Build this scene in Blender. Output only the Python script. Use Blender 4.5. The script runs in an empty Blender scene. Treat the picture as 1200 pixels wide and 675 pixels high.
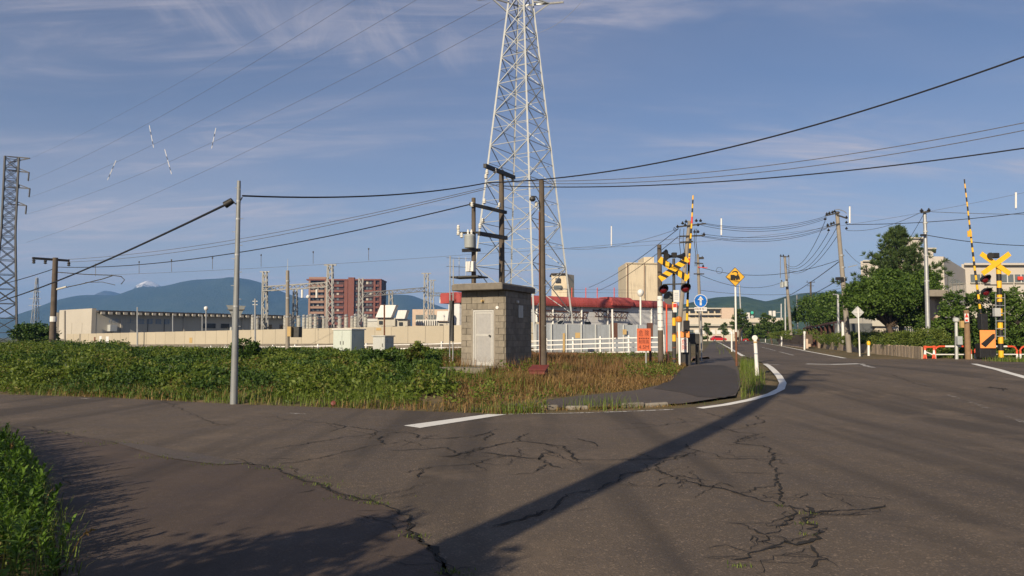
import bpy, bmesh, math, random
import numpy as np
from mathutils import Vector, Matrix
R = math.radians
random.seed(7)
rng = np.random.default_rng(11)
scene = bpy.context.scene
col = scene.collection

# ------------------------------------------------------------------ camera
FOC, HOR, EYE = 850.0, 395.0, 1.6           # focal length and horizon of the 1200 x 675 photograph
PITCH = math.atan((HOR - 337.5) / FOC)
cam_d = bpy.data.cameras.new('camera')
cam = bpy.data.objects.new('camera', cam_d)
col.objects.link(cam)
cam.location = (0, 0, EYE)
cam.rotation_euler = (R(90) + PITCH, 0, 0)
cam_d.sensor_width = 36
cam_d.lens = 36 * FOC / 1200
cam_d.clip_start = 0.05
cam_d.clip_end = 30000
scene.camera = cam

# ------------------------------------------------------------------ sky, sun, exposure
SUN_EL = R(25)
SUN_AZ = math.atan2(-0.475, -0.88)           # azimuth of the sun, from +Y towards +X
world = bpy.data.worlds.new('World')
scene.world = world
world.use_nodes = True
wn, wl = world.node_tree.nodes, world.node_tree.links
wn.clear()
w_out = wn.new('ShaderNodeOutputWorld')
w_bg = wn.new('ShaderNodeBackground')
sky = wn.new('ShaderNodeTexSky')
sky.sky_type = 'NISHITA'
sky.sun_disc = False
sky.sun_elevation = SUN_EL
sky.sun_rotation = SUN_AZ
sky.air_density = 1.0
sky.dust_density = 0.25
sky.ozone_density = 3.0
w_bg.inputs['Strength'].default_value = 0.05
# thin cirrus: stretched noise on the sky direction, projected on a high layer
tc = wn.new('ShaderNodeTexCoord')
sep = wn.new('ShaderNodeSeparateXYZ')
wl.new(tc.outputs['Generated'], sep.inputs[0])
def wmath(op, a, b=None, clamp=False):
    n = wn.new('ShaderNodeMath'); n.operation = op; n.use_clamp = clamp
    for i, v in enumerate((a, b)):
        if v is None: continue
        if isinstance(v, (int, float)): n.inputs[i].default_value = v
        else: wl.new(v, n.inputs[i])
    return n.outputs[0]
zc = wmath('ADD', wmath('MAXIMUM', sep.outputs['Z'], 0.0), 0.16)
cu = wmath('DIVIDE', sep.outputs['X'], zc)
cv = wmath('DIVIDE', sep.outputs['Y'], zc)
comb = wn.new('ShaderNodeCombineXYZ')
wl.new(cu, comb.inputs[0]); wl.new(cv, comb.inputs[1])
def cloud_layer(rot, scl, loc, nscale, detail, lo, hi, dist):
    mp = wn.new('ShaderNodeMapping')
    mp.inputs['Rotation'].default_value = (0, 0, R(rot))
    mp.inputs['Scale'].default_value = scl
    mp.inputs['Location'].default_value = loc
    wl.new(comb.outputs[0], mp.inputs[0])
    nz = wn.new('ShaderNodeTexNoise')
    nz.inputs['Scale'].default_value = nscale
    nz.inputs['Detail'].default_value = detail
    nz.inputs['Roughness'].default_value = 0.62
    nz.inputs['Distortion'].default_value = dist
    wl.new(mp.outputs[0], nz.inputs['Vector'])
    mr = wn.new('ShaderNodeMapRange')
    mr.interpolation_type = 'SMOOTHSTEP'
    mr.inputs['From Min'].default_value = lo
    mr.inputs['From Max'].default_value = hi
    wl.new(nz.outputs['Fac'], mr.inputs['Value'])
    return mr.outputs[0]
c_big = cloud_layer(-24, (0.55, 1.5, 1), (3.1, 0.4, 0), 0.9, 5, 0.38, 0.66, 0.6)
c_fine = cloud_layer(-30, (0.7, 3.0, 1), (0.2, 5.3, 0), 2.0, 8, 0.40, 0.80, 0.9)
veil = cloud_layer(-10, (0.4, 1.0, 1), (7, 2, 0), 0.5, 4, 0.35, 0.8, 0.2)
cf = wmath('ADD', wmath('MULTIPLY', c_big, wmath('ADD', wmath('MULTIPLY', c_fine, 0.75), 0.12)), wmath('MULTIPLY', veil, 0.22), True)
low = wn.new('ShaderNodeMapRange'); low.interpolation_type = 'SMOOTHSTEP'
wl.new(sep.outputs['Z'], low.inputs['Value'])
low.inputs['From Min'].default_value = 0.34; low.inputs['From Max'].default_value = -0.02
cf = wmath('ADD', wmath('MULTIPLY', cf, 0.95), wmath('MULTIPLY', low.outputs[0], 0.42), True)
# one denser cirrus bank, feathered by the same fine noise
du, dv_ = wmath('ADD', cu, 0.44), wmath('ADD', cv, -1.61)
pa = wmath('DIVIDE', wmath('ADD', wmath('MULTIPLY', du, 0.914), wmath('MULTIPLY', dv_, 0.407)), 0.46)
pb_ = wmath('DIVIDE', wmath('ADD', wmath('MULTIPLY', dv_, 0.914), wmath('MULTIPLY', du, -0.407)), 0.17)
pr_ = wmath('SQRT', wmath('ADD', wmath('MULTIPLY', pa, pa), wmath('MULTIPLY', pb_, pb_)))
wisp = cloud_layer(35, (2.2, 0.8, 1), (1.7, 0.9, 0), 2.6, 9, 0.25, 0.75, 1.2)
bank = wn.new('ShaderNodeMapRange'); bank.interpolation_type = 'SMOOTHSTEP'
wl.new(wmath('ADD', pr_, wmath('MULTIPLY', wisp, -0.55)), bank.inputs['Value'])
bank.inputs['From Min'].default_value = 0.75; bank.inputs['From Max'].default_value = -0.35
cf = wmath('ADD', cf, wmath('MULTIPLY', bank.outputs[0], wmath('ADD', wmath('MULTIPLY', wisp, 0.35), 0.12)), True)
mixc = wn.new('ShaderNodeMix'); mixc.data_type = 'RGBA'
wl.new(cf, mixc.inputs['Factor'])
tint = wn.new('ShaderNodeMix'); tint.data_type = 'RGBA'; tint.blend_type = 'MULTIPLY'
tint.inputs['Factor'].default_value = 1.0
wl.new(sky.outputs[0], tint.inputs['A'])
tint.inputs['B'].default_value = (1.0, 0.96, 1.06, 1)
wl.new(tint.outputs['Result'], mixc.inputs['A'])
mixc.inputs['B'].default_value = (7.5, 6.9, 7.5, 1)
wl.new(mixc.outputs['Result'], w_bg.inputs['Color'])
wl.new(w_bg.outputs[0], w_out.inputs['Surface'])

sun_d = bpy.data.lights.new('sun', 'SUN')
sun_d.energy = 5.0
sun_d.angle = R(0.55)
sun_d.color = (1.0, 0.83, 0.60)
sun = bpy.data.objects.new('sun', sun_d)
col.objects.link(sun)
to_sun = Vector((math.sin(SUN_AZ) * math.cos(SUN_EL), math.cos(SUN_AZ) * math.cos(SUN_EL), math.sin(SUN_EL)))
sun.rotation_euler = to_sun.to_track_quat('Z', 'Y').to_euler()
sun.location = to_sun * 60

scene.view_settings.view_transform = 'Standard'
scene.view_settings.look = 'None'
scene.view_settings.exposure = 0.62
scene.view_settings.gamma = 1.0
scene.view_settings.use_curve_mapping = False
scene.render.engine = 'CYCLES'
scene.cycles.use_denoising = True
scene.cycles.max_bounces = 5
scene.cycles.diffuse_bounces = 2
scene.cycles.glossy_bounces = 2
scene.cycles.transmission_bounces = 3
scene.cycles.transparent_max_bounces = 6
scene.cycles.volume_bounces = 0

# ------------------------------------------------------------------ places surveyed off the photograph
_c, _s = math.cos(PITCH), math.sin(PITCH)
def ray(px, py):
    u, v = (px - 600) / FOC, (337.5 - py) / FOC
    return Vector((u, _c - v * _s, _s + v * _c))
def S(px, py, Y):
    """world point seen at photo position (px, py) that stands Y metres out"""
    d = ray(px, py)
    return Vector((0, 0, EYE)) + d * (Y / d.y)
def PX(m, Y):
    return m * Y / FOC                      # photo pixels to metres at distance Y

TK = np.arange(15.0, 30.76, 0.75)            # the road climbs to the level crossing along t = Y + 0.3 X
_q = np.clip((TK - 15) / 15, 0, 1)
TV = 0.5 * _q * _q * (3 - 2 * _q)
def zroad(x, y):
    return np.interp(np.asarray(y) + 0.3 * np.asarray(x), TK, TV)
def G(px, py):
    """ground (road level) point under photo position"""
    d = ray(px, py)
    z = 0.0
    for _ in range(40):
        k = (z - EYE) / d.z
        z = 0.5 * z + 0.5 * float(zroad(d.x * k, d.y * k))
    k = (z - EYE) / d.z
    return Vector((d.x * k, d.y * k, z))
def ss(a):
    a = np.clip(a, 0, 1)
    return a * a * (3 - 2 * a)

# ------------------------------------------------------------------ object helpers
ORG = {}
def link(o, parent=None):
    col.objects.link(o)
    if parent is not None:
        o.parent = parent
    return o
def tag(o, label=None, cat=None, group=None, kind=None):
    if label: o['label'] = label
    if cat: o['category'] = cat
    if group: o['group'] = group
    if kind: o['kind'] = kind
    return o
def thing(name, label, cat, loc, group=None):
    o = bpy.data.objects.new(name, None)
    o.empty_display_size = 0.2
    o.location = loc
    link(o)
    ORG[o.name] = Vector(loc)
    return tag(o, label, cat, group)
def org(o):
    v = Vector((0, 0, 0))
    while o is not None:
        v = v + Vector(o.location)
        o = o.parent
    return v

class MB:
    def __init__(self):
        self.v, self.f = [], []
    def add(self, vs, fs):
        b = len(self.v)
        self.v += [tuple(p) for p in vs]
        self.f += [tuple(i + b for i in f) for f in fs]
        return self
    def hexa(self, p):
        return self.add(p, [(0, 3, 2, 1), (4, 5, 6, 7), (0, 1, 5, 4), (1, 2, 6, 5), (2, 3, 7, 6), (3, 0, 4, 7)])
    def box(self, c, s, rz=0.0):
        c = Vector(c); x, y, z = (k / 2 for k in s)
        m = Matrix.Rotation(rz, 3, 'Z')
        return self.hexa([c + m @ Vector(q) for q in ((-x, -y, -z), (x, -y, -z), (x, y, -z), (-x, y, -z), (-x, -y, z), (x, -y, z), (x, y, z), (-x, y, z))])
    def obox(self, o, a, b, c):
        """box from corner o along three edge vectors"""
        o, a, b, c = Vector(o), Vector(a), Vector(b), Vector(c)
        return self.hexa([o, o + a, o + a + b, o + b, o + c, o + a + c, o + a + b + c, o + b + c])
    def bar(self, p, q, w, h=None):
        h = h or w
        p, q = Vector(p), Vector(q)
        d = (q - p).normalized()
        up = Vector((0, 0, 1)) if abs(d.z) < 0.9 else Vector((0, 1, 0))
        a = d.cross(up).normalized() * (w / 2)
        b = a.cross(d).normalized() * (h / 2)
        return self.hexa([p - a - b, p + a - b, q + a - b, q - a - b, p - a + b, p + a + b, q + a + b, q - a + b])
    def tube(self, p, q, r0, r1=None, n=10):
        r1 = r0 if r1 is None else r1
        return self.path([p, q], [r0, r1], n)
    def path(self, pts, rad, n=6, cap=True):
        pts = [Vector(p) for p in pts]
        if isinstance(rad, (int, float)): rad = [rad] * len(pts)
        b = len(self.v)
        for i, p in enumerate(pts):
            d = (pts[min(i + 1, len(pts) - 1)] - pts[max(i - 1, 0)]).normalized()
            up = Vector((0, 0, 1)) if abs(d.z) < 0.9 else Vector((0, 1, 0))
            a = d.cross(up).normalized(); e = a.cross(d)
            for k in range(n):
                t = 2 * math.pi * k / n
                self.v.append(tuple(p + (a * math.cos(t) + e * math.sin(t)) * rad[i]))
        for i in range(len(pts) - 1):
            for k in range(n):
                k2 = (k + 1) % n
                self.f.append((b + i * n + k, b + i * n + k2, b + (i + 1) * n + k2, b + (i + 1) * n + k))
        if cap:
            self.f.append(tuple(b + k for k in range(n)))
            self.f.append(tuple(b + (len(pts) - 1) * n + k for k in reversed(range(n))))
        return self
    def lathe(self, c, prof, n=14, axis=(0, 0, 1)):
        """profile of (radius, height) turned about an axis through c"""
        c = Vector(c); ax = Vector(axis).normalized()
        up = Vector((0, 0, 1)) if abs(ax.z) < 0.9 else Vector((1, 0, 0))
        a = ax.cross(up).normalized(); e = ax.cross(a)
        b = len(self.v)
        for r, h in prof:
            for k in range(n):
                t = 2 * math.pi * k / n
                self.v.append(tuple(c + ax * h + (a * math.cos(t) + e * math.sin(t)) * max(r, 1e-4)))
        for i in range(len(prof) - 1):
            for k in range(n):
                k2 = (k + 1) % n
                self.f.append((b + i * n + k, b + i * n + k2, b + (i + 1) * n + k2, b + (i + 1) * n + k))
        self.f.append(tuple(b + k for k in reversed(range(n))))
        self.f.append(tuple(b + (len(prof) - 1) * n + k for k in range(n)))
        return self
    def prism(self, poly, vec):
        poly = [Vector(p) for p in poly]; vec = Vector(vec); n = len(poly)
        return self.add(poly + [p + vec for p in poly],
                        [tuple(reversed(range(n))), tuple(range(n, 2 * n))] + [(i, (i + 1) % n, (i + 1) % n + n, i + n) for i in range(n)])
    def build(self, name, mat, parent=None, label=None, cat=None, group=None, kind=None, smooth=False, bevel=0):
        o0 = org(parent) if parent is not None else None
        vs = np.array(self.v, dtype=np.float64)
        if parent is None:
            c = Vector((vs[:, 0].mean(), vs[:, 1].mean(), vs[:, 2].min()))
        else:
            c = o0
        vs = vs - np.array(c)
        me = bpy.data.meshes.new(name)
        me.from_pydata(vs.tolist(), [], self.f)
        bm = bmesh.new(); bm.from_mesh(me)
        bmesh.ops.recalc_face_normals(bm, faces=bm.faces)
        if bevel:
            bmesh.ops.bevel(bm, geom=list(bm.edges), offset=bevel, segments=1, affect='EDGES', clamp_overlap=True)
        bm.to_mesh(me); bm.free()
        me.materials.append(MAT[mat] if isinstance(mat, str) else mat)
        if smooth:
            me.shade_smooth()
            try: me.set_sharp_from_angle(angle=R(40))
            except Exception: pass
        o = bpy.data.objects.new(name, me)
        if parent is None: o.location = c
        link(o, parent)
        return tag(o, label, cat, group, kind)

_unit = {}
def piece(name, mat, parent, c, s, rz=0.0, bevel=0.0):
    """a cheap box that shares its mesh with every piece of the same material"""
    key = (name, mat)
    if key not in _unit:
        me = bpy.data.meshes.new(name)
        b = MB().box((0, 0, 0), (1, 1, 1))
        me.from_pydata(b.v, [], b.f)
        me.materials.append(MAT[mat])
        _unit[key] = me
    o = bpy.data.objects.new(name, _unit[key])
    o.location = Vector(c) - (org(parent) if parent is not None else Vector((0, 0, 0)))
    o.scale = s
    o.rotation_euler = (0, 0, rz)
    return link(o, parent)
def strut(name, mat, parent, p, q, w):
    """a shared-mesh bar between two points"""
    key = (name, mat)
    if key not in _unit:
        me = bpy.data.meshes.new(name)
        b = MB().box((0, 0, 0), (1, 1, 1))
        me.from_pydata(b.v, [], b.f)
        me.materials.append(MAT[mat])
        _unit[key] = me
    p, q = Vector(p), Vector(q)
    o = bpy.data.objects.new(name, _unit[key])
    o.location = (p + q) / 2 - (org(parent) if parent is not None else Vector((0, 0, 0)))
    o.scale = (w, w, (q - p).length)
    o.rotation_euler = (q - p).to_track_quat('Z', 'Y').to_euler()
    return link(o, parent)
def np_mesh(name, V, F, mat, parent=None, smooth=False):
    """big triangle/quad soup from arrays; F is (n,3) or (n,4)"""
    V = np.ascontiguousarray(V, dtype=np.float32); F = np.ascontiguousarray(F, dtype=np.int32)
    me = bpy.data.meshes.new(name)
    k = F.shape[1]
    me.vertices.add(len(V)); me.vertices.foreach_set('co', V.ravel())
    me.loops.add(F.size); me.loops.foreach_set('vertex_index', F.ravel())
    me.polygons.add(len(F)); me.polygons.foreach_set('loop_start', np.arange(0, F.size, k, dtype=np.int32))
    me.update(calc_edges=True)
    me.materials.append(MAT[mat])
    if smooth: me.shade_smooth()
    o = bpy.data.objects.new(name, me)
    return link(o, parent)
def text_mesh(body, size, origin, right, up, mat, parent, name='lettering', align='CENTER', fit=None):
    cu = bpy.data.curves.new('lettering', 'FONT')
    cu.body = body; cu.size = size; cu.align_x = align; cu.align_y = 'CENTER'
    cu.offset = 0.0
    tmp = bpy.data.objects.new('lettering_tmp', cu)
    col.objects.link(tmp)
    dg = bpy.context.evaluated_depsgraph_get()
    me = bpy.data.meshes.new_from_object(tmp.evaluated_get(dg))
    bpy.data.objects.remove(tmp)
    n = len(me.vertices)
    if n == 0: return None
    co = np.empty(n * 3); me.vertices.foreach_get('co', co); co = co.reshape(-1, 3)
    if fit:
        w = co[:, 0].max() - co[:, 0].min(); co[:, 0] *= fit / w
    r, u = Vector(right).normalized(), Vector(up).normalized()
    o0 = Vector(origin) - org(parent)
    P = np.array(o0)[None] + co[:, :1] * np.array(r)[None] + co[:, 1:2] * np.array(u)[None]
    me.vertices.foreach_set('co', P.ravel().astype(np.float32))
    me.update()
    me.materials.clear(); me.materials.append(MAT[mat])
    o = bpy.data.objects.new(name, me)
    return link(o, parent)

# ------------------------------------------------------------------ materials
MAT = {}
class NT:
    def __init__(self, name):
        self.m = bpy.data.materials.new(name); self.m.use_nodes = True
        self.t = self.m.node_tree; self.n = self.t.nodes; self.l = self.t.links
        self.p = self.n['Principled BSDF']
        MAT[name] = self.m
    def node(self, t, **kw):
        x = self.n.new(t)
        for k, v in kw.items(): setattr(x, k, v)
        return x
    def put(self, sock, v):
        if hasattr(v, 'is_output') or isinstance(v, bpy.types.NodeSocket): self.l.new(v, sock)
        else: sock.default_value = v
    def pos(self): return self.node('ShaderNodeNewGeometry').outputs['Position']
    def mapv(self, vec, scale=(1, 1, 1), rot=(0, 0, 0)):
        m = self.node('ShaderNodeMapping'); self.put(m.inputs['Vector'], vec)
        m.inputs['Scale'].default_value = scale; m.inputs['Rotation'].default_value = rot
        return m.outputs[0]
    def noise(self, vec, scale, detail=4, rough=0.55, dist=0):
        x = self.node('ShaderNodeTexNoise'); self.put(x.inputs['Vector'], vec)
        x.inputs['Scale'].default_value = scale; x.inputs['Detail'].default_value = detail
        x.inputs['Roughness'].default_value = rough; x.inputs['Distortion'].default_value = dist
        return x.outputs['Fac']
    def voro(self, vec, scale, feature='F1', out='Distance'):
        x = self.node('ShaderNodeTexVoronoi', feature=feature); self.put(x.inputs['Vector'], vec)
        x.inputs['Scale'].default_value = scale
        return x.outputs[out]
    def rng(self, v, a, b, c=0.0, d=1.0):
        x = self.node('ShaderNodeMapRange'); self.put(x.inputs['Value'], v)
        for k, q in zip(('From Min', 'From Max', 'To Min', 'To Max'), (a, b, c, d)): x.inputs[k].default_value = q
        return x.outputs[0]
    def math(self, op, a, b=0.0, clamp=False):
        x = self.node('ShaderNodeMath', operation=op, use_clamp=clamp)
        self.put(x.inputs[0], a); self.put(x.inputs[1], b)
        return x.outputs[0]
    def mix(self, f, a, b, mode='MIX'):
        x = self.node('ShaderNodeMix', data_type='RGBA', blend_type=mode)
        self.put(x.inputs['Factor'], f)
        for s, v in (('A', a), ('B', b)):
            self.put(x.inputs[s], (*v, 1) if isinstance(v, tuple) and len(v) == 3 else v)
        return x.outputs['Result']
    def bump(self, h, strength=0.3, dist=0.01):
        x = self.node('ShaderNodeBump'); self.put(x.inputs['Height'], h)
        x.inputs['Strength'].default_value = strength; x.inputs['Distance'].default_value = dist
        self.l.new(x.outputs[0], self.p.inputs['Normal'])
    def done(self, colr, rough=0.7, metal=0.0, spec=0.4):
        self.put(self.p.inputs['Base Color'], (*colr, 1) if isinstance(colr, tuple) and len(colr) == 3 else colr)
        self.put(self.p.inputs['Roughness'], rough); self.put(self.p.inputs['Metallic'], metal)
        self.p.inputs['Specular IOR Level'].default_value = spec
        return self.m
def dk(c, k): return tuple(max(0.0, min(1.0, v * k)) for v in c)

def pm(name, c, var=0.18, scale=3.0, rough=0.65, metal=0.0, bump=0.0, rand=0.0, streak=0.0, dirt=None, spec=0.35):
    """painted / cast / cut material: cloudy tone, fine grain, optional rain streaks and dirt"""
    m = NT(name); p = m.pos()
    a = m.noise(p, scale, 5); b = m.noise(p, scale * 9, 3)
    f = m.math('ADD', m.math('MULTIPLY', a, 0.65), m.math('MULTIPLY', b, 0.35))
    colr = m.mix(m.rng(f, 0.3, 0.7), dk(c, 1 - var), dk(c, 1 + var))
    if streak:
        s = m.noise(m.mapv(p, (5, 5, 0.28)), 1.6, 5, 0.6)
        colr = m.mix(m.math('MULTIPLY', m.rng(s, 0.52, 0.72), streak), colr, dirt or dk(c, 0.35))
    if rand:
        oi = m.node('ShaderNodeObjectInfo')
        colr = m.mix(1.0, colr, m.mix(oi.outputs['Random'], (1 - rand,) * 3, (1 + rand,) * 3), 'MULTIPLY')
    m.put(m.p.inputs['Roughness'], 0.5)
    if bump: m.bump(m.noise(p, scale * 14, 5, 0.65), bump, 0.012)
    return m.done(colr, m.rng(b, 0.3, 0.7, max(rough - 0.1, 0.05), min(rough + 0.1, 1)), metal, spec)

def leafmat(name, dark, light, dry=None, dryf=0.0, transl=0.35, patch=0.6):
    m = NT(name)
    g = m.node('ShaderNodeNewGeometry')
    ri = g.outputs['Random Per Island']
    n = m.noise(g.outputs['Position'], patch, 3)
    f = m.math('ADD', m.math('MULTIPLY', ri, 0.6), m.math('MULTIPLY', n, 0.55), True)
    colr = m.mix(m.rng(f, 0.2, 0.85), dark, light)
    if dry:
        w = m.noise(g.outputs['Position'], patch * 1.7, 4)
        k = m.math('ADD', m.math('MULTIPLY', ri, 0.35), w)
        colr = m.mix(m.rng(k, 0.95 - dryf, 1.1 - dryf), colr, dry)
    m.done(colr, 0.55, 0.0, 0.3)
    tr = m.node('ShaderNodeBsdfTranslucent')
    m.l.new(m.mix(1.0, colr, (1.0, 1.05, 0.55), 'MULTIPLY'), tr.inputs['Color'])
    mx = m.node('ShaderNodeMixShader'); mx.inputs[0].default_value = transl
    m.l.new(m.p.outputs[0], mx.inputs[1]); m.l.new(tr.outputs[0], mx.inputs[2])
    m.l.new(mx.outputs[0], m.n['Material Output'].inputs['Surface'])
    return m.m

def asphalt(name, c, warm, stains=True, speck=1.0):
    m = NT(name); p = m.pos()
    big = m.noise(p, 0.22, 5, 0.6); mid = m.noise(p, 1.4, 5, 0.6)
    fine = m.noise(p, 55, 3, 0.7)
    v = m.voro(p, 70, out='Color')
    sp = m.node('ShaderNodeSeparateColor'); m.l.new(v, sp.inputs[0])
    stone = m.math('MULTIPLY', m.rng(sp.outputs[0], 0.78, 1.0), m.rng(m.noise(p, 9, 3, 0.6), 0.35, 0.65))
    colr = m.mix(m.rng(big, 0.32, 0.68), dk(c, 0.8), dk(c, 1.15))
    colr = m.mix(m.rng(mid, 0.35, 0.75, 0, 0.5), colr, warm)
    colr = m.mix(m.rng(fine, 0.42, 0.75, 0, 0.7 * speck), colr, dk(c, 0.35))
    colr = m.mix(m.math('MULTIPLY', stone, 0.85 * speck), colr, dk(warm, 2.2))
    if stains:
        # rubber and oil along the wheel paths of the road to the crossing
        lane = m.mapv(p, (1.1, 0.06, 1), (0, 0, R(16.7)))
        t = m.noise(lane, 1.0, 3, 0.5)
        colr = m.mix(m.rng(t, 0.5, 0.64, 0, 0.62), colr, dk(c, 0.42))
        blot = m.noise(p, 0.7, 6, 0.7, 0.4)
        colr = m.mix(m.rng(blot, 0.58, 0.72, 0, 0.5), colr, dk(c, 0.5))
        pale = m.noise(m.mapv(p, (1, 1, 1), (0, 0, 1)), 0.55, 7, 0.7)
        colr = m.mix(m.rng(pale, 0.54, 0.72, 0, 0.5), colr, dk(warm, 1.5))
    h = m.math('ADD', m.math('MULTIPLY', fine, 0.6), m.math('MULTIPLY', m.voro(p, 70), 0.6))
    m.bump(h, 0.55 * speck, 0.012)
    return m.done(colr, m.rng(mid, 0.3, 0.7, 0.72, 0.9), 0, 0.35)

asphalt('asphalt', (0.093, 0.074, 0.057), (0.122, 0.093, 0.067))
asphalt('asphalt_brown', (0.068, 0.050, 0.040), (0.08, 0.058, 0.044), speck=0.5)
asphalt('asphalt_new', (0.042, 0.036, 0.034), (0.05, 0.042, 0.038), stains=False, speck=0.5)
asphalt('asphalt_path', (0.075, 0.064, 0.058), (0.10, 0.08, 0.068), stains=False, speck=0.7)
pm('crack_dirt', (0.016, 0.014, 0.012), 0.4, 6, 0.95)

def paint_mat(name, c, wear):
    m = NT(name); p = m.pos()
    n = m.noise(p, 3.2, 7, 0.75); f = m.noise(p, 26, 5, 0.75)
    k = m.math('ADD', m.math('MULTIPLY', n, 0.6), m.math('MULTIPLY', f, 0.5))
    colr = m.mix(m.noise(p, 1.1, 4), dk(c, 0.8), c)
    m.done(colr, 0.75, 0, 0.3)
    tr = m.node('ShaderNodeBsdfTransparent')
    mx = m.node('ShaderNodeMixShader')
    m.l.new(m.rng(k, wear, wear + 0.07), mx.inputs[0])
    m.l.new(m.p.outputs[0], mx.inputs[1]); m.l.new(tr.outputs[0], mx.inputs[2])
    m.l.new(mx.outputs[0], m.n['Material Output'].inputs['Surface'])
paint_mat('line_paint', (0.72, 0.72, 0.69), 0.64)
paint_mat('line_worn', (0.58, 0.57, 0.54), 0.52)
paint_mat('line_ghost', (0.42, 0.40, 0.38), 0.46)

def ground_mat():
    m = NT('soil'); p = m.pos()
    a = m.noise(p, 0.35, 6, 0.65); b = m.noise(p, 5, 5, 0.7)
    colr = m.mix(m.rng(a, 0.35, 0.65), (0.09, 0.075, 0.04), (0.16, 0.115, 0.065))
    colr = m.mix(m.rng(b, 0.45, 0.7, 0, 0.7), colr, (0.05, 0.06, 0.022))
    far = m.node('ShaderNodeVectorMath', operation='LENGTH'); m.l.new(p, far.inputs[0])
    colr = m.mix(m.rng(far.outputs['Value'], 70, 160), colr, m.mix(a, (0.05, 0.07, 0.03), (0.11, 0.11, 0.06)))
    m.bump(b, 0.5, 0.05)
    m.done(colr, 0.95, 0, 0.2)
ground_mat()

pm('concrete', (0.22, 0.2, 0.17), 0.2, 2.5, 0.85, bump=0.35, streak=0.35, dirt=(0.12, 0.11, 0.09))
pm('concrete_dark', (0.15, 0.135, 0.115), 0.3, 3, 0.9, bump=0.4, streak=0.4, dirt=(0.05, 0.047, 0.04))
pm('block', (0.20, 0.18, 0.148), 0.25, 6, 0.92, bump=0.6, rand=0.16, streak=0.3, dirt=(0.14, 0.125, 0.1))
pm('mortar', (0.13, 0.12, 0.10), 0.2, 8, 0.95, bump=0.4)
pm('galv', (0.33, 0.345, 0.355), 0.14, 4, 0.5, 0.55, rand=0.08)
pm('galv_pylon', (0.34, 0.36, 0.365), 0.10, 1.5, 0.5, 0.35, rand=0.08)
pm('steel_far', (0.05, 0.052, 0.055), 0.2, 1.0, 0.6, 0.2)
pm('steel_gantry', (0.26, 0.265, 0.26), 0.15, 1.0, 0.6, 0.2)
pm('dark_steel', (0.05, 0.05, 0.05), 0.3, 5, 0.6, 0.3)
pm('rust', (0.13, 0.055, 0.03), 0.35, 7, 0.85, bump=0.2)
pm('pole_concrete', (0.22, 0.2, 0.175), 0.16, 2.2, 0.85, bump=0.2, streak=0.4, dirt=(0.12, 0.105, 0.085))
pm('pole_wood', (0.088, 0.072, 0.058), 0.3, 3, 0.9, bump=0.3, streak=0.5, dirt=(0.05, 0.038, 0.03))
pm('pole_grey', (0.20, 0.215, 0.225), 0.12, 3, 0.55, 0.2, streak=0.3, dirt=(0.2, 0.18, 0.16))
pm('white_paint', (0.62, 0.62, 0.61), 0.08, 4, 0.5, rand=0.05, streak=0.25, dirt=(0.4, 0.37, 0.32))
pm('white_new', (0.62, 0.62, 0.61), 0.05, 4, 0.45)
pm('cream_wall', (0.355, 0.322, 0.255), 0.06, 0.6, 0.8, rand=0.05, streak=0.22, dirt=(0.4, 0.34, 0.25))
pm('cream_post', (0.46, 0.4, 0.29), 0.06, 0.6, 0.8)
pm('hall_grey', (0.40, 0.385, 0.34), 0.06, 0.3, 0.8, streak=0.25, dirt=(0.26, 0.25, 0.22))
pm('hall_white', (0.38, 0.36, 0.32), 0.05, 0.3, 0.8, streak=0.2, dirt=(0.45, 0.42, 0.36))
pm('roof_dark', (0.05, 0.045, 0.045), 0.2, 1, 0.7)
pm('red_roof', (0.33, 0.065, 0.06), 0.22, 0.7, 0.5, rand=0.12, streak=0.2, dirt=(0.36, 0.17, 0.12))
pm('siding', (0.56, 0.57, 0.585), 0.06, 0.5, 0.65, rand=0.04, streak=0.2, dirt=(0.35, 0.34, 0.32))
pm('panel_blue', (0.36, 0.40, 0.44), 0.12, 0.8, 0.6, rand=0.10, streak=0.5, dirt=(0.17, 0.17, 0.17))
pm('beige_render', (0.50, 0.44, 0.335), 0.05, 0.5, 0.85, streak=0.5, dirt=(0.17, 0.14, 0.11))
pm('school_white', (0.44, 0.41, 0.375), 0.05, 0.3, 0.8, streak=0.25, dirt=(0.42, 0.39, 0.35))
pm('far_white', (0.46, 0.42, 0.36), 0.05, 0.2, 0.8, streak=0.2, dirt=(0.45, 0.4, 0.34))
pm('brick_brown', (0.155, 0.058, 0.042), 0.12, 0.2, 0.85)  # apartment brick tones darkened to paint in the shade on the block
pm('brick_shaded', (0.06, 0.03, 0.027), 0.12, 0.2, 0.85)  # shade of the block's right part, put into the brick colour
pm('brick_beige', (0.25, 0.155, 0.115), 0.1, 0.2, 0.85)
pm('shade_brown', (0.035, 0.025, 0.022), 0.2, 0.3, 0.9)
pm('cabinet_mint', (0.42, 0.47, 0.44), 0.05, 2, 0.45, streak=0.2, dirt=(0.36, 0.38, 0.34))
pm('cabinet_grey', (0.42, 0.44, 0.44), 0.08, 2, 0.5, 0.2, streak=0.3, dirt=(0.24, 0.24, 0.22))
pm('alu_door', (0.31, 0.31, 0.31), 0.07, 2, 0.4, 0.25, streak=0.35, dirt=(0.36, 0.34, 0.31))
pm('alu_frame', (0.40, 0.40, 0.385), 0.06, 3, 0.4, 0.25)
pm('porcelain', (0.62, 0.62, 0.58), 0.1, 5, 0.25, spec=0.6)
pm('porcelain_grey', (0.42, 0.42, 0.39), 0.15, 3, 0.4, spec=0.5)
pm('transformer_grey', (0.33, 0.36, 0.37), 0.12, 4, 0.5, 0.1, streak=0.3, dirt=(0.2, 0.17, 0.14))
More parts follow.
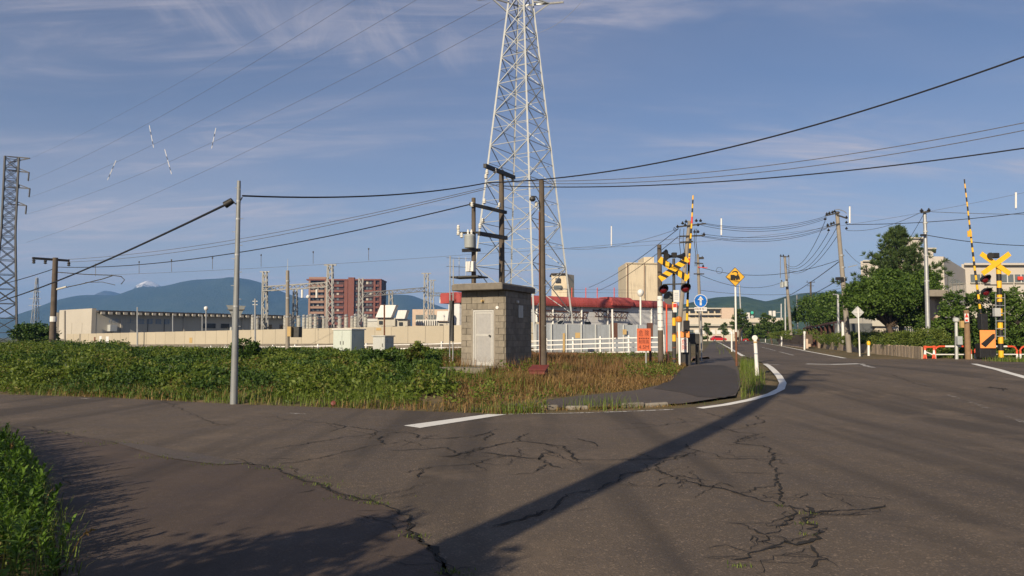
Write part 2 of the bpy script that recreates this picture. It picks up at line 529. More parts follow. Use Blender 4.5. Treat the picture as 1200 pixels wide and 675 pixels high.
pm('yellow_paint', (0.72, 0.40, 0.02), 0.10, 6, 0.5, streak=0.25, dirt=(0.4, 0.22, 0.04))
pm('black_paint', (0.016, 0.016, 0.017), 0.3, 6, 0.5)
pm('orange_paint', (0.74, 0.27, 0.075), 0.08, 5, 0.55, streak=0.2, dirt=(0.45, 0.17, 0.06))
pm('sign_orange', (0.50, 0.115, 0.05), 0.06, 3, 0.6, streak=0.15, dirt=(0.42, 0.13, 0.07))
pm('sign_text_dark', (0.10, 0.02, 0.015), 0.2, 5, 0.7)
pm('sign_yellow', (0.62, 0.34, 0.035), 0.12, 4, 0.5, streak=0.3, dirt=(0.38, 0.2, 0.04))
pm('sign_blue', (0.012, 0.135, 0.50), 0.08, 4, 0.4)
pm('sign_back', (0.12, 0.13, 0.135), 0.15, 3, 0.6, 0.4)
pm('red_paint', (0.55, 0.05, 0.03), 0.12, 5, 0.5, streak=0.2, dirt=(0.35, 0.1, 0.07))
pm('guard_red', (0.56, 0.075, 0.03), 0.12, 5, 0.5)
pm('red_lens', (0.10, 0.004, 0.006), 0.15, 8, 0.12, spec=0.7)
pm('green_lens', (0.05, 0.40, 0.30), 0.1, 8, 0.2)
pm('amber_lens', (0.45, 0.15, 0.02), 0.1, 8, 0.2)
pm('rubber', (0.012, 0.012, 0.013), 0.3, 6, 0.6)
pm('cable', (0.012, 0.012, 0.014), 0.2, 2, 0.6)
pm('wire_grey', (0.12, 0.12, 0.125), 0.1, 1, 0.5, 0.4)
pm('wire_pale', (0.34, 0.35, 0.37), 0.1, 1, 0.5, 0.4)
pm('glass_dark', (0.022, 0.026, 0.03), 0.3, 1, 0.12, spec=0.7)
pm('glass_grey', (0.10, 0.12, 0.13), 0.3, 0.4, 0.15, spec=0.7)
pm('red_car', (0.42, 0.02, 0.025), 0.05, 2, 0.25, spec=0.6)
pm('lid_red', (0.13, 0.03, 0.025), 0.2, 5, 0.6, bump=0.1)
pm('plank', (0.33, 0.265, 0.19), 0.2, 3, 0.88, bump=0.4, rand=0.28, streak=0.5, dirt=(0.13, 0.10, 0.075))
pm('pink_block', (0.46, 0.36, 0.285), 0.1, 2, 0.85, rand=0.08, streak=0.25, dirt=(0.27, 0.2, 0.16))
pm('brown_wood', (0.085, 0.038, 0.028), 0.25, 2, 0.8)
pm('post_brown', (0.20, 0.13, 0.075), 0.25, 4, 0.85, streak=0.3, dirt=(0.09, 0.06, 0.04))
pm('bark', (0.075, 0.055, 0.04), 0.35, 5, 0.95, bump=0.6)
pm('ballast', (0.16, 0.105, 0.075), 0.4, 9, 0.95, bump=0.8)
pm('paper_white', (0.58, 0.58, 0.57), 0.04, 5, 0.6)
pm('lamp_globe', (0.62, 0.62, 0.60), 0.04, 4, 0.3, spec=0.5)
pm('dull_glass_lamp', (0.45, 0.45, 0.42), 0.1, 6, 0.3)
pm('blue_letters', (0.20, 0.26, 0.34), 0.15, 1, 0.7)
pm('tan_plate', (0.38, 0.27, 0.12), 0.15, 4, 0.7)
def hills_mat(name, a, b, snow_z=None):
    m = NT(name); p = m.pos()
    n = m.noise(p, 0.012, 8, 0.65); k = m.noise(p, 0.06, 5, 0.7)
    colr = m.mix(m.rng(m.math('ADD', m.math('MULTIPLY', n, 0.6), m.math('MULTIPLY', k, 0.4)), 0.36, 0.64), a, b)
    if snow_z:
        sp = m.node('ShaderNodeSeparateXYZ'); m.l.new(p, sp.inputs[0])
        s = m.math('ADD', sp.outputs['Z'], m.math('MULTIPLY', m.noise(p, 0.02, 6, 0.7), 130.0))
        colr = m.mix(m.rng(s, snow_z + 60, snow_z + 75), colr, (0.75, 0.76, 0.78))
    m.bump(k, 1.0, 6.0)
    m.done(colr, 0.95, 0, 0.1)
hills_mat('forest_far', (0.02, 0.035, 0.022), (0.045, 0.062, 0.035))
hills_mat('forest_hill', (0.012, 0.03, 0.010), (0.055, 0.085, 0.03))
hills_mat('snow_peak', (0.05, 0.055, 0.06), (0.08, 0.085, 0.085), 288)
leafmat('leaf_weed', (0.045, 0.085, 0.010), (0.165, 0.22, 0.035), (0.20, 0.15, 0.055), 0.14, 0.42, 0.55)
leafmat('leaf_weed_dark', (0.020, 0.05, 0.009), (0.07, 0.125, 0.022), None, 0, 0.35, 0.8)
leafmat('leaf_near', (0.05, 0.11, 0.014), (0.15, 0.26, 0.04), None, 0, 0.4, 2.0)
leafmat('leaf_tree', (0.03, 0.07, 0.011), (0.11, 0.18, 0.03), None, 0, 0.35, 0.35)
leafmat('leaf_pine', (0.022, 0.05, 0.016), (0.09, 0.135, 0.04), None, 0, 0.25, 0.5)
leafmat('leaf_hedge', (0.034, 0.075, 0.013), (0.11, 0.18, 0.03), None, 0, 0.3, 0.5)
leafmat('leaf_box', (0.05, 0.09, 0.013), (0.15, 0.19, 0.035), None, 0, 0.3, 0.9)
leafmat('leaf_far', (0.03, 0.06, 0.012), (0.09, 0.14, 0.03), None, 0, 0.35, 0.3)
leafmat('grass_dead', (0.07, 0.04, 0.018), (0.26, 0.15, 0.065), None, 0, 0.25, 1.4)
leafmat('grass_green', (0.06, 0.11, 0.015), (0.17, 0.23, 0.04), (0.26, 0.20, 0.08), 0.18, 0.4, 0.8)
leafmat('grass_dry', (0.13, 0.08, 0.03), (0.36, 0.235, 0.10), (0.11, 0.14, 0.03), 0.12, 0.35, 0.9)
# ================================================================== the setting
def g2(px, py):
    v = G(px, py); return (v.x, v.y)
LEFT_EDGE = [(-60, 42.0), (-30, 27.2)] + [g2(*q) for q in ((0, 462), (130, 466), (274, 473.5), (400, 478), (500, 482), (590, 485.5), (700, 482.5), (800, 478), (860, 470.5), (897, 462), (913, 453), (911, 444), (902, 434), (893, 425), (871, 417), (856, 408.5), (844, 402), (839, 400))]
RIGHT_EDGE = [g2(*q) for q in ((880, 400), (891, 401), (919, 406), (945, 411.5), (968, 416), (1000, 420.5), (1050, 421), (1120, 421), (1300, 421.5))]
NEAR_LEFT = [g2(72, 675), g2(66, 640), g2(52, 590), g2(30, 545), g2(0, 512), g2(-60, 500)]
ROAD = LEFT_EDGE + RIGHT_EDGE + [(70, 34), (70, -14), (-3.6, -14)] + NEAR_LEFT + [(-60, 33)]
RP = np.array(ROAD)
path_poly = [g2(*q) for q in ((545, 482), (600, 473), (680, 464.5), (745, 458), (790, 448), (806, 430), (818, 420), (826, 410), (832, 402.5), (836, 400.3), (842.5, 402), (850, 408), (858, 418), (866, 436), (868, 452), (862, 464), (800, 473.5), (700, 478), (640, 478.5), (590, 482))]
PATHP = np.array(path_poly)
def sdist(P, poly):
    """distance to a closed outline, negative inside"""
    A = poly; B = np.roll(poly, -1, axis=0)
    d = np.full(len(P), 1e9); inside = np.zeros(len(P), bool)
    for a, b in zip(A, B):
        ab = b - a; t = np.clip(((P - a) @ ab) / max(ab @ ab, 1e-9), 0, 1)
        d = np.minimum(d, np.linalg.norm(P - (a + t[:, None] * ab), axis=1))
        c = ((a[1] > P[:, 1]) != (b[1] > P[:, 1])) & (P[:, 0] < (b[0] - a[0]) * (P[:, 1] - a[1]) / (b[1] - a[1] + 1e-12) + a[0])
        inside ^= c
    return np.where(inside, -d, d)
TR_A, TR_B = np.array((-40.0, 62.0)), np.array((12.0, 33.5))       # centre line of the railway
_td = (TR_B - TR_A) / np.linalg.norm(TR_B - TR_A)
_tn = np.array((-_td[1], _td[0]))                                   # away from the camera
def strack(P):
    return (P - TR_A) @ _tn
def hground(x, y):
    """height of the bare ground"""
    x = np.atleast_1d(np.asarray(x, float)); y = np.atleast_1d(np.asarray(y, float))
    P = np.stack([x, y], 1)
    d = sdist(P, RP)
    base = zroad(x, y)
    e = 0.22 * ss((3.0 - x) / 6.5) * (1 - 0.35 * ss((-18 - x) / 14))
    front = y > 13.0
    h = base + np.where(front, e * ss(d / 3.6), 0.22 * ss(d / 1.2) * (y < 13))
    ztr = 0.5 - 0.95 * ss((4 - x) / 52.0)
    s = strack(P)
    h = np.where(front & (x < 12), h + (ztr - h) * ss((s + 7.5) / 4.0), h)
    dp = sdist(P, PATHP)
    return h - 0.07 * ss((-d + 0.15) / 0.3) - 0.06 * ss((-dp + 0.12) / 0.2)
def hg(x, y): return float(hground(x, y)[0])

def axis(lo, hi, fine_lo, fine_hi, step):
    a = list(np.arange(fine_lo, fine_hi + 1e-6, step)); k = step
    b = [fine_hi]
    while b[-1] < hi: k *= 1.22; b.append(b[-1] + k)
    c = [fine_lo]; k = step
    while c[-1] > lo: k *= 1.22; c.append(c[-1] - k)
    return np.array(sorted(set(c[1:] + a + b[1:])))
gx, gy = axis(-4300, 4300, -32, 34, 0.4), axis(-1000, 5200, -8, 60, 0.4)
GX, GY = np.meshgrid(gx, gy)
GZ = hground(GX.ravel(), GY.ravel())
GZ += np.where(GZ > 0.02, rng.normal(0, 0.012, GZ.shape), 0) * (np.abs(GX.ravel()) < 60)
nx, ny = len(gx), len(gy)
idx = np.arange(nx * ny).reshape(ny, nx)
quads = np.stack([idx[:-1, :-1], idx[:-1, 1:], idx[1:, 1:], idx[1:, :-1]], -1).reshape(-1, 4)
ground = np_mesh('ground', np.stack([GX.ravel(), GY.ravel(), GZ], 1), quads, 'soil', smooth=True)
tag(ground, kind='structure')

def drape(name, poly, mat, off, parent=None, kind=None):
    """flat sheet cut on the same knots as the road profile and laid off metres above it"""
    me = bpy.data.meshes.new(name); bm = bmesh.new()
    bm.faces.new([bm.verts.new((p[0], p[1], 0)) for p in poly])
    nrm = Vector((0.3, 1, 0)).normalized()
    for t in TK:
        bmesh.ops.bisect_plane(bm, geom=list(bm.verts) + list(bm.edges) + list(bm.faces), dist=1e-5,
                               plane_co=(0, float(t), 0), plane_no=nrm)
    bmesh.ops.triangulate(bm, faces=list(bm.faces))
    bmesh.ops.recalc_face_normals(bm, faces=bm.faces)
    for v in bm.verts: v.co.z = float(zroad(v.co.x, v.co.y)) + off
    for f in bm.faces:
        if f.normal.z < 0: f.normal_flip()
    bm.to_mesh(me); bm.free()
    me.materials.append(MAT[mat])
    o = link(bpy.data.objects.new(name, me), parent)
    if kind: o['kind'] = kind
    return o
road = drape('road', ROAD, 'asphalt', 0.0, kind='structure')

# browner old apron in the near left corner, its edge is the long seam
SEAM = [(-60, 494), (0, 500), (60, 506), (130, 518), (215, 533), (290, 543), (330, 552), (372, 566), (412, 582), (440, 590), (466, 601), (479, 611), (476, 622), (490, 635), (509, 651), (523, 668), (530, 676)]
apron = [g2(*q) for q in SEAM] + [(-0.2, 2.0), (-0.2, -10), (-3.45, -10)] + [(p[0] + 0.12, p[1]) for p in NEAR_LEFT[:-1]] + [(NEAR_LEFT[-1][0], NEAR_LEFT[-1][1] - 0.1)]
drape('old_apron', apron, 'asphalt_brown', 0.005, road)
slab = [g2(128, 517), g2(170, 522), g2(215, 529.5), g2(252, 536), g2(287, 543.6), g2(262, 545.5), g2(232, 542.5), g2(205, 538.5), g2(185, 535), g2(160, 527)]
drape('gutter_slab', slab, 'asphalt_path', 0.011, road)

# footway: worn strip along the corner, fresh patch, path on to the crossing
walk = drape('footpath', path_poly, 'asphalt_path', 0.016, kind='structure')
drape('fresh_patch', [g2(*q) for q in ((766, 456), (778, 449), (793, 437), (806, 431), (824, 428.5), (846, 428.5), (862, 434), (866, 447), (864, 461), (849, 467), (818, 466), (800, 461))], 'asphalt_new', 0.022, walk)

# ---- painted lines
def line(name, px, mat='line_paint', off=0.007):
    return drape(name, [g2(*q) for q in px], mat, off, road)
line('stop_line', [(473, 499), (572, 485.6), (594, 485.8), (492, 501.8)])
def stripe(name, px, w, mat='line_paint', off=0.007, jag=0.0):
    P = [Vector((*g2(*q), 0)) for q in px]
    l, r = [], []
    for i, p in enumerate(P):
        d = (P[min(i + 1, len(P) - 1)] - P[max(i - 1, 0)]).normalized()
        n = Vector((-d.y, d.x, 0)) * (w / 2)
        l.append((p + n)[:2]); r.append((p - n)[:2])
    return drape(name, l + r[::-1], mat, off, road)
stripe('corner_line', [(820, 478.6), (850, 474.5), (880, 468.5), (903, 462), (915, 456), (917.5, 449), (913, 441), (905, 432.5), (897, 426.5)], 0.20)
stripe('corner_line', [(596, 485.6), (650, 484.8), (700, 483.6), (750, 481.8), (790, 480)], 0.09, 'line_worn')
stripe('edge_line', [(871, 417.4), (857, 409.2), (845, 402.6), (840.5, 400.6)], 0.22)
stripe('edge_line', [(891, 401), (905, 403.6), (919, 406.2), (945, 411.5), (990, 419.8)], 0.2)
stripe('stop_line', [(945, 426.6), (975, 427.2), (1008, 426.4)], 0.42)
stripe('stop_line', [(1008, 426.2), (1016, 429.2), (1024, 431)], 0.2, 'line_worn')
stripe('stop_line', [(897, 427.2), (913, 427.6)], 0.3, 'line_worn')
stripe('edge_line', [(1141, 426.4), (1160, 431), (1180, 436.6), (1205, 443.6)], 0.24)
for a, b in (((1172, 484), (1215, 501)), ((1132, 469.5), (1158, 479)), ((1111, 463), (1122, 467))):
    stripe('centre_dash', [a, b], 0.13, 'line_ghost')
for a, b in (((893, 407), (909, 411)), ((913, 412.2), (930, 416.5)), ((878, 402.8), (887, 405.2))):
    stripe('centre_dash', [a, b], 0.14, 'line_worn')
stripe('worn_dash', [(302, 484), (330, 484.4), (358, 485.4)], 0.2, 'line_ghost')
stripe('worn_dash', [(95, 467), (118, 468)], 0.22, 'line_ghost')

# ---- cracks, traced on the road: ragged sunken ribbons filled with dirt
def c2(x, y): return (300 + x / 2.8725, 440 + y / 2.8725)
def c3(x, y): return (700 + x / 2.4, 400 + y / 2.4)
CR = [([c2(*q) for q in L], w) for L, w in [
    ([(80, 300), (200, 282), (300, 257), (370, 240), (480, 225)], .6), ([(50, 250), (150, 235), (270, 215), (390, 200), (420, 190), (520, 195), (560, 212), (640, 213), (740, 205), (790, 190), (810, 180)], .8),
    ([(180, 158), (240, 162), (300, 172), (250, 190)], .8), ([(300, 172), (370, 180), (420, 190)], 1), ([(420, 205), (425, 220), (432, 232)], 1),
    ([(450, 255), (560, 250), (630, 243), (690, 265), (760, 245), (890, 222), (960, 230), (1040, 240), (1060, 275), (1090, 285), (1149, 285)], .9),
    ([(650, 278), (690, 262), (720, 255)], 1.2), ([(750, 260), (830, 270), (950, 285), (990, 300), (1050, 315)], 1.1), ([(950, 285), (960, 265), (990, 255)], 1.2),
    ([(400, 408), (480, 392), (560, 365), (590, 358)], .6), ([(500, 330), (550, 315), (620, 305), (730, 297), (760, 288), (840, 270)], .6), ([(545, 345), (555, 315)], 1),
    ([(730, 297), (740, 310)], 1), ([(890, 222), (885, 205), (920, 195)], 1), ([(790, 510), (880, 490), (960, 465), (1010, 440), (1020, 425), (1060, 400), (1149, 385)], .9),
    ([(1080, 212), (1130, 225), (1149, 240)], .9), ([(770, 220), (790, 195)], 1), ([(130, 400), (200, 385)], .5), ([(940, 325), (950, 310), (990, 300)], .8),
    ([(60, 155), (130, 148), (190, 158)], .4)]]
CR += [([c3(*q) for q in L], w) for L, w in [
    ([(0, 420), (60, 395), (75, 375), (165, 362), (175, 345), (250, 320), (290, 310), (250, 290)], .8), ([(0, 335), (100, 335), (185, 330), (250, 320)], .8),
    ([(165, 362), (250, 395), (330, 412), (400, 430), (470, 452), (540, 465), (610, 485), (720, 475), (810, 462)], 1.2), ([(60, 405), (160, 410), (250, 395)], .8),
    ([(400, 430), (500, 405), (510, 395)], .7), ([(440, 210), (470, 225), (420, 240)], .9), ([(340, 240), (390, 255), (455, 262), (380, 285)], .8),
    ([(380, 285), (470, 297), (490, 320), (485, 345), (505, 375), (515, 410), (515, 440), (520, 460)], 1.0), ([(290, 330), (480, 332), (530, 335)], .6),
    ([(190, 375), (360, 400)], .5), ([(380, 372), (490, 372)], .5), ([(540, 465), (535, 495), (520, 520), (470, 545), (440, 530)], .8),
    ([(585, 465), (600, 490), (590, 530), (610, 545), (600, 565), (560, 575), (525, 560)], 1.7), ([(600, 575), (620, 600), (650, 615), (600, 640)], 1.0),
    ([(370, 618), (430, 610), (480, 585), (530, 580)], .8), ([(430, 590), (470, 545)], .6), ([(830, 95), (900, 120), (940, 128)], .5), ([(300, 200), (350, 215), (410, 208)], .6),
    ([(30, 250), (150, 240), (240, 228), (225, 215)], .5), ([(1095, 130), (1125, 132), (1155, 136)], 2.6), ([(610, 485), (680, 490), (770, 488)], .5), ([(730, 470), (700, 455), (690, 440)], .4)]]
CR += [(SEAM[3:], 1.15), ([(476, 622), (500, 640), (520, 662), (528, 676)], 1.6), ([(0, 500), (60, 506), (130, 518)], .5),
       ([(190, 470), (250, 497), (265, 499)], .4), ([(185, 505), (230, 500), (290, 496)], .4), ([(75, 560), (110, 556), (160, 548)], .5)]
def jagged(P, rnd, amp):
    out = [P[0]]; drift = 0.0
    for a, b in zip(P, P[1:]):
        L = (b - a).length; n = max(2, int(L / 0.07)); d = (b - a).normalized(); nn = Vector((-d.y, d.x, 0))
        for k in range(1, n + 1):
            q = a + (b - a) * (k / n)
            drift = 0.75 * drift + rnd.gauss(0, amp * 0.55)
            if k < n: q = q + nn * (drift + rnd.gauss(0, amp * 0.45)) + d * rnd.gauss(0, 0.015)
            out.append(q)
    return out
rnd = random.Random(5)
for px, w in list(CR):                                             # hairlines that leave the main cracks
    for a, b in zip(px, px[1:]):
        if rnd.random() < 0.55:
            f = rnd.random(); q = (a[0] + (b[0] - a[0]) * f, a[1] + (b[1] - a[1]) * f)
            s = (q[1] - 395) / 200
            CR.append(([q, (q[0] + rnd.uniform(-38, 38) * s, q[1] + rnd.uniform(-11, 11) * s), (q[0] + rnd.uniform(-70, 70) * s, q[1] + rnd.uniform(-16, 16) * s)], 0.38))
for px, w in CR:
    P = jagged([Vector((*g2(*q), 0)) for q in px], rnd, 0.035)
    vs, fs = [], []
    for i, p in enumerate(P):
        d = (P[min(i + 1, len(P) - 1)] - P[max(i - 1, 0)]).normalized(); nn = Vector((-d.y, d.x, 0))
        wob = 0.7 * (wob if i else 1.0) + 0.3 * rnd.uniform(0.1, 2.1)
        hw = 0.0085 * w * wob * rnd.uniform(0.55, 1.35) * (1 + 0.035 * p.y) * (0.2 if i in (0, len(P) - 1) else 1)
        for s in (-1, 1):
            q = p + nn * s * hw * rnd.uniform(0.6, 1.3)
            vs.append((q.x, q.y, float(zroad(q.x, q.y)) + 0.010))
        if i: k = 2 * i; fs.append((k - 2, k - 1, k + 1, k))
    me = bpy.data.meshes.new('crack'); me.from_pydata(vs, [], fs); me.materials.append(MAT['crack_dirt'])
    link(bpy.data.objects.new('crack', me), road)

# ---- kerb stones along the worn strip
for k, (a, b) in enumerate((((606, 481.5), (632, 480.5)), ((634, 480.4), (655, 480)), ((664, 479.8), (690, 479.4)), ((730, 478), (756, 476.8)), ((757, 476.7), (784, 475)))):
    p, q = G(*a), G(*b); d = q - p
    m = MB().obox(p + Vector((0, 0, -0.05)), d, Vector((-0.02, 0.17, 0)), (0, 0, 0.12 + 0.03 * (k % 2)))
    m.build('kerb_stone', 'concrete_dark' if k % 2 else 'concrete', walk, bevel=0.03)

# ---- railway: bed and two rails behind the weeds
def along(s, off=0.0):
    p = TR_A + _td * s + _tn * off
    return Vector((p[0], p[1], 0))
LT = float(np.linalg.norm(TR_B - TR_A))
bed = MB()
for k in range(20):
    s0, s1 = -24 + k * 4, -20 + k * 4
    pr = [(-2.3, -0.25), (-1.5, 0.12), (1.5, 0.12), (2.3, -0.25)]
    vs = []
    for s in (s0, s1):
        for o_, z_ in pr:
            p = along(s, o_); zt = 0.5 - 0.95 * float(ss((4 - p.x) / 52.0)); vs.append((p.x, p.y, zt + z_))
    bed.add(vs, [(0, 1, 5, 4), (1, 2, 6, 5), (2, 3, 7, 6)])
bedo = bed.build('railway_bed', 'ballast', kind='structure')
for o_ in (-0.53, 0.53):
    r_ = MB()
    pts = []
    for k in range(20):
        p = along(-24 + k * 4, o_); pts.append((p.x, p.y, 0.5 - 0.95 * float(ss((4 - p.x) / 52.0)) + 0.2))
    r_.path(pts, 0.07, 4); r_.build('rail', 'rust', bedo)

# ---- mountains and hills
def ridge(name, prof, Y, depth, mat, label=None, rough=0.10, seed=1, n=220, foot=-2.0):
    xs = np.array([p[0] for p in prof], float); ys = np.array([p[1] for p in prof], float)
    px = np.linspace(xs[0], xs[-1], n)
    top = np.interp(px, xs, ys)
    r_ = np.random.default_rng(seed)
    m = 34
    V = np.zeros((m, n, 3))
    ph = r_.uniform(0, 6.28, 12); fr = r_.uniform(0.02, 0.16, 12) ; fy = r_.uniform(-6, 6, 12)
    for j in range(m):
        t = j / (m - 1)                          # 0 front foot, 0.5 crest, 1 back foot
        yy = Y + (t - 0.5) * depth
        crest = [S(a, b, Y) for a, b in zip(px, top)]
        sh = math.sin(math.pi * t) ** 0.9
        for i in range(n):
            c = crest[i]
            w = sum(math.sin(px[i] * fr[k] + fy[k] * t * 3 + ph[k]) / (1 + 9 * fr[k]) for k in range(12)) / 4
            hz = max(c.z, 4.0)
            z = foot + (hz - foot) * sh + w * hz * rough * math.sin(math.pi * t) * (0 if abs(t - 0.5) < 0.02 else 1) * 2 * abs(t - 0.5) * 2
            V[j, i] = (c.x * yy / Y * 0.5 + c.x * 0.5, yy, min(z, hz * (1 if t <= 0.5 else 0.98)))
    I = np.arange(m * n).reshape(m, n)
    F = np.stack([I[:-1, :-1], I[:-1, 1:], I[1:, 1:], I[1:, :-1]], -1).reshape(-1, 4)
    o = np_mesh(name, V.reshape(-1, 3), F, mat, smooth=True)
    return tag(o, kind='structure')
ridge('snowy_mountain', [(90, 362), (105, 352), (118, 344), (126, 341), (134, 342), (144, 345), (156, 342), (164, 334), (170, 330.5), (175, 329), (181, 331), (190, 336), (205, 344), (240, 352), (300, 360)], 4200, 900, 'snow_peak', seed=3)
ridge('mountain_range', [(-420, 366), (-250, 352), (-120, 360), (-20, 376), (30, 372), (50, 364), (68, 354), (80, 350.5), (100, 347), (118, 346), (140, 346.5), (158, 341), (172, 337), (186, 337.5), (200, 334.5), (215, 331), (232, 328.5), (252, 327), (275, 326.5), (292, 327.5), (305, 331), (320, 337), (336, 344), (352, 349), (372, 350), (395, 349), (420, 347), (452, 346), (470, 345.5), (484, 347), (498, 352), (512, 358), (530, 364), (560, 371), (600, 377), (700, 384)], 3300, 1300, 'forest_far', seed=4)
ridge('wooded_hill', [(560, 392), (640, 385), (700, 378), (760, 366), (800, 357), (822, 351.5), (840, 348.5), (858, 347.5), (872, 348), (884, 351), (896, 353.5), (908, 351), (918, 348), (940, 344), (980, 342), (1040, 345), (1120, 352), (1250, 362), (1500, 380)], 1250, 420, 'forest_hill', seed=8, n=260, rough=0.07)
# ================================================================== concrete block hut
TH = R(25)
HU, HV = Vector((math.cos(TH), -math.sin(TH), 0)), Vector((math.sin(TH), math.cos(TH), 0))   # along the front, into the depth
UP = Vector((0, 0, 1))
hc = S(592, 429, 24.0)                      # near corner, at floor level
HW, HD, HH = 1.64, 2.13, 2.5
fl = hc - HU * HW                           # front left corner
hut = thing('block_hut', 'small grey concrete block hut with white metal door and flat slab roof', 'hut', fl + HU * HW / 2 + HV * HD / 2 - UP * 0.1)
MB().obox(fl - UP * 0.55, HU * HW, HV * HD, UP * (HH + 0.55)).build('wall', 'mortar', hut)
bw, bh, jt = 0.39, 0.19, 0.010
DX0, DX1, DZ = 0.455, 1.23, 1.86            # door opening along the front
ang_f = -TH
rb = random.Random(3)
courses = int(HH / (bh + jt))
bh2 = HH / courses - jt
for j in range(courses):
    z = (j + 0.5) * (HH / courses)
    def row(length, skip, horiz, normal, start, ang, quoin):
        x = -(0.2 if j % 2 else 0.0)
        while x < length - 0.02:
            a, b = max(x, 0) + jt / 2, min(x + bw + jt, length) - jt / 2
            x += bw + jt
            segs = [(a, b)]
            if skip and z - bh2 / 2 < DZ + 0.02:
                segs = []
                if a < DX0 - 0.05: segs.append((a, min(b, DX0 - 0.05)))
                if b > DX1 + 0.05: segs.append((max(a, DX1 + 0.05), b))
            for a_, b_ in segs:
                if b_ - a_ < 0.05: continue
                pr = 0.016 + rb.uniform(0, 0.004)
                if quoin and (a_ < 0.25 or b_ > length - 0.25): pr += rb.uniform(0.004, 0.022)
                c = start + horiz * ((a_ + b_) / 2) + UP * z + normal * (pr / 2 - 0.004)
                piece('block', 'block', hut, c, (b_ - a_, pr + 0.008, bh2), ang)
    row(HW, True, HU, -HV, fl, ang_f, True)
    row(HD, False, HV, HU, hc, math.atan2(HV.y, HV.x), False)
# smooth lintel band and jambs
MB().obox(fl - HV * 0.03 + HU * (DX0 - 0.06), HU * 0.055, HV * 0.05, UP * (DZ + 0.04)).build('door_jamb', 'concrete', hut)
MB().obox(fl - HV * 0.03 + HU * (DX1 + 0.005), HU * 0.055, HV * 0.05, UP * (DZ + 0.04)).build('door_jamb', 'concrete', hut)
rf = fl - HU * 0.14 - HV * 0.48 + UP * (HH + 0.003)
MB().obox(rf, HU * (HW + 0.26), HV * (HD + 0.62), UP * 0.20).build('roof_slab', 'concrete_dark', hut, bevel=0.02)
MB().obox(rf + HU * 0.05 + HV * 0.05 + UP * 0.203, HU * (HW + 0.16), HV * (HD + 0.52), UP * 0.03).build('roof_cap', 'concrete', hut, bevel=0.01)
dr = MB()
for a, b, c, d in ((DX0, DX0 + 0.05, 0.0, DZ), (DX1 - 0.05, DX1, 0.0, DZ), (DX0 + 0.05, DX1 - 0.05, DZ - 0.06, DZ)):
    dr.obox(fl - HV * 0.034 + HU * a + UP * c, HU * (b - a), HV * 0.06, UP * (d - c))
dfr = dr.build('door_frame', 'alu_frame', hut)
door = MB().obox(fl - HV * 0.018 + HU * (DX0 + 0.052), HU * (DX1 - DX0 - 0.104), HV * 0.03, UP * (DZ - 0.065)).build('door', 'alu_door', hut)
x0, x1 = DX0 + 0.06, DX1 - 0.06
for zz0, zz1, nm in ((0.01, 0.12, 'kick_rail'), (0.98, 1.06, 'middle_rail'), (DZ - 0.13, DZ - 0.07, 'top_rail')):
    MB().obox(fl - HV * 0.026 + HU * x0 + UP * zz0, HU * (x1 - x0), HV * 0.012, UP * (zz1 - zz0)).build(nm, 'alu_frame', door)
for xx in (x0, x1 - 0.05):
    MB().obox(fl - HV * 0.028 + HU * xx + UP * 0.01, HU * 0.05, HV * 0.013, UP * (DZ - 0.085)).build('stile', 'alu_frame', door)
MB().lathe(fl - HV * 0.03 + HU * (x1 - 0.07) + UP * 1.0, [(0.014, 0), (0.014, 0.03), (0.032, 0.04), (0.032, 0.065), (0.015, 0.075)], 12, -HV).build('door_knob', 'dark_steel', door)
MB().lathe(fl - HV * 0.02 + HU * 0.82 + UP * 2.16, [(0.05, 0), (0.05, 0.03), (0.035, 0.05), (0.035, 0.12)], 12, -HV).build('porch_lamp', 'tan_plate', hut)
MB().lathe(fl - HV * 0.02 + HU * 1.36 + UP * 1.93, [(0.05, 0), (0.06, 0.015), (0.05, 0.03)], 12, -HV).build('meter_cap', 'paper_white', hut)
MB().obox(hc + HV * 0.98 + HU * 0.022 + UP * 1.62, HU * 0.03, HV * 0.36, UP * 0.42).build('vent_plate', 'cabinet_grey', hut)
MB().lathe(hc + HV * 0.9 + HU * 0.02 + UP * 2.15, [(0.05, 0), (0.05, 0.05), (0.03, 0.07)], 10, HU).build('side_lamp', 'paper_white', hut)
# doorstep
st = thing('concrete_step', 'weathered concrete doorstep with a lower block in front of the hut door', 'steps', S(548, 440, 22.9))
p0 = fl - HV * 0.95 - HU * 0.35 - UP * 0.5
MB().obox(p0, HU * 1.75, HV * 0.93, UP * 0.46).build('platform', 'concrete_dark', st, bevel=0.015)
p1 = fl - HV * 1.35 - HU * 0.95 - UP * 0.55
MB().obox(p1, HU * 1.0, HV * 0.42, UP * 0.33).build('lower_step', 'concrete_dark', st, bevel=0.015)
MB().obox(p1 - HU * 0.28 - HV * 0.02, HU * 0.26, HV * 0.5, UP * 0.36).build('end_block', 'concrete', st, bevel=0.02)

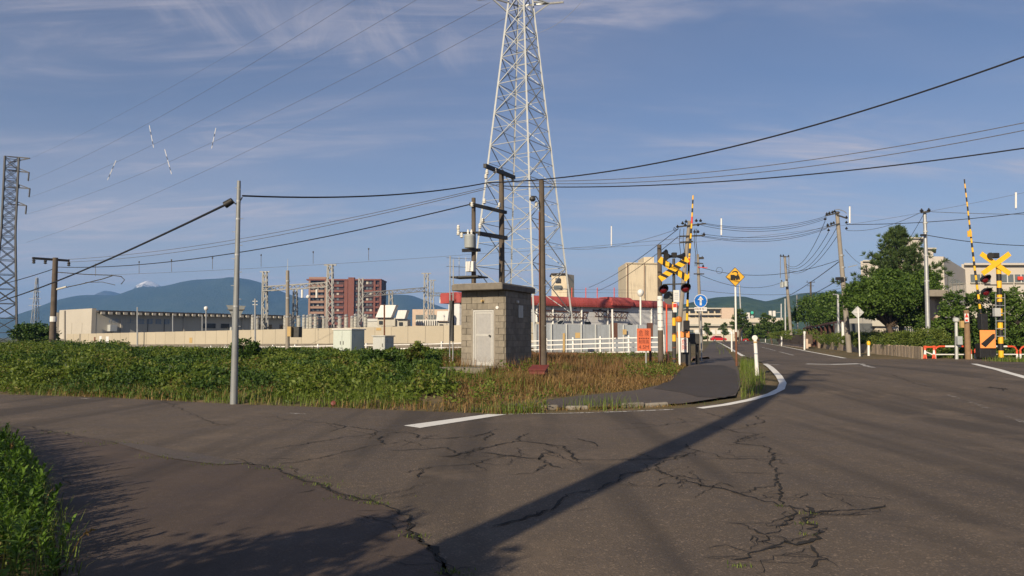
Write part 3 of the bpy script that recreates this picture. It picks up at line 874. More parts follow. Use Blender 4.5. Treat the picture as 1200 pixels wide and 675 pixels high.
# ================================================================== poles near the hut
def wood_arm(name, root, p, q, w=0.09, mat='dark_steel'):
    return MB().bar(p, q, w, w * 1.2).build(name, mat, root)
def insulator(root, p, h=0.16, r=0.055, mat='porcelain', axis=(0, 0, 1)):
    return MB().lathe(p, [(0.02, 0), (r, h * .15), (r * .6, h * .3), (r, h * .45), (r * .6, h * .62), (r * .85, h * .78), (r * .4, h)], 10, axis).build('insulator', mat, root)
Y1, Y2 = 26.6, 28.1
b1 = S(555.5, 395, Y1); b1.z = 0.3
b2 = S(588.5, 395, Y2); b2.z = 0.3
t1, t2 = S(555, 232, Y1), S(587.6, 199.5, Y2)
hf = thing('transformer_poles', 'pair of wooden poles with crossarms and a transformer standing behind the hut', 'utility pole', (b1 + b2) / 2)
MB().tube(b1, t1, 0.10, 0.075, 12).build('pole', 'pole_wood', hf, smooth=True)
MB().tube(b2, t2, 0.13, 0.095, 12).build('pole', 'pole_wood', hf, smooth=True)
wood_arm('crossarm', hf, S(568, 194, 26.6), S(602.5, 208, 28.9), 0.12)
wood_arm('crossarm', hf, S(551, 239, 26.4), S(593, 249, 28.0), 0.10)
wood_arm('crossarm', hf, S(561, 273.5, 26.5), S(593.5, 279, 28.0), 0.12)
wood_arm('crossarm', hf, S(536, 273, 26.3), S(561, 272.5, 26.6), 0.06)
wood_arm('transformer_shelf', hf, S(542, 293.5, 26.2), S(562.5, 293, 26.6), 0.10)
for px, py, Y in ((567.6, 239, 26.9), (585.4, 243.5, 27.5), (566, 262, 26.6), (562.5, 268, 26.6), (570.6, 205, 26.7), (569.5, 210, 26.7), (601, 213, 28.8), (580, 203, 27.3)):
    insulator(hf, S(px, py, Y), 0.2, 0.075)
for px, py in ((537, 270), (537, 276), (541, 279), (553, 243)):
    insulator(hf, S(px, py, 26.3), 0.2, 0.07, 'porcelain')
tf = MB().lathe(S(550.5, 290.5, 26.35), [(0.19, 0), (0.2, 0.02), (0.2, 0.40), (0.21, 0.42), (0.21, 0.46), (0.14, 0.5)], 14).build('transformer', 'transformer_grey', hf, smooth=True)
for k in range(2):
    MB().lathe(S(548.5 + 4 * k, 274.5, 26.35), [(0.05, 0), (0.03, 0.04), (0.05, 0.08), (0.03, 0.13), (0.03, 0.17)], 8).build('bushing', 'porcelain', tf)
MB().box(S(551.5, 312.5, 26.2), (0.33, 0.22, 0.37), R(-25)).build('switch_box', 'paper_white', hf, bevel=0.012)
plat = MB()
for k in range(5):
    plat.obox(S(526.5, 325.5, 25.6) + HV * (0.16 * k), HU * 1.15, HV * 0.13, UP * 0.05)
plo = plat.build('platform', 'dark_steel', hf)
for px in (527.5, 531.2):
    MB().tube(Vector((S(px, 340, 25.5).x, 25.5, 0.3)), S(px, 300 if px < 530 else 304, 25.5), 0.022, 0.022, 6).build('platform_post', 'galv', hf)
for py in (302, 312):
    MB().tube(S(523, py, 25.5), S(553, py + 1.5, 26.4), 0.010, 0.010, 5).build('handrail', 'galv', plo)
for px in (538, 546):
    MB().tube(S(px, 301, 26.0), S(px, 324, 26.0), 0.010, 0.010, 5).build('handrail_post', 'galv', plo)
MB().box(S(529.4, 376, 25.45), (0.13, 0.1, 1.42), R(-25)).build('conduit_box', 'dark_steel', hf)
for k in range(6):
    MB().tube(S(527.8, 345 + 15 * k, 25.5), S(531, 345 + 15 * k, 25.5), 0.008, 0.008, 5).build('rung', 'galv', hf)
for px, yy0, yy1 in ((592, 284, 309), (597.5, 260, 283)):
    pass

def simple_pole(name, label, px_b, py_b, px_t, py_t, Y, r0, r1, mat, n=12, cat='pole', zb=None, group=None):
    t = S(px_t, py_t, Y)
    b = S(px_b, py_b, Y)
    if zb is not None: b.z = zb
    root = thing(name, label, cat, b, group)
    MB().tube(b, t, r0, r1, n).build('shaft', mat, root, smooth=True)
    return root, b, t
def band(root, p, r, h=0.05, mat='galv'):
    return MB().lathe(p, [(r, 0), (r, h)], 12).build('band', mat, root)

# dark pole right of the hut with a lamp bracket
wp, b, t = simple_pole('wooden_pole', 'weathered brown wooden pole with small lamp standing right of the hut', 637, 437, 634.6, 211.5, 21.9, 0.105, 0.078, 'pole_wood', zb=0.35)
br = MB().path([S(633, 247, 21.85), S(631.5, 236, 21.8), S(628, 230, 21.7), S(623, 230, 21.6)], 0.016, 6).build('lamp_bracket', 'dark_steel', wp)
MB().lathe(S(624, 234, 21.6), [(0.03, 0.1), (0.09, 0.06), (0.1, 0.0), (0.05, -0.05)], 10).build('lamp_head', 'dark_steel', wp)
MB().lathe(S(628.5, 239, 21.7), [(0.03, 0.08), (0.055, 0.03), (0.045, -0.06), (0.01, -0.09)], 10).build('lamp_glass', 'dull_glass_lamp', wp)
MB().tube(S(631.9, 248, 21.8), S(632.6, 430, 21.8), 0.018, 0.018, 6).build('conduit', 'rust', wp)
for k in range(7):
    MB().tube(S(634.7 + 0.1 * k + (3 if k % 2 else -3), 262 + 24 * k, 21.8), S(634.7 + 0.1 * k + (5.5 if k % 2 else -5.5), 262 + 24 * k, 21.75), 0.011, 0.011, 5).build('climbing_step', 'galv', wp)
# small red cover beside it
rc = thing('valve_cover', 'low dark red box cover lying in the weeds beside the wooden pole', 'cover', S(630, 437, 21.6))
MB().obox(S(620, 439, 21.4), Vector((0.46, -0.02, 0)), Vector((0.12, 0.42, 0)), UP * 0.16).build('box', 'lid_red', rc, bevel=0.01)
MB().obox(S(618.6, 434.5, 21.36), Vector((0.52, -0.02, 0)), Vector((0.14, 0.48, 0.13)), UP * 0.03).build('lid', 'lid_red', rc, bevel=0.006)

# slim grey pole at the road edge
gp0 = G(274, 473.5)
GYL = gp0.y
gp, b, t = simple_pole('steel_pole', 'tall slim grey steel pole at the edge of the road carrying a black cable', 274, 473.5, 280, 212, GYL, 0.088, 0.045, 'pole_grey', zb=-0.05)
for py in (237, 258, 300, 360):
    k = (473.5 - py) / 261.5
    band(gp, b + (t - b) * k, 0.088 - 0.042 * k + 0.004, 0.04)
MB().tube(S(276, 220, GYL), S(282, 222, GYL - 0.02), 0.012, 0.012, 6).build('bolt', 'galv', gp)
for k in range(9):
    f = 0.35 + 0.06 * k
    c = b + (t - b) * f
    MB().tube(c + Vector((0.03 * (-1) ** k, 0, 0)), c + Vector((0.13 * (-1) ** k, -0.02, 0)), 0.008, 0.008, 5).build('climbing_step', 'galv', gp)
clamp = MB().tube(S(263.5, 240.5, GYL), S(272.5, 235, GYL), 0.085, 0.075, 10).build('cable_clamp', 'rubber', gp, smooth=True)
MB().path([S(272.5, 235, GYL), S(276, 239, GYL - 0.05), S(280, 238, GYL), S(284, 231, GYL)], 0.015, 6).build('cable_loop', 'cable', gp)

# concrete pole with a dark box
cp, b, t = simple_pole('concrete_pole', 'grey concrete pole with a dark metal box, rising from the left weeds', 337.5, 408, 337, 317, 34.0, 0.105, 0.08, 'pole_concrete', zb=0.1)
MB().tube(t, t + Vector((0, 0, 0.55)), 0.012, 0.008, 6).build('rod', 'galv', cp)
MB().box(S(347.5, 389, 33.9), (0.42, 0.3, 0.5), R(-15)).build('switch_box', 'dark_steel', cp, bevel=0.01)
MB().box(S(339.5, 388.5, 33.7), (0.2, 0.14, 0.46), R(-15)).build('small_box', 'tan_plate', cp, bevel=0.01)
for py in (330, 350, 372): band(cp, S(337.2, py, 34.0), 0.1, 0.05)

# ---- back of an inverted triangle sign behind the grey pole
sb = S(273, 405, 29.0); sb.z = 0.4
sg = thing('triangle_sign', 'back of an inverted triangle road sign behind the slim grey pole', 'road sign', sb)
MB().tube(sb, S(273.2, 358, 29.0), 0.03, 0.03, 8).build('post', 'galv', sg)
MB().prism([S(265, 357.5, 28.95), S(288, 358.5, 28.95), S(278.5, 376, 28.95), S(275, 376, 28.95)], (0, 0.006, 0)).build('plate', 'sign_back', sg)
MB().box(S(276.5, 363, 28.92), (0.7, 0.03, 0.04)).build('stiffener', 'dark_steel', sg)

# ================================================================== equipment cabinets on the bank
def cabinet(name, label, px, Y, W, D, H, theta, mats, ztop_py, doors):
    near = S(px, ztop_py, Y)
    u, v = Vector((math.cos(theta), -math.sin(theta), 0)), Vector((math.sin(theta), math.cos(theta), 0))
    o = near - u * W - UP * H
    root = thing(name, label, 'cabinet', o + u * W / 2 + v * D / 2)
    MB().obox(o, u * W, v * D, UP * H).build('body', mats[0], root, bevel=0.01)
    MB().obox(o - u * 0.05 - v * 0.06 + UP * (H + 0.003), u * (W + 0.1), v * (D + 0.12), UP * 0.05).build('roof', mats[1], root, bevel=0.01)
    MB().obox(o - UP * 0.4 + u * 0.02, u * (W - 0.04), v * D, UP * 0.4).build('plinth', 'concrete', root)
    for k in range(doors):
        w = (W - 0.06) / doors
        d_ = MB().obox(o + u * (0.03 + w * k + 0.008) - v * 0.018 + UP * 0.06, u * (w - 0.016), v * 0.02, UP * (H - 0.12)).build('door', mats[0], root, bevel=0.004)
        hx = 0.03 + w * k + (w - 0.1 if k % 2 == 0 else 0.06)
        MB().obox(o + u * hx - v * 0.035 + UP * H * 0.5, u * 0.03, v * 0.02, UP * 0.16).build('handle', 'dark_steel', d_)
    MB().obox(o + u * (W + 0.001) + v * D * 0.25 + UP * H * 0.72, u * 0.012, v * D * 0.5, UP * 0.16).build('louvre', mats[0], root)
    return root
cabinet('relay_cabinet', 'large pale mint green metal cabinet with two doors behind the weeds', 412, 33.0, 1.02, 1.0, 1.35, R(24), ('cabinet_mint', 'white_paint'), 386.5, 2)
cabinet('relay_cabinet', 'smaller plain grey metal cabinet standing right of the mint green one', 451, 33.5, 0.66, 0.75, 0.95, R(24), ('cabinet_grey', 'cabinet_grey'), 394.5, 1)
rp, b, t = simple_pole('rusty_post', 'thin rusty upright post behind the smaller grey cabinet', 450.5, 402, 450.4, 357, 36.0, 0.04, 0.04, 'rust', n=8, cat='post')

# ================================================================== white railing along the railway
def fence_run(name, label, pts, n_rail, gap, post_w, zlow):
    root = thing(name, label, 'railing', pts[0][0] - UP * 1.0)
    cum = 0
    for (p, q) in zip(pts, pts[1:]):
        p, q = p[0], q[0]
        n = max(1, round((q - p).length / 2.0))
        for k in range(n + 1):
            c = p + (q - p) * (k / n)
            if k == n and q is not pts[-1][0]: continue
            piece('post', 'white_paint', root, c - UP * 0.5 + UP * 0.06, (post_w, post_w, 1.12), math.atan2((q - p).y, (q - p).x))
        for r_ in range(n_rail):
            a, b_ = p - UP * (gap * r_ + 0.03), q - UP * (gap * r_ + 0.03)
            nn = Vector((q.y - p.y, -(q.x - p.x), 0)).normalized() * 0.06
            strut('rail', 'white_paint', root, a + nn, b_ + nn, 0.062)
    return root
fence_run('railing', 'white steel post and rail fence along the railway', [(S(172, 407.5, 66),), (S(320, 406, 55),), (S(490, 403, 49.5),), (S(641, 398.6, 44.5),), (S(737, 395.3, 41.8),), (S(778, 394.6, 40.6),)], 4, 0.27, 0.10, 0)
# ================================================================== big lattice pylon
def pylon(name, label, ctr, az, prof, levels, leg_w, br_w, leg_mat, br_mat, arms=None, parts=True):
    """prof(z) gives half the diagonal of the square body"""
    root = thing(name, label, 'pylon', ctr)
    def corner(k, z):
        a = az + k * math.pi / 2
        return Vector((ctr.x + math.cos(a) * prof(z), ctr.y + math.sin(a) * prof(z), ctr.z + z))
    for k in range(4):
        m = MB()
        for z0, z1 in zip(levels, levels[1:]):
            m.bar(corner(k, z0), corner(k, z1), leg_w)
        m.build('leg', leg_mat, root)
    for i, (z0, z1) in enumerate(zip(levels, levels[1:])):
        for k in range(4):
            a0, a1, b0, b1 = corner(k, z0), corner(k, z1), corner((k + 1) % 4, z0), corner((k + 1) % 4, z1)
            strut('brace', br_mat, root, a0, b1, br_w); strut('brace', br_mat, root, b0, a1, br_w)
            strut('girt', br_mat, root, a1, b1, br_w * 0.9)
            if parts and i < len(levels) // 2:
                w0, w1 = (a0 - b0).length, (a1 - b1).length
                m_ = (a0 * w1 + b1 * w0) / (w0 + w1)         # crossing point of the X
                lo = (a0 + (a1 - a0) * 0.5); ro = (b0 + (b1 - b0) * 0.5)
                f = w0 / (w0 + w1)
                strut('redundant', br_mat, root, a0 + (a1 - a0) * f, m_, br_w * 0.6)
                strut('redundant', br_mat, root, b0 + (b1 - b0) * f, m_, br_w * 0.6)
    return root, corner
PC = S(610.5, 395, 60.0); PC.z = 0.2
def pprof(z):
    return max(0.95, 4.75 - 0.1235 * z) if z < 31 else 0.92
lv = [0, 3.4, 7.2, 10.8, 14.2, 17.3, 20.1, 22.6, 24.9, 27.0, 28.9, 30.7, 32.4, 34.1, 35.8, 37.5, 39.2, 41]
pyl, pcor = pylon('lattice_pylon', 'tall galvanised steel lattice pylon rising out of the picture behind the hut', PC, R(180 + 12), pprof, lv, 0.135, 0.056, 'galv_pylon', 'galv_pylon')
for z in (30.0, 34.1, 38.0):
    for sgn in (0, 2):
        k = sgn
        base0, base1 = pcor(k, z), pcor(k, z - 1.1)
        d = (pcor(k, z) - Vector((PC.x, PC.y, PC.z + z))).normalized()
        tip = pcor(k, z) + d * 1.5
        MB().bar(base0, tip, 0.12).bar(base1, tip, 0.1).bar(pcor((k + 1) % 4, z), tip, 0.1).bar(pcor((k + 3) % 4, z), tip, 0.1).build('cross_arm', 'galv_pylon', pyl)
        ins = MB()
        n = 10
        d2 = Vector((0.93 if sgn else -0.93, 0.2 if sgn else 0.2, -0.03)).normalized()
        if sgn: d2 = Vector((0.97, -0.15, 0.02)).normalized()
        prof_ = [(0.03, 0)]
        for q in range(n): prof_ += [(0.05, 0.12 * q + 0.05), (0.14, 0.12 * q + 0.08), (0.14, 0.12 * q + 0.1), (0.05, 0.12 * q + 0.13)]
        ins.lathe(tip, prof_, 10, d2).build('insulator_string', 'porcelain_grey', pyl)

# far pylon at the left edge
LC = S(4, 395, 150); LC.z = -0.5
def lprof(z): return 1.7 if z > 24 else 1.7 + (24 - z) * 0.07
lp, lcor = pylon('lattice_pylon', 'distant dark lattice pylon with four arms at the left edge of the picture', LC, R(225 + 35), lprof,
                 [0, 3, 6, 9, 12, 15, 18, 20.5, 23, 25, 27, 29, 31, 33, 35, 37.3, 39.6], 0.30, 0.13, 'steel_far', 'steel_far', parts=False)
for py, dx in ((183.5, 31), (200, 30), (219, 31), (239, 27)):
    for sg_ in (1, -1):
        tip = S(4 + dx * sg_, py + 2, 150); root_ = S(4 + 6 * sg_, py, 150); low = S(4 + 7 * sg_, py - 5 if py < 190 else py + 0.5, 150); hi_ = S(4 + 6 * sg_, py - 7 if py > 190 else py + 7, 150)
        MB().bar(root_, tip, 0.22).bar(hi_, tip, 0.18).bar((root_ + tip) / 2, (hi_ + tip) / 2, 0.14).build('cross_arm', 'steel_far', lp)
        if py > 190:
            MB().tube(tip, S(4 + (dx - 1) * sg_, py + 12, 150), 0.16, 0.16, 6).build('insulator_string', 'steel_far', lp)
# tiny far pylon behind
FC = S(41, 380, 420); FC.z = 0
fp, fcor = pylon('lattice_pylon', 'tiny pale pylon far off above the shrub at the left', FC, R(200), lambda z: 2.6 - 0.055 * z, [0, 7, 14, 20, 26, 31, 36], 0.2, 0.1, 'steel_gantry', 'steel_gantry', parts=False)
for py in (342, 350, 358):
    MB().bar(S(34, py, 420), S(48, py, 420), 0.22).build('cross_arm', 'steel_gantry', fp)

# ================================================================== overhead line pole of the railway, far left
oh = thing('catenary_pole', 'dark railway overhead pole with top bar and bracket arm at far left', 'utility pole', S(62, 408, 52))
b = S(61, 410, 52); t = S(65, 302, 52)
MB().tube(b, t, 0.22, 0.17, 12).build('shaft', 'pole_wood', oh, smooth=True)
MB().bar(S(38, 302.5, 51), S(81, 305.5, 53), 0.16).build('top_bar', 'dark_steel', oh)
for px, py in ((39.5, 304), (53, 304.5), (80.5, 307)):
    MB().lathe(S(px, py + 5, 52), [(0.03, 0), (0.12, 0.05), (0.07, 0.15), (0.12, 0.22), (0.04, 0.32)], 8).build('insulator', 'dark_steel', oh)
MB().path([S(67, 319, 52), S(100, 321.5, 52), S(130, 322.5, 52), S(142, 324, 52), S(146, 328, 52), S(142, 333, 52)], 0.035, 6).build('bracket_arm', 'dark_steel', oh)
MB().path([S(67, 339, 52), S(95, 333, 52), S(120, 327, 52), S(132, 323, 52)], 0.035, 6).build('bracket_strut', 'dark_steel', oh)
MB().path([S(100, 331, 52), S(120, 330.5, 52), S(135, 334, 52)], 0.022, 6).build('steady_arm', 'dark_steel', oh)
MB().tube(S(66, 339.3, 52), S(78, 336, 52), 0.07, 0.07, 8).build('insulator', 'porcelain_grey', oh)
MB().lathe(S(62.5, 377, 52), [(0.225, 0), (0.225, 0.38)], 12).build('number_plate', 'paper_white', oh)

# ================================================================== cream panel wall of the substation
WA, WB = S(78, 403, 100), S(542, 400.5, 61)
zA0, zA1 = S(78, 404, 100).z, S(78, 391.5, 100).z
zB0, zB1 = S(542, 402, 61).z, S(542, 381, 61).z
wall = thing('panel_wall', 'long cream precast concrete boundary wall behind the white railing', 'wall', Vector((WA.x, WA.y, zA0)))
N = 34
dW = (WB - WA); dW.z = 0; ang = math.atan2(dW.y, dW.x); seg = dW.length / N
for k in range(N):
    f = (k + 0.5) / N
    c = Vector((WA.x + dW.x * f, WA.y + dW.y * f, 0))
    zt = zA1 + (zB1 - zA1) * f; zb = zA0 + (zB0 - zA0) * f
    piece('panel', 'cream_wall', wall, (c.x, c.y, (zt + zb) / 2), (seg - 0.03, 0.12, zt - zb), ang)
    e = Vector((WA.x + dW.x * k / N, WA.y + dW.y * k / N, 0))
    piece('base_block', 'concrete_dark', wall, (c.x, c.y, zb - 0.26), (seg - 0.01, 0.2, 0.5), ang)
# return end towards the grey wall, right of the hut
nW = Vector((dW.y, -dW.x, 0)).normalized()
for f, pw, ph, dz, mat in ((0.113, 0.35, 0.6, 0.7, 'rust'), (0.43, 0.55, 0.6, 0.45, 'tan_plate'), (0.86, 0.6, 0.22, 1.3, 'tan_plate'), (0.135, 0.6, 1.0, 0.6, 'siding'), (0.16, 0.7, 0.9, 0.6, 'siding')):
    c = Vector((WA.x + dW.x * f, WA.y + dW.y * f, zA0 + (zB0 - zA0) * f + dz)) + nW * 0.075
    piece('notice', mat, wall, c, (pw, 0.03, ph), ang)
# pipes / lamp posts in front of and behind the wall
for lab, px, py0, py1, Y, r_, mat, kind in (('thin grey pole left of the wall lettering hall', 161, 405, 360, 88, .10, 'galv', 0), ('grey lamp post with white globe beside the long hall', 241.5, 395, 363, 92, .09, 'galv', 1),
        ('thin pole with short arms left of the steel gantry', 299, 406, 350, 58, .075, 'galv', 2), ('grey post right of the hall doorway pipe', 202.5, 395, 369, 96, .08, 'galv', 0), ('grey pole by the left end of the cream wall', 76, 405, 364, 96, .12, 'pole_concrete', 0),
        ('thin post by the hall wall right of the lamp', 237, 395, 369, 98, .08, 'galv', 0)):
    r, b, t = simple_pole('slim_post', lab, px, py0, px, py1, Y, r_, r_ * .9, mat, 8, 'post')
    if kind == 1:
        MB().lathe(t, [(0.1, -0.1), (0.22, 0.0), (0.27, 0.2), (0.2, 0.38), (0.02, 0.45)], 12).build('globe', 'lamp_globe', r, smooth=True)
    if kind == 2:
        for dy in (3, 7): MB().bar(S(px - 3, py1 + dy, Y), S(px + 3, py1 + dy, Y), 0.06).build('arm', 'galv', r)

# ================================================================== substation hall
E_ = Vector((0.62, 0.784, 0)); F_ = Vector((-0.784, 0.62, 0))     # along the long wall, along the end wall
c0 = S(112, 395, 100); c0.z = 0
zt_hall = S(112, 366, 100).z
L_h = 32.0
hall = thing('substation_hall', 'long low grey hall with ribbed eaves and white end wall behind the cream wall', 'building', c0)
MB().obox(c0 + F_ * 0.02, E_ * L_h, F_ * 14, UP * zt_hall).build('long_wall', 'hall_grey', hall)
zt_end = S(112, 361.5, 100).z
MB().obox(c0 - E_ * 0.6, E_ * 0.58, F_ * 11.2, UP * zt_end).build('end_wall', 'hall_white', hall)
MB().obox(c0 - E_ * 0.9 + F_ * 11.25, E_ * 0.9, F_ * 1.2, UP * (zt_end - 0.35)).build('end_pier', 'hall_white', hall)
MB().obox(c0 - F_.cross(UP) * 0 - F_ * 0.7 + UP * (zt_hall + 0.003), E_ * L_h, F_ * 15, UP * 0.28).build('roof', 'roof_dark', hall)
for k in range(32):
    o = c0 - F_ * 0.78 + E_ * (0.25 + k * 1.0) + UP * (zt_hall - 0.10)
    piece('eave_rib', 'hall_white', hall, o + E_ * 0.25, (0.5, 0.3, 0.34), math.atan2(E_.y, E_.x))
for s in (3.2, 12.3, 22.0):
    MB().obox(c0 + E_ * s - F_ * 0.18, E_ * 0.25, F_ * 0.17, UP * (zt_hall - 0.15)).build('pilaster', 'hall_white', hall)
for s, w, z0_, h_ in ((15.5, 2.0, 3.0, 0.7), (15.5, 2.0, 1.6, 0.5), (18.4, 1.4, 3.0, 0.7), (24.5, 3.0, 3.0, 0.7), (29, 1.2, 3.0, 0.7), (7, 0.06, 1, 3.2), (9.4, 0.06, 1, 3.2)):
    wo = MB().obox(c0 + E_ * s - F_ * 0.06 + UP * z0_, E_ * w, F_ * 0.08, UP * h_).build('window', 'glass_dark', hall)
for k in range(7):                                                 # faded lettering on the long wall: block shapes
    pass
text_mesh('(株)', 0.72, c0 + E_ * 2.5 - F_ * 0.03 + UP * (zt_hall - 1.15), E_, UP, 'blue_letters', hall, fit=1.7)
text_mesh('上', 0.8, c0 + E_ * 4.6 - F_ * 0.03 + UP * (zt_hall - 1.15), E_, UP, 'blue_letters', hall, fit=1.0)
for k in range(4):                                                  # worn characters that can no longer be read
    o_ = c0 + E_ * (5.6 + 1.25 * k) - F_ * 0.03 + UP * (zt_hall - 1.5)
    m_ = MB()
    for q in range(4): m_.obox(o_ + UP * (0.2 * q), E_ * (0.95 - 0.1 * ((q + k) % 2)), F_ * 0.02, UP * 0.11)
    for q in range(2): m_.obox(o_ + E_ * (0.12 + 0.55 * q) - F_ * 0.012, E_ * 0.12, F_ * 0.011, UP * 0.72)
    m_.build('worn_character', 'blue_letters', hall)
un = MB().obox(c0 + E_ * 1.5 - F_ * 0.9 + UP * (zt_hall - 2.6), E_ * 0.9, F_ * 0.9, UP * 0.9).build('air_unit', 'cabinet_grey', hall)
MB().obox(c0 + E_ * 19.8 - F_ * 0.7 + UP * (zt_hall - 2.6), E_ * 1.0, F_ * 0.7, UP * 0.8).build('air_unit', 'cabinet_grey', hall)
for s in (3, 6.5): MB().obox(c0 - E_ * 0.64 + F_ * s + UP * 1, E_ * 0.05, F_ * 0.08, UP * 2.6).build('drain_pipe', 'hall_grey', hall)
MB().obox(c0 - E_ * 1.6 + F_ * 9 + UP * 1.1, E_ * 1.0, F_ * 3.4, UP * 0.25).build('canopy', 'hall_white', hall)

# ================================================================== steel gantries and switchgear
def wall_y(px):
    t_ = (px - 600) / FOC; f = (t_ * WA.y - WA.x) / (dW.x - t_ * dW.y)
    return WA.y + dW.y * f
def mast(root, px, py_b, py_t, Y, w, mat='steel_gantry', n=9, top=True, name='mast'):
    Y = max(Y, wall_y(px) + 8)
    b, t = S(px, py_b, Y), S(px, py_t, Y)
    b.z = min(b.z, 0.6)
    m = MB()
    def cr(k, f):
        ww = w * (1 - 0.35 * f)
        return b + (t - b) * f + Vector(((-1, 1, 1, -1)[k] * ww / 2, (-1, -1, 1, 1)[k] * ww / 2, 0))
    for k in range(4): m.bar(cr(k, 0), cr(k, 1), w * 0.16)
    for i in range(n):
        for k in range(4):
            f0, f1 = i / n, (i + 1) / n
            m.bar(cr(k, f0) if i % 2 else cr((k + 1) % 4, f0), cr((k + 1) % 4, f1) if i % 2 else cr(k, f1), w * 0.10)
    o = m.build(name, mat, root)
    if top:
        MB().bar(t + Vector((-w * 0.9, 0, -0.05)), t + Vector((w * 0.9, 0, -0.05)), w * 0.2).build('cap_bar', mat, root)
    return o
def beam(root, p, q, w, mat='steel_gantry', n=10):
    m = MB(); d = (q - p); side = d.cross(UP).normalized() * w / 2; up = UP * w / 2
    def cr(k, f): return p + d * f + side * (-1, 1, 1, -1)[k] + up * (-1, -1, 1, 1)[k]
    for k in range(4): m.bar(cr(k, 0), cr(k, 1), w * 0.18)
    for i in range(n):
        for k in range(4):
            m.bar(cr(k, i / n) if i % 2 else cr((k + 1) % 4, i / n), cr((k + 1) % 4, (i + 1) / n) if i % 2 else cr(k, (i + 1) / n), w * 0.12)
    return m.build('beam', mat, root)
ga = thing('steel_gantry', 'grey lattice gantry with long beam left of the brown apartment block', 'gantry', S(310, 395, 80))
mast(ga, 310.5, 390, 318, 78, 0.62); mast(ga, 387, 390, 310, 80, 0.75, n=11); mast(ga, 346, 390, 339, 88, 0.6, top=False)
beam(ga, S(309, 338.5, wall_y(310.5) + 8), S(386, 333.5, max(80, wall_y(387) + 8)), 0.5, n=16)
for px in (354, 371): MB().lathe(S(px, 349, 79), [(0.12, 0), (0.12, 0.9)], 8).build('insulator', 'porcelain', ga)
MB().lathe(S(361, 350, 79), [(0.05, 0), (0.2, 0.1), (0.22, 0.25), (0.1, 0.4)], 10).build('lamp', 'lamp_globe', ga)
gb = thing('steel_gantry', 'grey lattice gantry with beam right of the brown apartment block', 'gantry', S(460, 395, 82))
mast(gb, 423, 390, 326, 80, 0.6, top=False); mast(gb, 499.5, 390, 320, 84, 0.62); mast(gb, 506.5, 390, 328, 92, 0.5); mast(gb, 458, 390, 341, 90, 0.6, top=False)
beam(gb, S(424, 345.5, 80), S(500, 339, 84), 0.45, n=16)
beam(gb, S(500, 345, 84), S(545, 345, 86), 0.35, n=10)
for px in (516, 524): MB().lathe(S(px, 355, 85), [(0.1, 0), (0.1, 0.9)], 8).build('insulator', 'porcelain', gb)
bush = None
rb = random.Random(9)
bx_list = [296, 301, 339, 350, 356, 360.5, 364, 369.5, 374.5, 379, 398, 405.5, 412.5, 416.5, 428, 334]
bnames = ['first', 'second']
order = sorted(bx_list)
for i, px in enumerate(order):
    Y = wall_y(px) + 5 + rb.uniform(0, 4)
    top = rb.uniform(367, 371)
    nth = ('leftmost', 'second', 'third', 'fourth', 'fifth', 'sixth', 'seventh', 'eighth', 'ninth', 'tenth', 'eleventh', 'twelfth', 'thirteenth', 'fourteenth', 'fifteenth', 'rightmost')[i]
    lab = nth + (' grey porcelain bushing' if i in (0, 15) else ' grey porcelain bushing from the left') + ' in the row above the cream wall'
    r = thing('insulator_bushing', lab, 'bushing', S(px, 386, Y), 'bushings in a row above the cream wall')
    H = S(px, top, Y).z - S(px, 387, Y).z
    prof_ = [(0.24, -1.2), (0.24, 0.0), (0.17, 0.02)]
    for q in range(9):
        z = 0.05 + q * (H - 0.3) / 9
        prof_ += [(0.17, z), (0.25, z + 0.05), (0.17, z + 0.1)]
    MB().lathe(S(px, 387, Y), prof_, 10).build('shell', 'porcelain_grey', r, smooth=False)
    MB().lathe(S(px, 387, Y) + UP * (H - 0.25), [(0.14, 0), (0.2, 0.05), (0.2, 0.16), (0.06, 0.25)], 10).build('cap', 'galv', r)
# sloping white enclosures
def slant(label, x0, x1, y0, y1, lean, Y):
    r = thing('sloped_enclosure', label, 'enclosure', S((x0 + x1) / 2, y1, Y))
    a, b_, c, d = S(x0, y1, Y), S(x1 - lean, y1, Y), S(x1, y0, Y), S(x0 + lean, y0, Y)
    MB().prism([a, b_, c, d], (0.12, 0.9, 0.0)).build('sloped_panel', 'white_paint', r)
    lo = S(x0 + 1, y1 + 9, Y); hi = S(x1 - lean, y1 + 0.5, Y)
    MB().obox(S(x0 + 2, y1 + 10, Y + 0.4), Vector((PX(x1 - x0 - lean * .5, Y), 0, 0)), Vector((0, 2, 0)), UP * PX(9.5, Y)).build('base', 'hall_grey', r)
    MB().obox(S(x0 + 4, y1 + 8, Y + 0.3), Vector((PX(4, Y), 0, 0)), Vector((0, .2, 0)), UP * PX(4, Y)).build('vent', 'glass_dark', r)
slant('largest white sloping enclosure above the cream wall left of the hut', 440, 464, 357.5, 372, 6, 72)
slant('smaller white sloping enclosure beside the largest one above the cream wall', 463.5, 477, 363.5, 373.5, 3, 71)
slant('low white sloping enclosure nearest the hut above the cream wall', 511, 526, 364.5, 376, 1.5, 70)
tr_ = thing('power_transformer', 'low grey power transformer with cooling fins above the cream wall', 'transformer', S(497, 383, 74))
MB().obox(S(487, 381.5, 74), Vector((PX(25, 74), 0, 0)), (0, 2, 0), UP * PX(7, 74)).build('tank', 'porcelain_grey', tr_)
for k in range(9): MB().obox(S(488 + 2.6 * k, 381.5, 73.8), (0.07, 0, 0), (0, 0.3, 0), UP * PX(6, 74)).build('fin', 'white_paint', tr_)
tr2 = thing('power_transformer', 'grey transformer tank under the sloping enclosures above the cream wall', 'transformer', S(430, 383, 76))
MB().obox(S(424, 384, 76), Vector((PX(36, 76), 0, 0)), (0, 2, 0), UP * PX(7, 76)).build('tank', 'porcelain_grey', tr2)
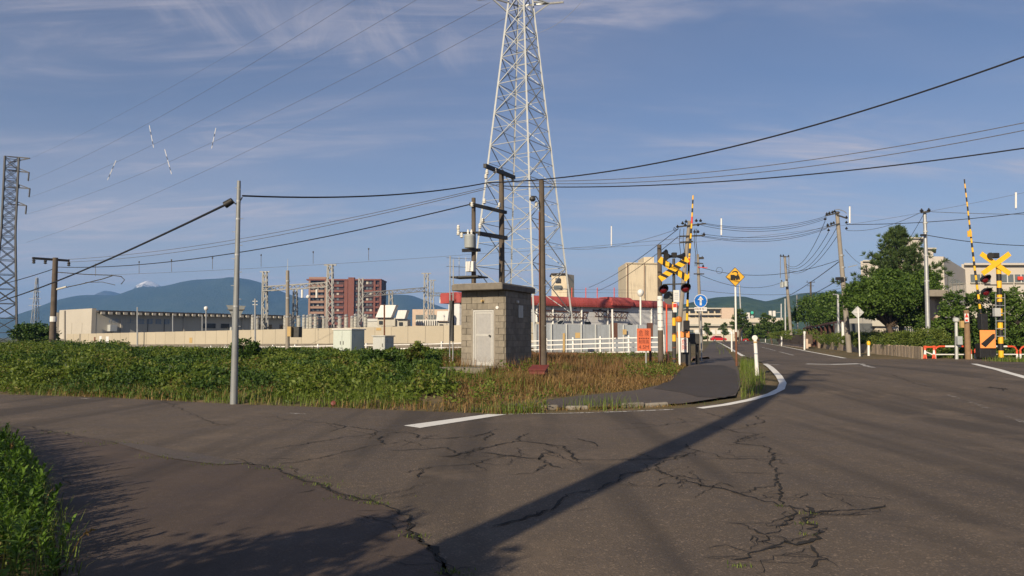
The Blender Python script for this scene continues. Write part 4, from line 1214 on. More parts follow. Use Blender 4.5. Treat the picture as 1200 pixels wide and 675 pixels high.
MB().obox(S(430, 376.5, 76), Vector((PX(26, 76), 0, 0)), (0, 1.6, 0), UP * PX(3, 76)).build('top_duct', 'cabinet_grey', tr2)
pk = thing('pink_building', 'low pinkish flat roofed building behind the low white enclosure', 'building', S(505, 390, 120))
MB().obox(S(483, 395, 120), Vector((PX(45, 120), 0, 0)), (0, 10, 0), UP * (S(483, 362.5, 120).z - S(483, 395, 120).z)).build('wall', 'pink_block', pk)
for k in range(2): MB().obox(S(487 + 14 * k, 376, 119.9), Vector((PX(10, 120), 0, 0)), (0, 0.2, 0), UP * PX(7, 120)).build('window', 'glass_grey', pk)

# ================================================================== brown apartment block
AP = thing('apartment_block', 'brown brick apartment block with balconies far behind the substation', 'building', S(404, 395, 400))
Ya = 400.0
def fc(px, py, Y): return S(px, py, Y)
sto = 6.35
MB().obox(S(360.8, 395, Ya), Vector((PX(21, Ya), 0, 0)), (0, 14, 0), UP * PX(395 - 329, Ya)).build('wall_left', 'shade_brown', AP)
MB().obox(S(382, 395, Ya - 1), Vector((PX(64, Ya), 0, 0)), (0, 15, 0), UP * PX(395 - 328, Ya)).build('wall', 'brick_shaded', AP)
MB().obox(S(407, 395, Ya - 3), Vector((PX(7, Ya), 0, 0)), (0, 3, 0), UP * PX(395 - 325.5, Ya)).build('stair_tower', 'brick_brown', AP)
MB().obox(S(359, 328.5, Ya - 2.4), Vector((PX(87.5, Ya), 0, 0)), (0, 18, 0), UP * PX(1.6, Ya)).build('roof', 'brick_brown', AP)
MB().obox(S(362, 326.8, Ya), Vector((PX(20, Ya), 0, 0)), (0, 6, 0), UP * PX(2.2, Ya)).build('parapet', 'brick_beige', AP)
for px, w, mat in ((379.5, 3.5, 'brick_beige'), (383, 2.5, 'brick_brown'), (402.5, 4, 'brick_brown'), (437, 2.2, 'brick_brown'), (444, 2.2, 'brick_brown'), (360.5, 2.0, 'brick_beige'), (424, 2, 'brick_shaded')):
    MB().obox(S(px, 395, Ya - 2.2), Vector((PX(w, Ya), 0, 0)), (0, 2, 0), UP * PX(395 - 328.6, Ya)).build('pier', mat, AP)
for k in range(10):
    y = 333.5 + k * sto
    if y > 392: break
    for x0_, x1_, mat, dz in ((362.6, 379.3, 'brick_beige', 2.6), (385.6, 402.3, 'brick_brown', 2.6), (414.5, 424, 'brick_shaded', 2.4), (426.2, 436.8, 'brick_brown' if k % 2 else 'brick_shaded', 2.4), (439.4, 443.8, 'brick_brown', 2.4)):
        MB().obox(S(x0_, y + dz, Ya - 2.0), Vector((PX(x1_ - x0_, Ya), 0, 0)), (0, 0.25, 0), UP * PX(dz, Ya)).build('balcony', mat, AP)
    for x in (365, 371, 375.5, 388, 394.5, 416, 420, 429, 433):
        MB().obox(S(x, y - 0.6, Ya - 1.2 if x > 382 else Ya - 0.15), Vector((PX(2.6, Ya), 0, 0)), (0, 0.3, 0), UP * PX(2.8, Ya)).build('window', 'glass_grey' if (k + int(x)) % 3 else 'hall_white', AP)

# ================================================================== red roofed works hall
Yr = 82.0
RD = Vector((0.80, 0.60, 0)).normalized(); RN = Vector((RD.y, -RD.x, 0)) * -1
def rh(px, py):                                 # point on the front wall plane through (700, Yr)
    d = ray(px, py); p0 = S(700, 380, Yr); n = Vector((RD.y, -RD.x, 0))
    k = ((p0 - Vector((0, 0, EYE))).dot(n)) / d.dot(n)
    return Vector((0, 0, EYE)) + d * k
depth = Vector((-RD.y, RD.x, 0))
rr = thing('works_hall', 'long pale works hall with rounded red metal roof behind the railway', 'building', Vector((rh(640, 395).x, rh(640, 395).y, 0)))
a, b_ = rh(538, 400), rh(792, 400)
zt = rh(660, 357).z
MB().obox(Vector((a.x, a.y, 0)), Vector((b_.x - a.x, b_.y - a.y, 0)), depth * 2.0, UP * zt).build('wall', 'siding', rr)
Lr = (Vector((b_.x, b_.y, 0)) - Vector((a.x, a.y, 0))).length
for k in range(9):                                                  # siding courses
    z = 0.45 + k * 0.62
    if z > zt - 0.2: break
    m_ = (Vector((a.x, a.y, z)) + Vector((b_.x, b_.y, z))) / 2 - depth * 0.03
    piece('siding_board', 'siding', rr, m_, (Lr, 0.05, 0.6), math.atan2(RD.y, RD.x))
# rounded eave in ribbed pieces
def eave(px0, px1, dz, out, r_):
    p, q = rh(px0, 357), rh(px1, 357)
    L = (q - p).length; n = int(L / 0.62)
    for k in range(n):
        o = Vector((p.x, p.y, zt + dz)) + RD * (L * k / n)
        poly = []
        for j in range(8):
            t_ = math.pi * (0.5 + 0.62 * j / 7) + 0.0
            poly.append(o + depth * (r_ * 1.0 - out + r_ * math.cos(t_) * 1.0) + UP * (r_ * math.sin(t_)))
        poly.append(o + depth * r_ * 2 + UP * (-0.2)); poly.append(o + depth * r_ * 2 + UP * r_)
        MB().prism(poly, RD * (L / n - 0.05)).build('roof_rib', 'red_roof', rr)
    MB().obox(Vector((p.x, p.y, zt + dz - 0.25)) + depth * 0.2, RD * L, depth * 3, UP * (0.25 + r_ * 0.9)).build('roof_core', 'red_roof', rr)
eave(536, 736, 0.1, 0.6, 0.78)
eave(712, 736.5, 0.35, 0.85, 0.72)
eave(737, 792, 0.25, 0.4, 0.62)
MB().obox(Vector((rh(538, 350).x, rh(538, 350).y, zt + 0.8)) + depth * 1.5, RD * Lr, depth * 2, UP * 0.1).build('roof_deck', 'red_roof', rr)
for x0_, x1_ in ((626, 689), (694, 736)):                           # timber lattice awnings
    aw = thing('lattice_awning', 'dark timber lattice awning on the works hall wall, ' + ('left one' if x0_ < 650 else 'right one'), 'awning', rh(x0_, 372))
    p, q = rh(x0_, 363.5), rh(x1_, 366)
    lo_p, lo_q = rh(x0_, 371), rh(x1_ - 5, 373)
    f_ = -depth * 0.5
    MB().bar(p + f_ * .1, q + f_ * .1, 0.12).build('top_rail', 'brown_wood', aw); MB().bar(lo_p + f_, lo_q + f_, 0.12).build('bottom_rail', 'brown_wood', aw)
    n = int((x1_ - x0_) / 7)
    for k in range(n):
        u0, u1 = k / n, (k + 1) / n
        strut('slat', 'brown_wood', aw, p + (q - p) * u0 + f_ * .1, lo_p + (lo_q - lo_p) * u1 + f_, 0.055)
        strut('slat', 'brown_wood', aw, p + (q - p) * u1 + f_ * .1, lo_p + (lo_q - lo_p) * u0 + f_, 0.055)
for px in (647, 680.5, 711, 762.5, 628): MB().tube(rh(px, 398) - depth * 0.15, rh(px, 354) - depth * 0.15, 0.11, 0.11, 8).build('downpipe', 'white_paint', rr)
for px, w, y0_, y1_ in ((653, 9, 376, 381), (685, 8.5, 377, 381.5), (735, 8, 379, 381), (672, 4, 361, 362.3), (701, 4.5, 362, 363.5), (711, 5, 362, 363.5)):
    MB().obox(rh(px, y1_) - depth * 0.1, RD * PX(w, Yr), depth * 0.15, UP * PX(y1_ - y0_, Yr)).build('window', 'glass_dark', rr)
rp = thing('roof_fence', 'thin red roof railing posts on the works hall', 'railing', rh(690, 347) + depth * 3)
for px in (691, 707.5, 721, 741): MB().tube(rh(px, 352) + depth * 3, rh(px, 335.5) + depth * 3, 0.05, 0.05, 6).build('post', 'guard_red', rp)
for py in (337.5, 341): MB().tube(rh(675, py) + depth * 3, rh(770, py + 1) + depth * 3, 0.012, 0.012, 4).build('wire', 'wire_grey', rp)
lamp, b, t = simple_pole('globe_lamp', 'lamp post with round white globe in front of the works hall', 751, 400, 750.5, 346, 62, 0.09, 0.075, 'white_paint', 8, 'lamp post')
MB().lathe(t - UP * 0.05, [(0.12, -0.05), (0.24, 0.08), (0.29, 0.27), (0.24, 0.46), (0.1, 0.56), (0.01, 0.58)], 14).build('globe', 'lamp_globe', lamp, smooth=True)

# stair tower blocks behind
tw = thing('roof_tower', 'small beige tower block with open window behind the pylon foot', 'building', S(660, 395, 130))
o = S(646.5, 395, 130)
MB().obox(o, Vector((PX(18, 130), -0.6, 0)), Vector((0.4, 5, 0)), UP * (S(646, 321.5, 130).z - o.z)).build('wall', 'beige_render', tw)
MB().obox(o + Vector((PX(18, 130), -0.6, 0)), Vector((PX(9.5, 130), 2.2, 0)), Vector((0.4, 5, 0)), UP * (S(646, 321.5, 130).z - o.z)).build('wall', 'beige_render', tw)
MB().obox(S(646, 321.4, 129.4), Vector((PX(18.6, 130), -0.6, 0)), Vector((0, 6, 0)), UP * 0.2).build('roof', 'roof_dark', tw)
MB().obox(S(651, 331, 129.5), Vector((PX(5.5, 130), -.2, 0)), (0, 0.5, 0), UP * PX(5, 130)).build('window', 'glass_dark', tw)
MB().obox(S(649, 338.5, 129.4), Vector((PX(9, 130), -.3, 0)), (0, 0.6, 0), UP * PX(4, 130)).build('window', 'glass_grey', tw)
bb = thing('beige_block', 'tall windowless beige block with dark rain streaks behind the crossing signal', 'building', S(753, 395, 110))
zt = S(735, 308, 110).z
MB().obox(S(734.2, 395, 110), Vector((PX(39, 110), 0.3, 0)), (0, 8, 0), UP * (zt - S(734, 395, 110).z)).build('wall', 'beige_render', bb)
MB().obox(S(754.5, 309, 110.6), Vector((PX(12, 110), 0, 0)), (0, 5, 0), UP * PX(8, 110)).build('penthouse', 'beige_render', bb)
MB().obox(S(733.8, 308.8, 109.8), Vector((PX(39.6, 110), 0.3, 0)), (0, 8.4, 0), UP * PX(1.2, 110)).build('coping', 'beige_render', bb)
for px in (735.2, 755): MB().tube(S(px, 350, 109.7), S(px, 309, 109.7), 0.05, 0.05, 6).build('drain_pipe', 'rust', bb)

# blue grey panel fence in front of the works hall
pf = thing('sheet_fence', 'blue grey sheet metal fence panels in front of the works hall', 'fence', S(640, 400, 56))
n = 10
pA, pB = S(628, 400, 51), S(792, 398, 57)
for k in range(n):
    p = pA + (pB - pA) * (k / n); q = pA + (pB - pA) * ((k + 1) / n)
    c = (p + q) / 2; top = S(700, 380.5, 54).z
    piece('sheet', 'panel_blue', pf, (c.x, c.y, (top + 0.2) / 2), ((q - p).length - 0.04, 0.05, top - 0.2), math.atan2((q - p).y, (q - p).x))
    piece('post', 'cabinet_grey', pf, (p.x, p.y - 0.06, (top + 0.2) / 2), (0.09, 0.09, top - 0.15))
for px, w in ((719.5, 7.5), (761.5, 6)):
    MB().box(S(px, 388, 49), (PX(w, 49), 0.4, PX(19, 49))).build('gate_pier', 'brown_wood', pf)
for px, py, w, h, mat in ((677, 393, 5.5, 6, 'tan_plate'), (732, 389, 4.5, 6, 'tan_plate')):
    MB().box(S(px, py, 51 if px < 700 else 54.5), (PX(w, 54), 0.04, PX(h, 54))).build('notice', mat, pf)
cpn = thing('corner_panels', 'two cream wall panels just right of the hut behind the railing', 'wall', S(629, 400, 58))
for px in (625, 630.5): MB().box(S(px, 389.5, 56), (PX(5, 56), 0.3, PX(24, 56))).build('panel', 'cream_wall', cpn)
mk, b, t = simple_pole('marker_post', 'short ochre marker post at the white railing', 661, 413, 661, 390.5, 40.5, 0.075, 0.075, 'tan_plate', 6, 'post')
mk, b, t = simple_pole('marker_post', 'tall thin white post behind the white railing', 718.5, 412, 717.5, 362.5, 41.5, 0.055, 0.055, 'white_new', 8, 'post')
# ================================================================== level crossing, our side
def striped(root, p, q, r, n, mats=('yellow_paint', 'black_paint'), name='stripe_band', sides=12, r1=None):
    r1 = r1 or r
    for k in range(n):
        a, b_ = p + (q - p) * (k / n), p + (q - p) * ((k + 1) / n)
        MB().tube(a, b_, r + (r1 - r) * k / n, r + (r1 - r) * (k + 1) / n, sides).build(name, mats[k % len(mats)], root, smooth=True)
def crossbuck(root, c, L, w, right, up, nrm, striped_front=True, slope=0.62):
    for sg_ in (1, -1):
        d = (right + up * slope * sg_).normalized(); e = nrm.cross(d).normalized()
        off = nrm * (0.025 * sg_)
        bd = MB().obox(c + off - d * L / 2 - e * w / 2, d * L, e * w, nrm * 0.018).build('crossbuck_board', 'yellow_paint', root)
        if striped_front:
            n = 9
            for k in range(1, n, 2):
                s0 = -L / 2 + L * k / n + 0.01
                sk = e * w / 2
                m = MB()
                lean = d * 0.07
                a = c + off + nrm * 0.019 + d * s0
                wd = L / n * 0.82
                m.prism([a - sk + lean, a + d * wd - sk + lean, a + d * wd + sk - lean, a + sk - lean], nrm * 0.004).build('black_stripe', 'black_paint', bd)
def lamp_unit(root, c, fwd, r=0.17, red=True):
    un = MB().lathe(c - fwd * 0.16, [(0.09, 0), (r * 0.8, 0.03), (r * 0.8, 0.16), (r, 0.17), (r, 0.19)], 16, fwd).build('lamp_housing', 'black_paint', root, smooth=True)
    MB().lathe(c + fwd * 0.031, [(r * 0.82, 0), (r * 0.72, 0.03), (r * 0.4, 0.055), (0.02, 0.065)], 16, fwd).build('red_lens', 'red_lens', un, smooth=True)
    # hood: upper half shell
    m = MB(); n = 12
    side = fwd.cross(UP).normalized()
    for k in range(n):
        t0, t1 = math.pi * (-0.08 + 1.16 * k / n), math.pi * (-0.08 + 1.16 * (k + 1) / n)
        p0, p1 = side * math.cos(t0) + UP * math.sin(t0), side * math.cos(t1) + UP * math.sin(t1)
        L0, L1 = 0.10 + 0.24 * max(0, math.sin(t0)), 0.10 + 0.24 * max(0, math.sin(t1))
        a = [c + fwd * 0.02 + p0 * r, c + fwd * 0.02 + p1 * r, c + fwd * (0.02 + L1) + p1 * r * 0.97, c + fwd * (0.02 + L0) + p0 * r * 0.97]
        b_ = [c + fwd * 0.02 + p0 * r * 1.06, c + fwd * 0.02 + p1 * r * 1.06, c + fwd * (0.02 + L1) + p1 * r * 1.03, c + fwd * (0.02 + L0) + p0 * r * 1.03]
        m.hexa(a + b_)
    m.build('hood', 'black_paint', un)
    return un
RT, FW = Vector((1, 0, 0)), Vector((0, -1, 0))
YC = 28.0
def gz(px, Y):
    x = S(px, 400, Y).x; return hg(x, Y)
sb = S(790, 425, YC); sb.z = gz(790, YC) - 0.05
cs = thing('crossing_signal', 'railway crossing signal with striped crossbuck and twin red lamps by the footpath', 'crossing signal', sb)
pt = S(789.5, 303, YC)
MB().tube(sb, S(790, 400, YC), 0.075, 0.075, 12).build('post_foot', 'dark_steel', cs, smooth=True)
striped(cs, S(790, 400, YC), S(789.8, 345, YC), 0.072, 6)
MB().tube(S(789.8, 345, YC), pt, 0.06, 0.055, 12).build('upper_post', 'dark_steel', cs, smooth=True)
crossbuck(cs, S(789.5, 315.3, YC - 0.12), 1.34, 0.24, RT, UP, FW, True, 0.72)
MB().bar(S(777, 333.5, YC - 0.05), S(803.5, 332.5, YC - 0.05), 0.05).build('lamp_bar', 'dark_steel', cs)
lamp_unit(cs, S(777, 339.5, YC - 0.1), FW, 0.175); lamp_unit(cs, S(803, 338, YC - 0.1), FW, 0.175)
for px, dx in ((786.5, -1), (793.5, 1)):
    MB().lathe(S(px, 300.5, YC - 0.05), [(0.05, 0), (0.07, 0.1), (0.13, 0.26), (0.15, 0.28)], 12, Vector((dx * 0.8, -0.6, -0.05))).build('horn', 'black_paint', cs, smooth=True)
MB().box(S(790, 299, YC), (0.2, 0.16, 0.2)).build('bell_box', 'black_paint', cs, bevel=0.02)
sg = MB().box(S(792.6, 347, YC - 0.11), (0.23, 0.015, 0.46)).build('notice_plate', 'paper_white', cs)
for k in range(4): MB().box(S(792.6, 343.5 + 2.3 * k, YC - 0.121), (0.15, 0.004, 0.022)).build('print_line', 'blue_letters', sg)
s2 = MB().box(S(790.8, 360.5, YC - 0.11), (0.15, 0.015, 0.36)).build('warning_plate', 'paper_white', cs)
MB().box(S(790.8, 358, YC - 0.121), (0.13, 0.004, 0.14)).build('red_panel', 'red_paint', s2)
MB().lathe(S(785, 349, YC + 0.2), [(0.26, 0), (0.26, 0.012)], 20, FW).build('round_plate_back', 'sign_back', cs)
MB().bar(S(784, 349, YC + 0.21), S(790, 349, YC + 0.05), 0.03).build('plate_bracket', 'dark_steel', cs)
for py in (392, 408, 421): band(cs, S(790, py, YC), 0.085, 0.05, 'rust')

wp2 = S(774.5, 427, 28.6)
pl, b, t = simple_pole('brown_white_pole', 'weathered pole, white in its middle, standing left of the crossing signal', 774.6, 428, 772.6, 287, 28.6, 0.115, 0.085, 'pole_wood', cat='pole')
MB().tube(S(774.1, 387, 28.6), S(773.4, 347, 28.6), 0.118, 0.112, 12).build('white_sleeve', 'white_paint', pl, smooth=True)
for k in range(5): MB().lathe(S(774.1 - .1 * k, 384 - 8 * k, 28.6), [(0.121, 0), (0.121, 0.03)], 12).build('sleeve_seam', 'galv', pl)
MB().lathe(S(775.5, 297, 28.5), [(0.04, 0), (0.06, 0.08), (0.12, 0.2), (0.13, 0.22)], 10, Vector((0.7, -0.7, 0.1))).build('horn', 'black_paint', pl, smooth=True)
rpl, b, t = simple_pole('red_pole', 'thin rust red pole between the white sleeved pole and crossing signal', 781.5, 414, 781, 345, 31, 0.035, 0.035, 'guard_red', 8, 'pole')
# small flashing lamp post
al, b, t = simple_pole('lamp_post', 'thin white post with amber lamp in front of the orange box', 796.5, 424, 795.8, 378, 27.3, 0.045, 0.045, 'white_paint', 10, 'post', zb=gz(796, 27.3) - .05)
MB().lathe(S(795.6, 377.5, 27.3), [(0.03, 0), (0.12, 0.02), (0.13, 0.1), (0.12, 0.17), (0.05, 0.22)], 12).build('amber_lamp', 'amber_lens', al, smooth=True)
# barrier machine and raised rod
bmz = gz(803, 28.4)
bb_ = S(803, 420, 28.4); bb_.z = bmz - 0.05
bm_ = thing('barrier_machine', 'crossing barrier machine with orange box and raised striped rod, left side', 'barrier', bb_)
MB().box((bb_.x, bb_.y, bmz + 0.42), (0.34, 0.4, 0.95)).build('housing', 'dark_steel', bm_, bevel=0.02)
MB().box(S(800.5, 392, 28.1), (0.46, 0.2, 0.24)).build('orange_box', 'orange_paint', bm_, bevel=0.015)
wsn = MB().box(S(802, 404.5, 28.05), (0.26, 0.02, 0.55)).build('notice_plate', 'paper_white', bm_)
text_mesh('危\n険', 0.22, S(802, 404.5, 28.035), RT, UP, 'red_paint', wsn)
striped(bm_, S(804.5, 392, 28.4), S(807.2, 310, 28.4), 0.05, 10, r1=0.042, sides=10)
striped(bm_, S(807.2, 310, 28.4), S(807.7, 303, 28.4), 0.045, 2, ('red_paint', 'red_paint'), sides=10)
striped(bm_, S(807.7, 303, 28.4), S(810.6, 262, 28.4), 0.042, 7, r1=0.036, sides=10)
striped(bm_, S(810.6, 262, 28.4), S(811.0, 254, 28.4), 0.038, 1, ('red_paint', ), sides=10)
striped(bm_, S(811.0, 254, 28.4), S(812.2, 229, 28.4), 0.034, 5, r1=0.028, sides=10)
MB().box(S(804.5, 383, 28.4), (0.2, 0.24, 0.5)).build('pivot_box', 'black_paint', bm_, bevel=0.02)
ctl = S(812, 418, 29.2); ctl.z = gz(812, 29.2) - .05
cb_ = thing('control_box', 'dark grey control box on black legs beside the barrier machine', 'control box', ctl)
MB().box((ctl.x + .02, 29.2, S(812, 397, 29.2).z), (0.42, 0.35, 0.42)).build('box', 'dark_steel', cb_, bevel=0.015)
MB().box((ctl.x + .02, 29.2, S(812, 390.5, 29.2).z), (0.46, 0.4, 0.05)).build('lid', 'cabinet_grey', cb_)
for dx in (-.16, .18): MB().box((ctl.x + dx, 29.2, (ctl.z + S(812, 400, 29.2).z) / 2), (0.13, 0.13, S(812, 400, 29.2).z - ctl.z)).build('leg', 'black_paint', cb_)
for lab, px, Y, yt in (('dark brown low post left of the orange danger sign pole foot', 762, 27.2, 411), ('dark brown low post between the pole and crossing signal', 782.5, 27.8, 412)):
    r, b, t = simple_pole('low_post', lab, px, 424, px, yt, Y, 0.05, 0.05, 'brown_wood', 8, 'post', zb=gz(px, Y) - 0.05)

# danger sign
Yd = 26.0
ds = thing('height_sign', 'orange danger board stating a height limit of 4.5 metres in the dry grass', 'sign', Vector((S(756, 420, Yd).x, Yd, gz(756, Yd))))
MB().tube(Vector((S(757, 420, Yd).x, Yd, gz(757, Yd) - .1)), S(757, 386, Yd), 0.03, 0.03, 8).build('post', 'galv', ds)
pn = MB().box(S(754.6, 398, Yd - 0.05), (PX(16, Yd), 0.02, PX(26, Yd))).build('board', 'sign_orange', ds)
for tx, py, sz, ft in (('危 険', 391, 0.235, 0.36), ('制限高', 401, 0.15, 0.36), ('4.5M', 407, 0.19, 0.36)):
    text_mesh(tx, sz, S(754.6, py, Yd - 0.063), RT, UP, 'sign_text_dark', pn, fit=ft)

for k in range(6): MB().box(S(749.4 + 2.1 * k, 396.6, Yd - 0.062), (0.038, 0.004, 0.045 if k % 2 else 0.06)).build('small_print', 'sign_text_dark', pn)
# blue arrow sign
Yb = 33.0
zb_ = gz(821, Yb)
bs = thing('arrow_sign', 'round blue sign with white up arrow above a small white plate', 'road sign', Vector((S(821.5, 416, Yb).x, Yb, zb_)))
MB().tube(Vector((S(822, 416, Yb).x, Yb, zb_ - .1)), S(821, 349, Yb), 0.035, 0.035, 10).build('post', 'galv', bs, smooth=True)
bc = S(821, 352.7, Yb - 0.06)
MB().lathe(bc, [(0.305, 0), (0.305, 0.010)], 28, FW).build('rim', 'paper_white', bs)
dsk = MB().lathe(bc + FW * 0.0102, [(0.278, 0), (0.278, 0.003)], 28, FW).build('disc', 'sign_blue', bs)
a = MB(); f0 = bc + FW * 0.0145
a.prism([f0 + Vector(q) for q in ((-0.045, 0, -0.2), (0.045, 0, -0.2), (0.045, 0, 0.06), (0.14, 0, 0.04), (0, 0, 0.22), (-0.14, 0, 0.04), (-0.045, 0, 0.06))], FW * 0.004)
a.build('arrow', 'paper_white', dsk)
plt = MB().box(S(821, 362.3, Yb - 0.06), (PX(14.5, Yb), 0.012, PX(4.6, Yb))).build('plate', 'paper_white', bs)
text_mesh('自転車 除く', 0.12, S(821, 362.3, Yb - 0.068), RT, UP, 'sign_text_dark', plt, fit=0.48)

# yellow diamond railway sign
Yy = 27.5
zb_ = gz(862, Yy)
ys = thing('diamond_sign', 'yellow diamond warning sign with black steam locomotive on a brown and white post', 'road sign', Vector((S(862, 420, Yy).x, Yy, zb_)))
MB().tube(Vector((S(863, 420, Yy).x, Yy, zb_ - .1)), S(862.5, 389, Yy), 0.04, 0.04, 10).build('lower_post', 'rust', ys, smooth=True)
MB().tube(S(862.5, 389, Yy), S(861.6, 322, Yy), 0.036, 0.036, 10).build('upper_post', 'white_paint', ys, smooth=True)
c = S(861.5, 324.5, Yy - 0.06); hd = PX(11.4, Yy)
bl = MB().prism([c + Vector((hd, 0, 0)), c + Vector((0, 0, hd)), c + Vector((-hd, 0, 0)), c + Vector((0, 0, -hd))], FW * 0.010).build('border', 'black_paint', ys)
k_ = 0.93
yb_ = MB().prism([c + FW * 0.0105 + Vector(q) * hd * k_ for q in ((1, 0, 0), (0, 0, 1), (-1, 0, 0), (0, 0, -1))], FW * 0.004).build('panel', 'sign_yellow', ys)
f0 = c + FW * 0.015
lo = MB()
def lp_(pts): lo.prism([f0 + Vector((x, 0, z)) for x, z in pts], FW * 0.004)
lp_([(-0.18, -0.06), (0.17, -0.06), (0.17, -0.02), (0.14, 0.05), (-0.02, 0.05), (-0.02, 0.08), (-0.18, 0.08)])
lp_([(0.07, 0.05), (0.12, 0.05), (0.13, 0.1), (0.06, 0.1)])
lp_([(-0.13, 0.16), (-0.10, 0.20), (-0.02, 0.23), (0.07, 0.22), (0.11, 0.17), (0.105, 0.12), (0.07, 0.12), (0.05, 0.17), (-0.02, 0.19), (-0.09, 0.16)])
for x, r_ in ((-0.13, 0.045), (-0.04, 0.045), (0.06, 0.045), (0.14, 0.032)):
    lo.prism([f0 + FW * 0.0045 + Vector((x + r_ * math.cos(t_), 0, -0.08 + r_ * math.sin(t_))) for t_ in [2 * math.pi * q / 12 for q in range(12)]], FW * 0.003)
lo.build('locomotive', 'black_paint', yb_)

# white delineator bollard in the grass tip
g = G(887.6, 441.5)
dl = thing('delineator', 'leaning white delineator post with round reflector in the grass tip', 'bollard', g)
tpt = S(885, 399, g.y)
MB().tube(g - UP * .05, tpt, 0.06, 0.055, 14).build('post', 'white_new', dl, smooth=True)
MB().tube(g - UP * .04, g + UP * 0.035, 0.085, 0.075, 14).build('foot', 'rubber', dl)
MB().lathe(S(884.6, 396, g.y) - FW * 0.02, [(0.085, 0), (0.085, 0.03), (0.07, 0.04)], 16, FW).build('reflector', 'lamp_globe', dl)
band(dl, g + (tpt - g) * 0.62, 0.061, 0.03, 'blue_letters'); band(dl, g + (tpt - g) * 0.93, 0.0625, 0.05, 'tan_plate')

# ================================================================== level crossing, far side
YR = 36.5
sb = S(1173, 418, YR); sb.z = 0.45
rs = thing('crossing_signal', 'crossing signal seen from behind with plain yellow cross by the right hedge', 'crossing signal', sb)
striped(rs, S(1173.2, 419, YR), S(1170, 305, YR), 0.115, 14)
crossbuck(rs, S(1166.8, 309, YR - 0.16), 1.75, 0.25, RT, UP, FW, False, 0.72)
MB().box(S(1166, 299.5, YR), (0.34, 0.24, 0.26)).build('bell_box', 'black_paint', rs, bevel=0.03)
MB().lathe(S(1163, 300, YR - .1), [(0.05, 0), (0.1, 0.15), (0.16, 0.3)], 10, Vector((-0.7, -0.6, 0))).build('horn', 'black_paint', rs)
MB().bar(S(1154, 334, YR), S(1170, 334, YR), 0.06).build('lamp_bar', 'dark_steel', rs)
lamp_unit(rs, S(1154, 327.5, YR - .1), FW, 0.2); lamp_unit(rs, S(1155, 342.5, YR - .1), FW, 0.2)
for k in range(6):
    MB().bar(S(1166.5, 349 + 9 * k, YR - .12), S(1177.5, 349 + 9 * k, YR - .12), 0.035).build('ladder_rung', 'galv', rs)
for px in (1166.7, 1177.3): MB().bar(S(px, 344, YR - .12), S(px + .6, 398, YR - .12), 0.03).build('ladder_rail', 'galv', rs)
MB().box(S(1168, 366, YR - .2), (0.3, 0.2, 0.42)).build('junction_box', 'cabinet_grey', rs, bevel=0.01)
b0 = S(1151, 419, YR - .6); b0.z = 0.45
rb2 = thing('barrier_machine', 'crossing barrier machine with large orange panel and raised rod by the right hedge', 'barrier', b0)
MB().box(S(1151.5, 411, YR - .6), (0.5, 0.4, 0.7)).build('housing', 'black_paint', rb2, bevel=0.02)
MB().box(S(1162, 411, YR - .6), (0.3, 0.3, 0.7)).build('leg', 'black_paint', rb2, bevel=0.02)
op = MB().box(S(1157.5, 397.5, YR - .85), (PX(17.5, YR), 0.04, PX(20.5, YR))).build('orange_panel', 'orange_paint', rb2, bevel=0.008)
q0 = S(1149.2, 406, YR - .88)
MB().prism([S(1149.5, 403, YR - .876), S(1155, 407, YR - .876), S(1165.8, 396, YR - .876), S(1165.8, 391, YR - .876), S(1163, 391.5, YR - .876)], FW * 0.004).build('black_stripe', 'black_paint', op)
MB().box(S(1151.5, 377, YR - .6), (0.32, 0.34, 0.8)).build('pivot_box', 'black_paint', rb2, bevel=0.02)
striped(rb2, S(1150, 373, YR - .6), S(1142.5, 317, YR - .6), 0.055, 10, r1=0.05, sides=10)
striped(rb2, S(1142.5, 317, YR - .6), S(1130, 210, YR - .6), 0.05, 20, r1=0.028, sides=10)
MB().box(S(1136.2, 274, YR - .68), (0.22, 0.02, 0.3)).build('yellow_tag', 'sign_yellow', rb2)
r, b, t = simple_pole('signal_post', 'grey relay post with small box left of the right barrier machine', 1121, 419, 1120.5, 376, 36.3, 0.08, 0.07, 'cabinet_grey', 10, 'post', zb=0.4)
MB().lathe(t, [(0.13, -0.05), (0.15, 0.0), (0.15, 0.12), (0.05, 0.17)], 12).build('cap', 'cabinet_grey', r)
MB().box(S(1124, 399, 36.1), (0.24, 0.2, 0.42)).build('box', 'transformer_grey', r, bevel=0.01)
MB().box(S(1128, 380, 36.1), (0.24, 0.15, 0.34)).build('small_box', 'tan_plate', r)
r, b, t = simple_pole('wooden_post', 'tan wooden post with red and white plate before the right hedge', 1134.5, 420, 1132.4, 363.5, 36.0, 0.135, 0.12, 'post_brown', 12, 'post', zb=0.4)
s3 = MB().box(S(1132.8, 372.5, 35.8), (0.2, 0.02, 0.42)).build('plate', 'paper_white', r)
MB().prism([S(1132.8, 367, 35.785), S(1135, 372, 35.785), S(1130.6, 372, 35.785)], FW * 0.004).build('red_triangle', 'red_paint', s3)
MB().box(S(1132.8, 375.5, 35.785), (0.13, 0.004, 0.1)).build('red_panel', 'red_paint', s3)
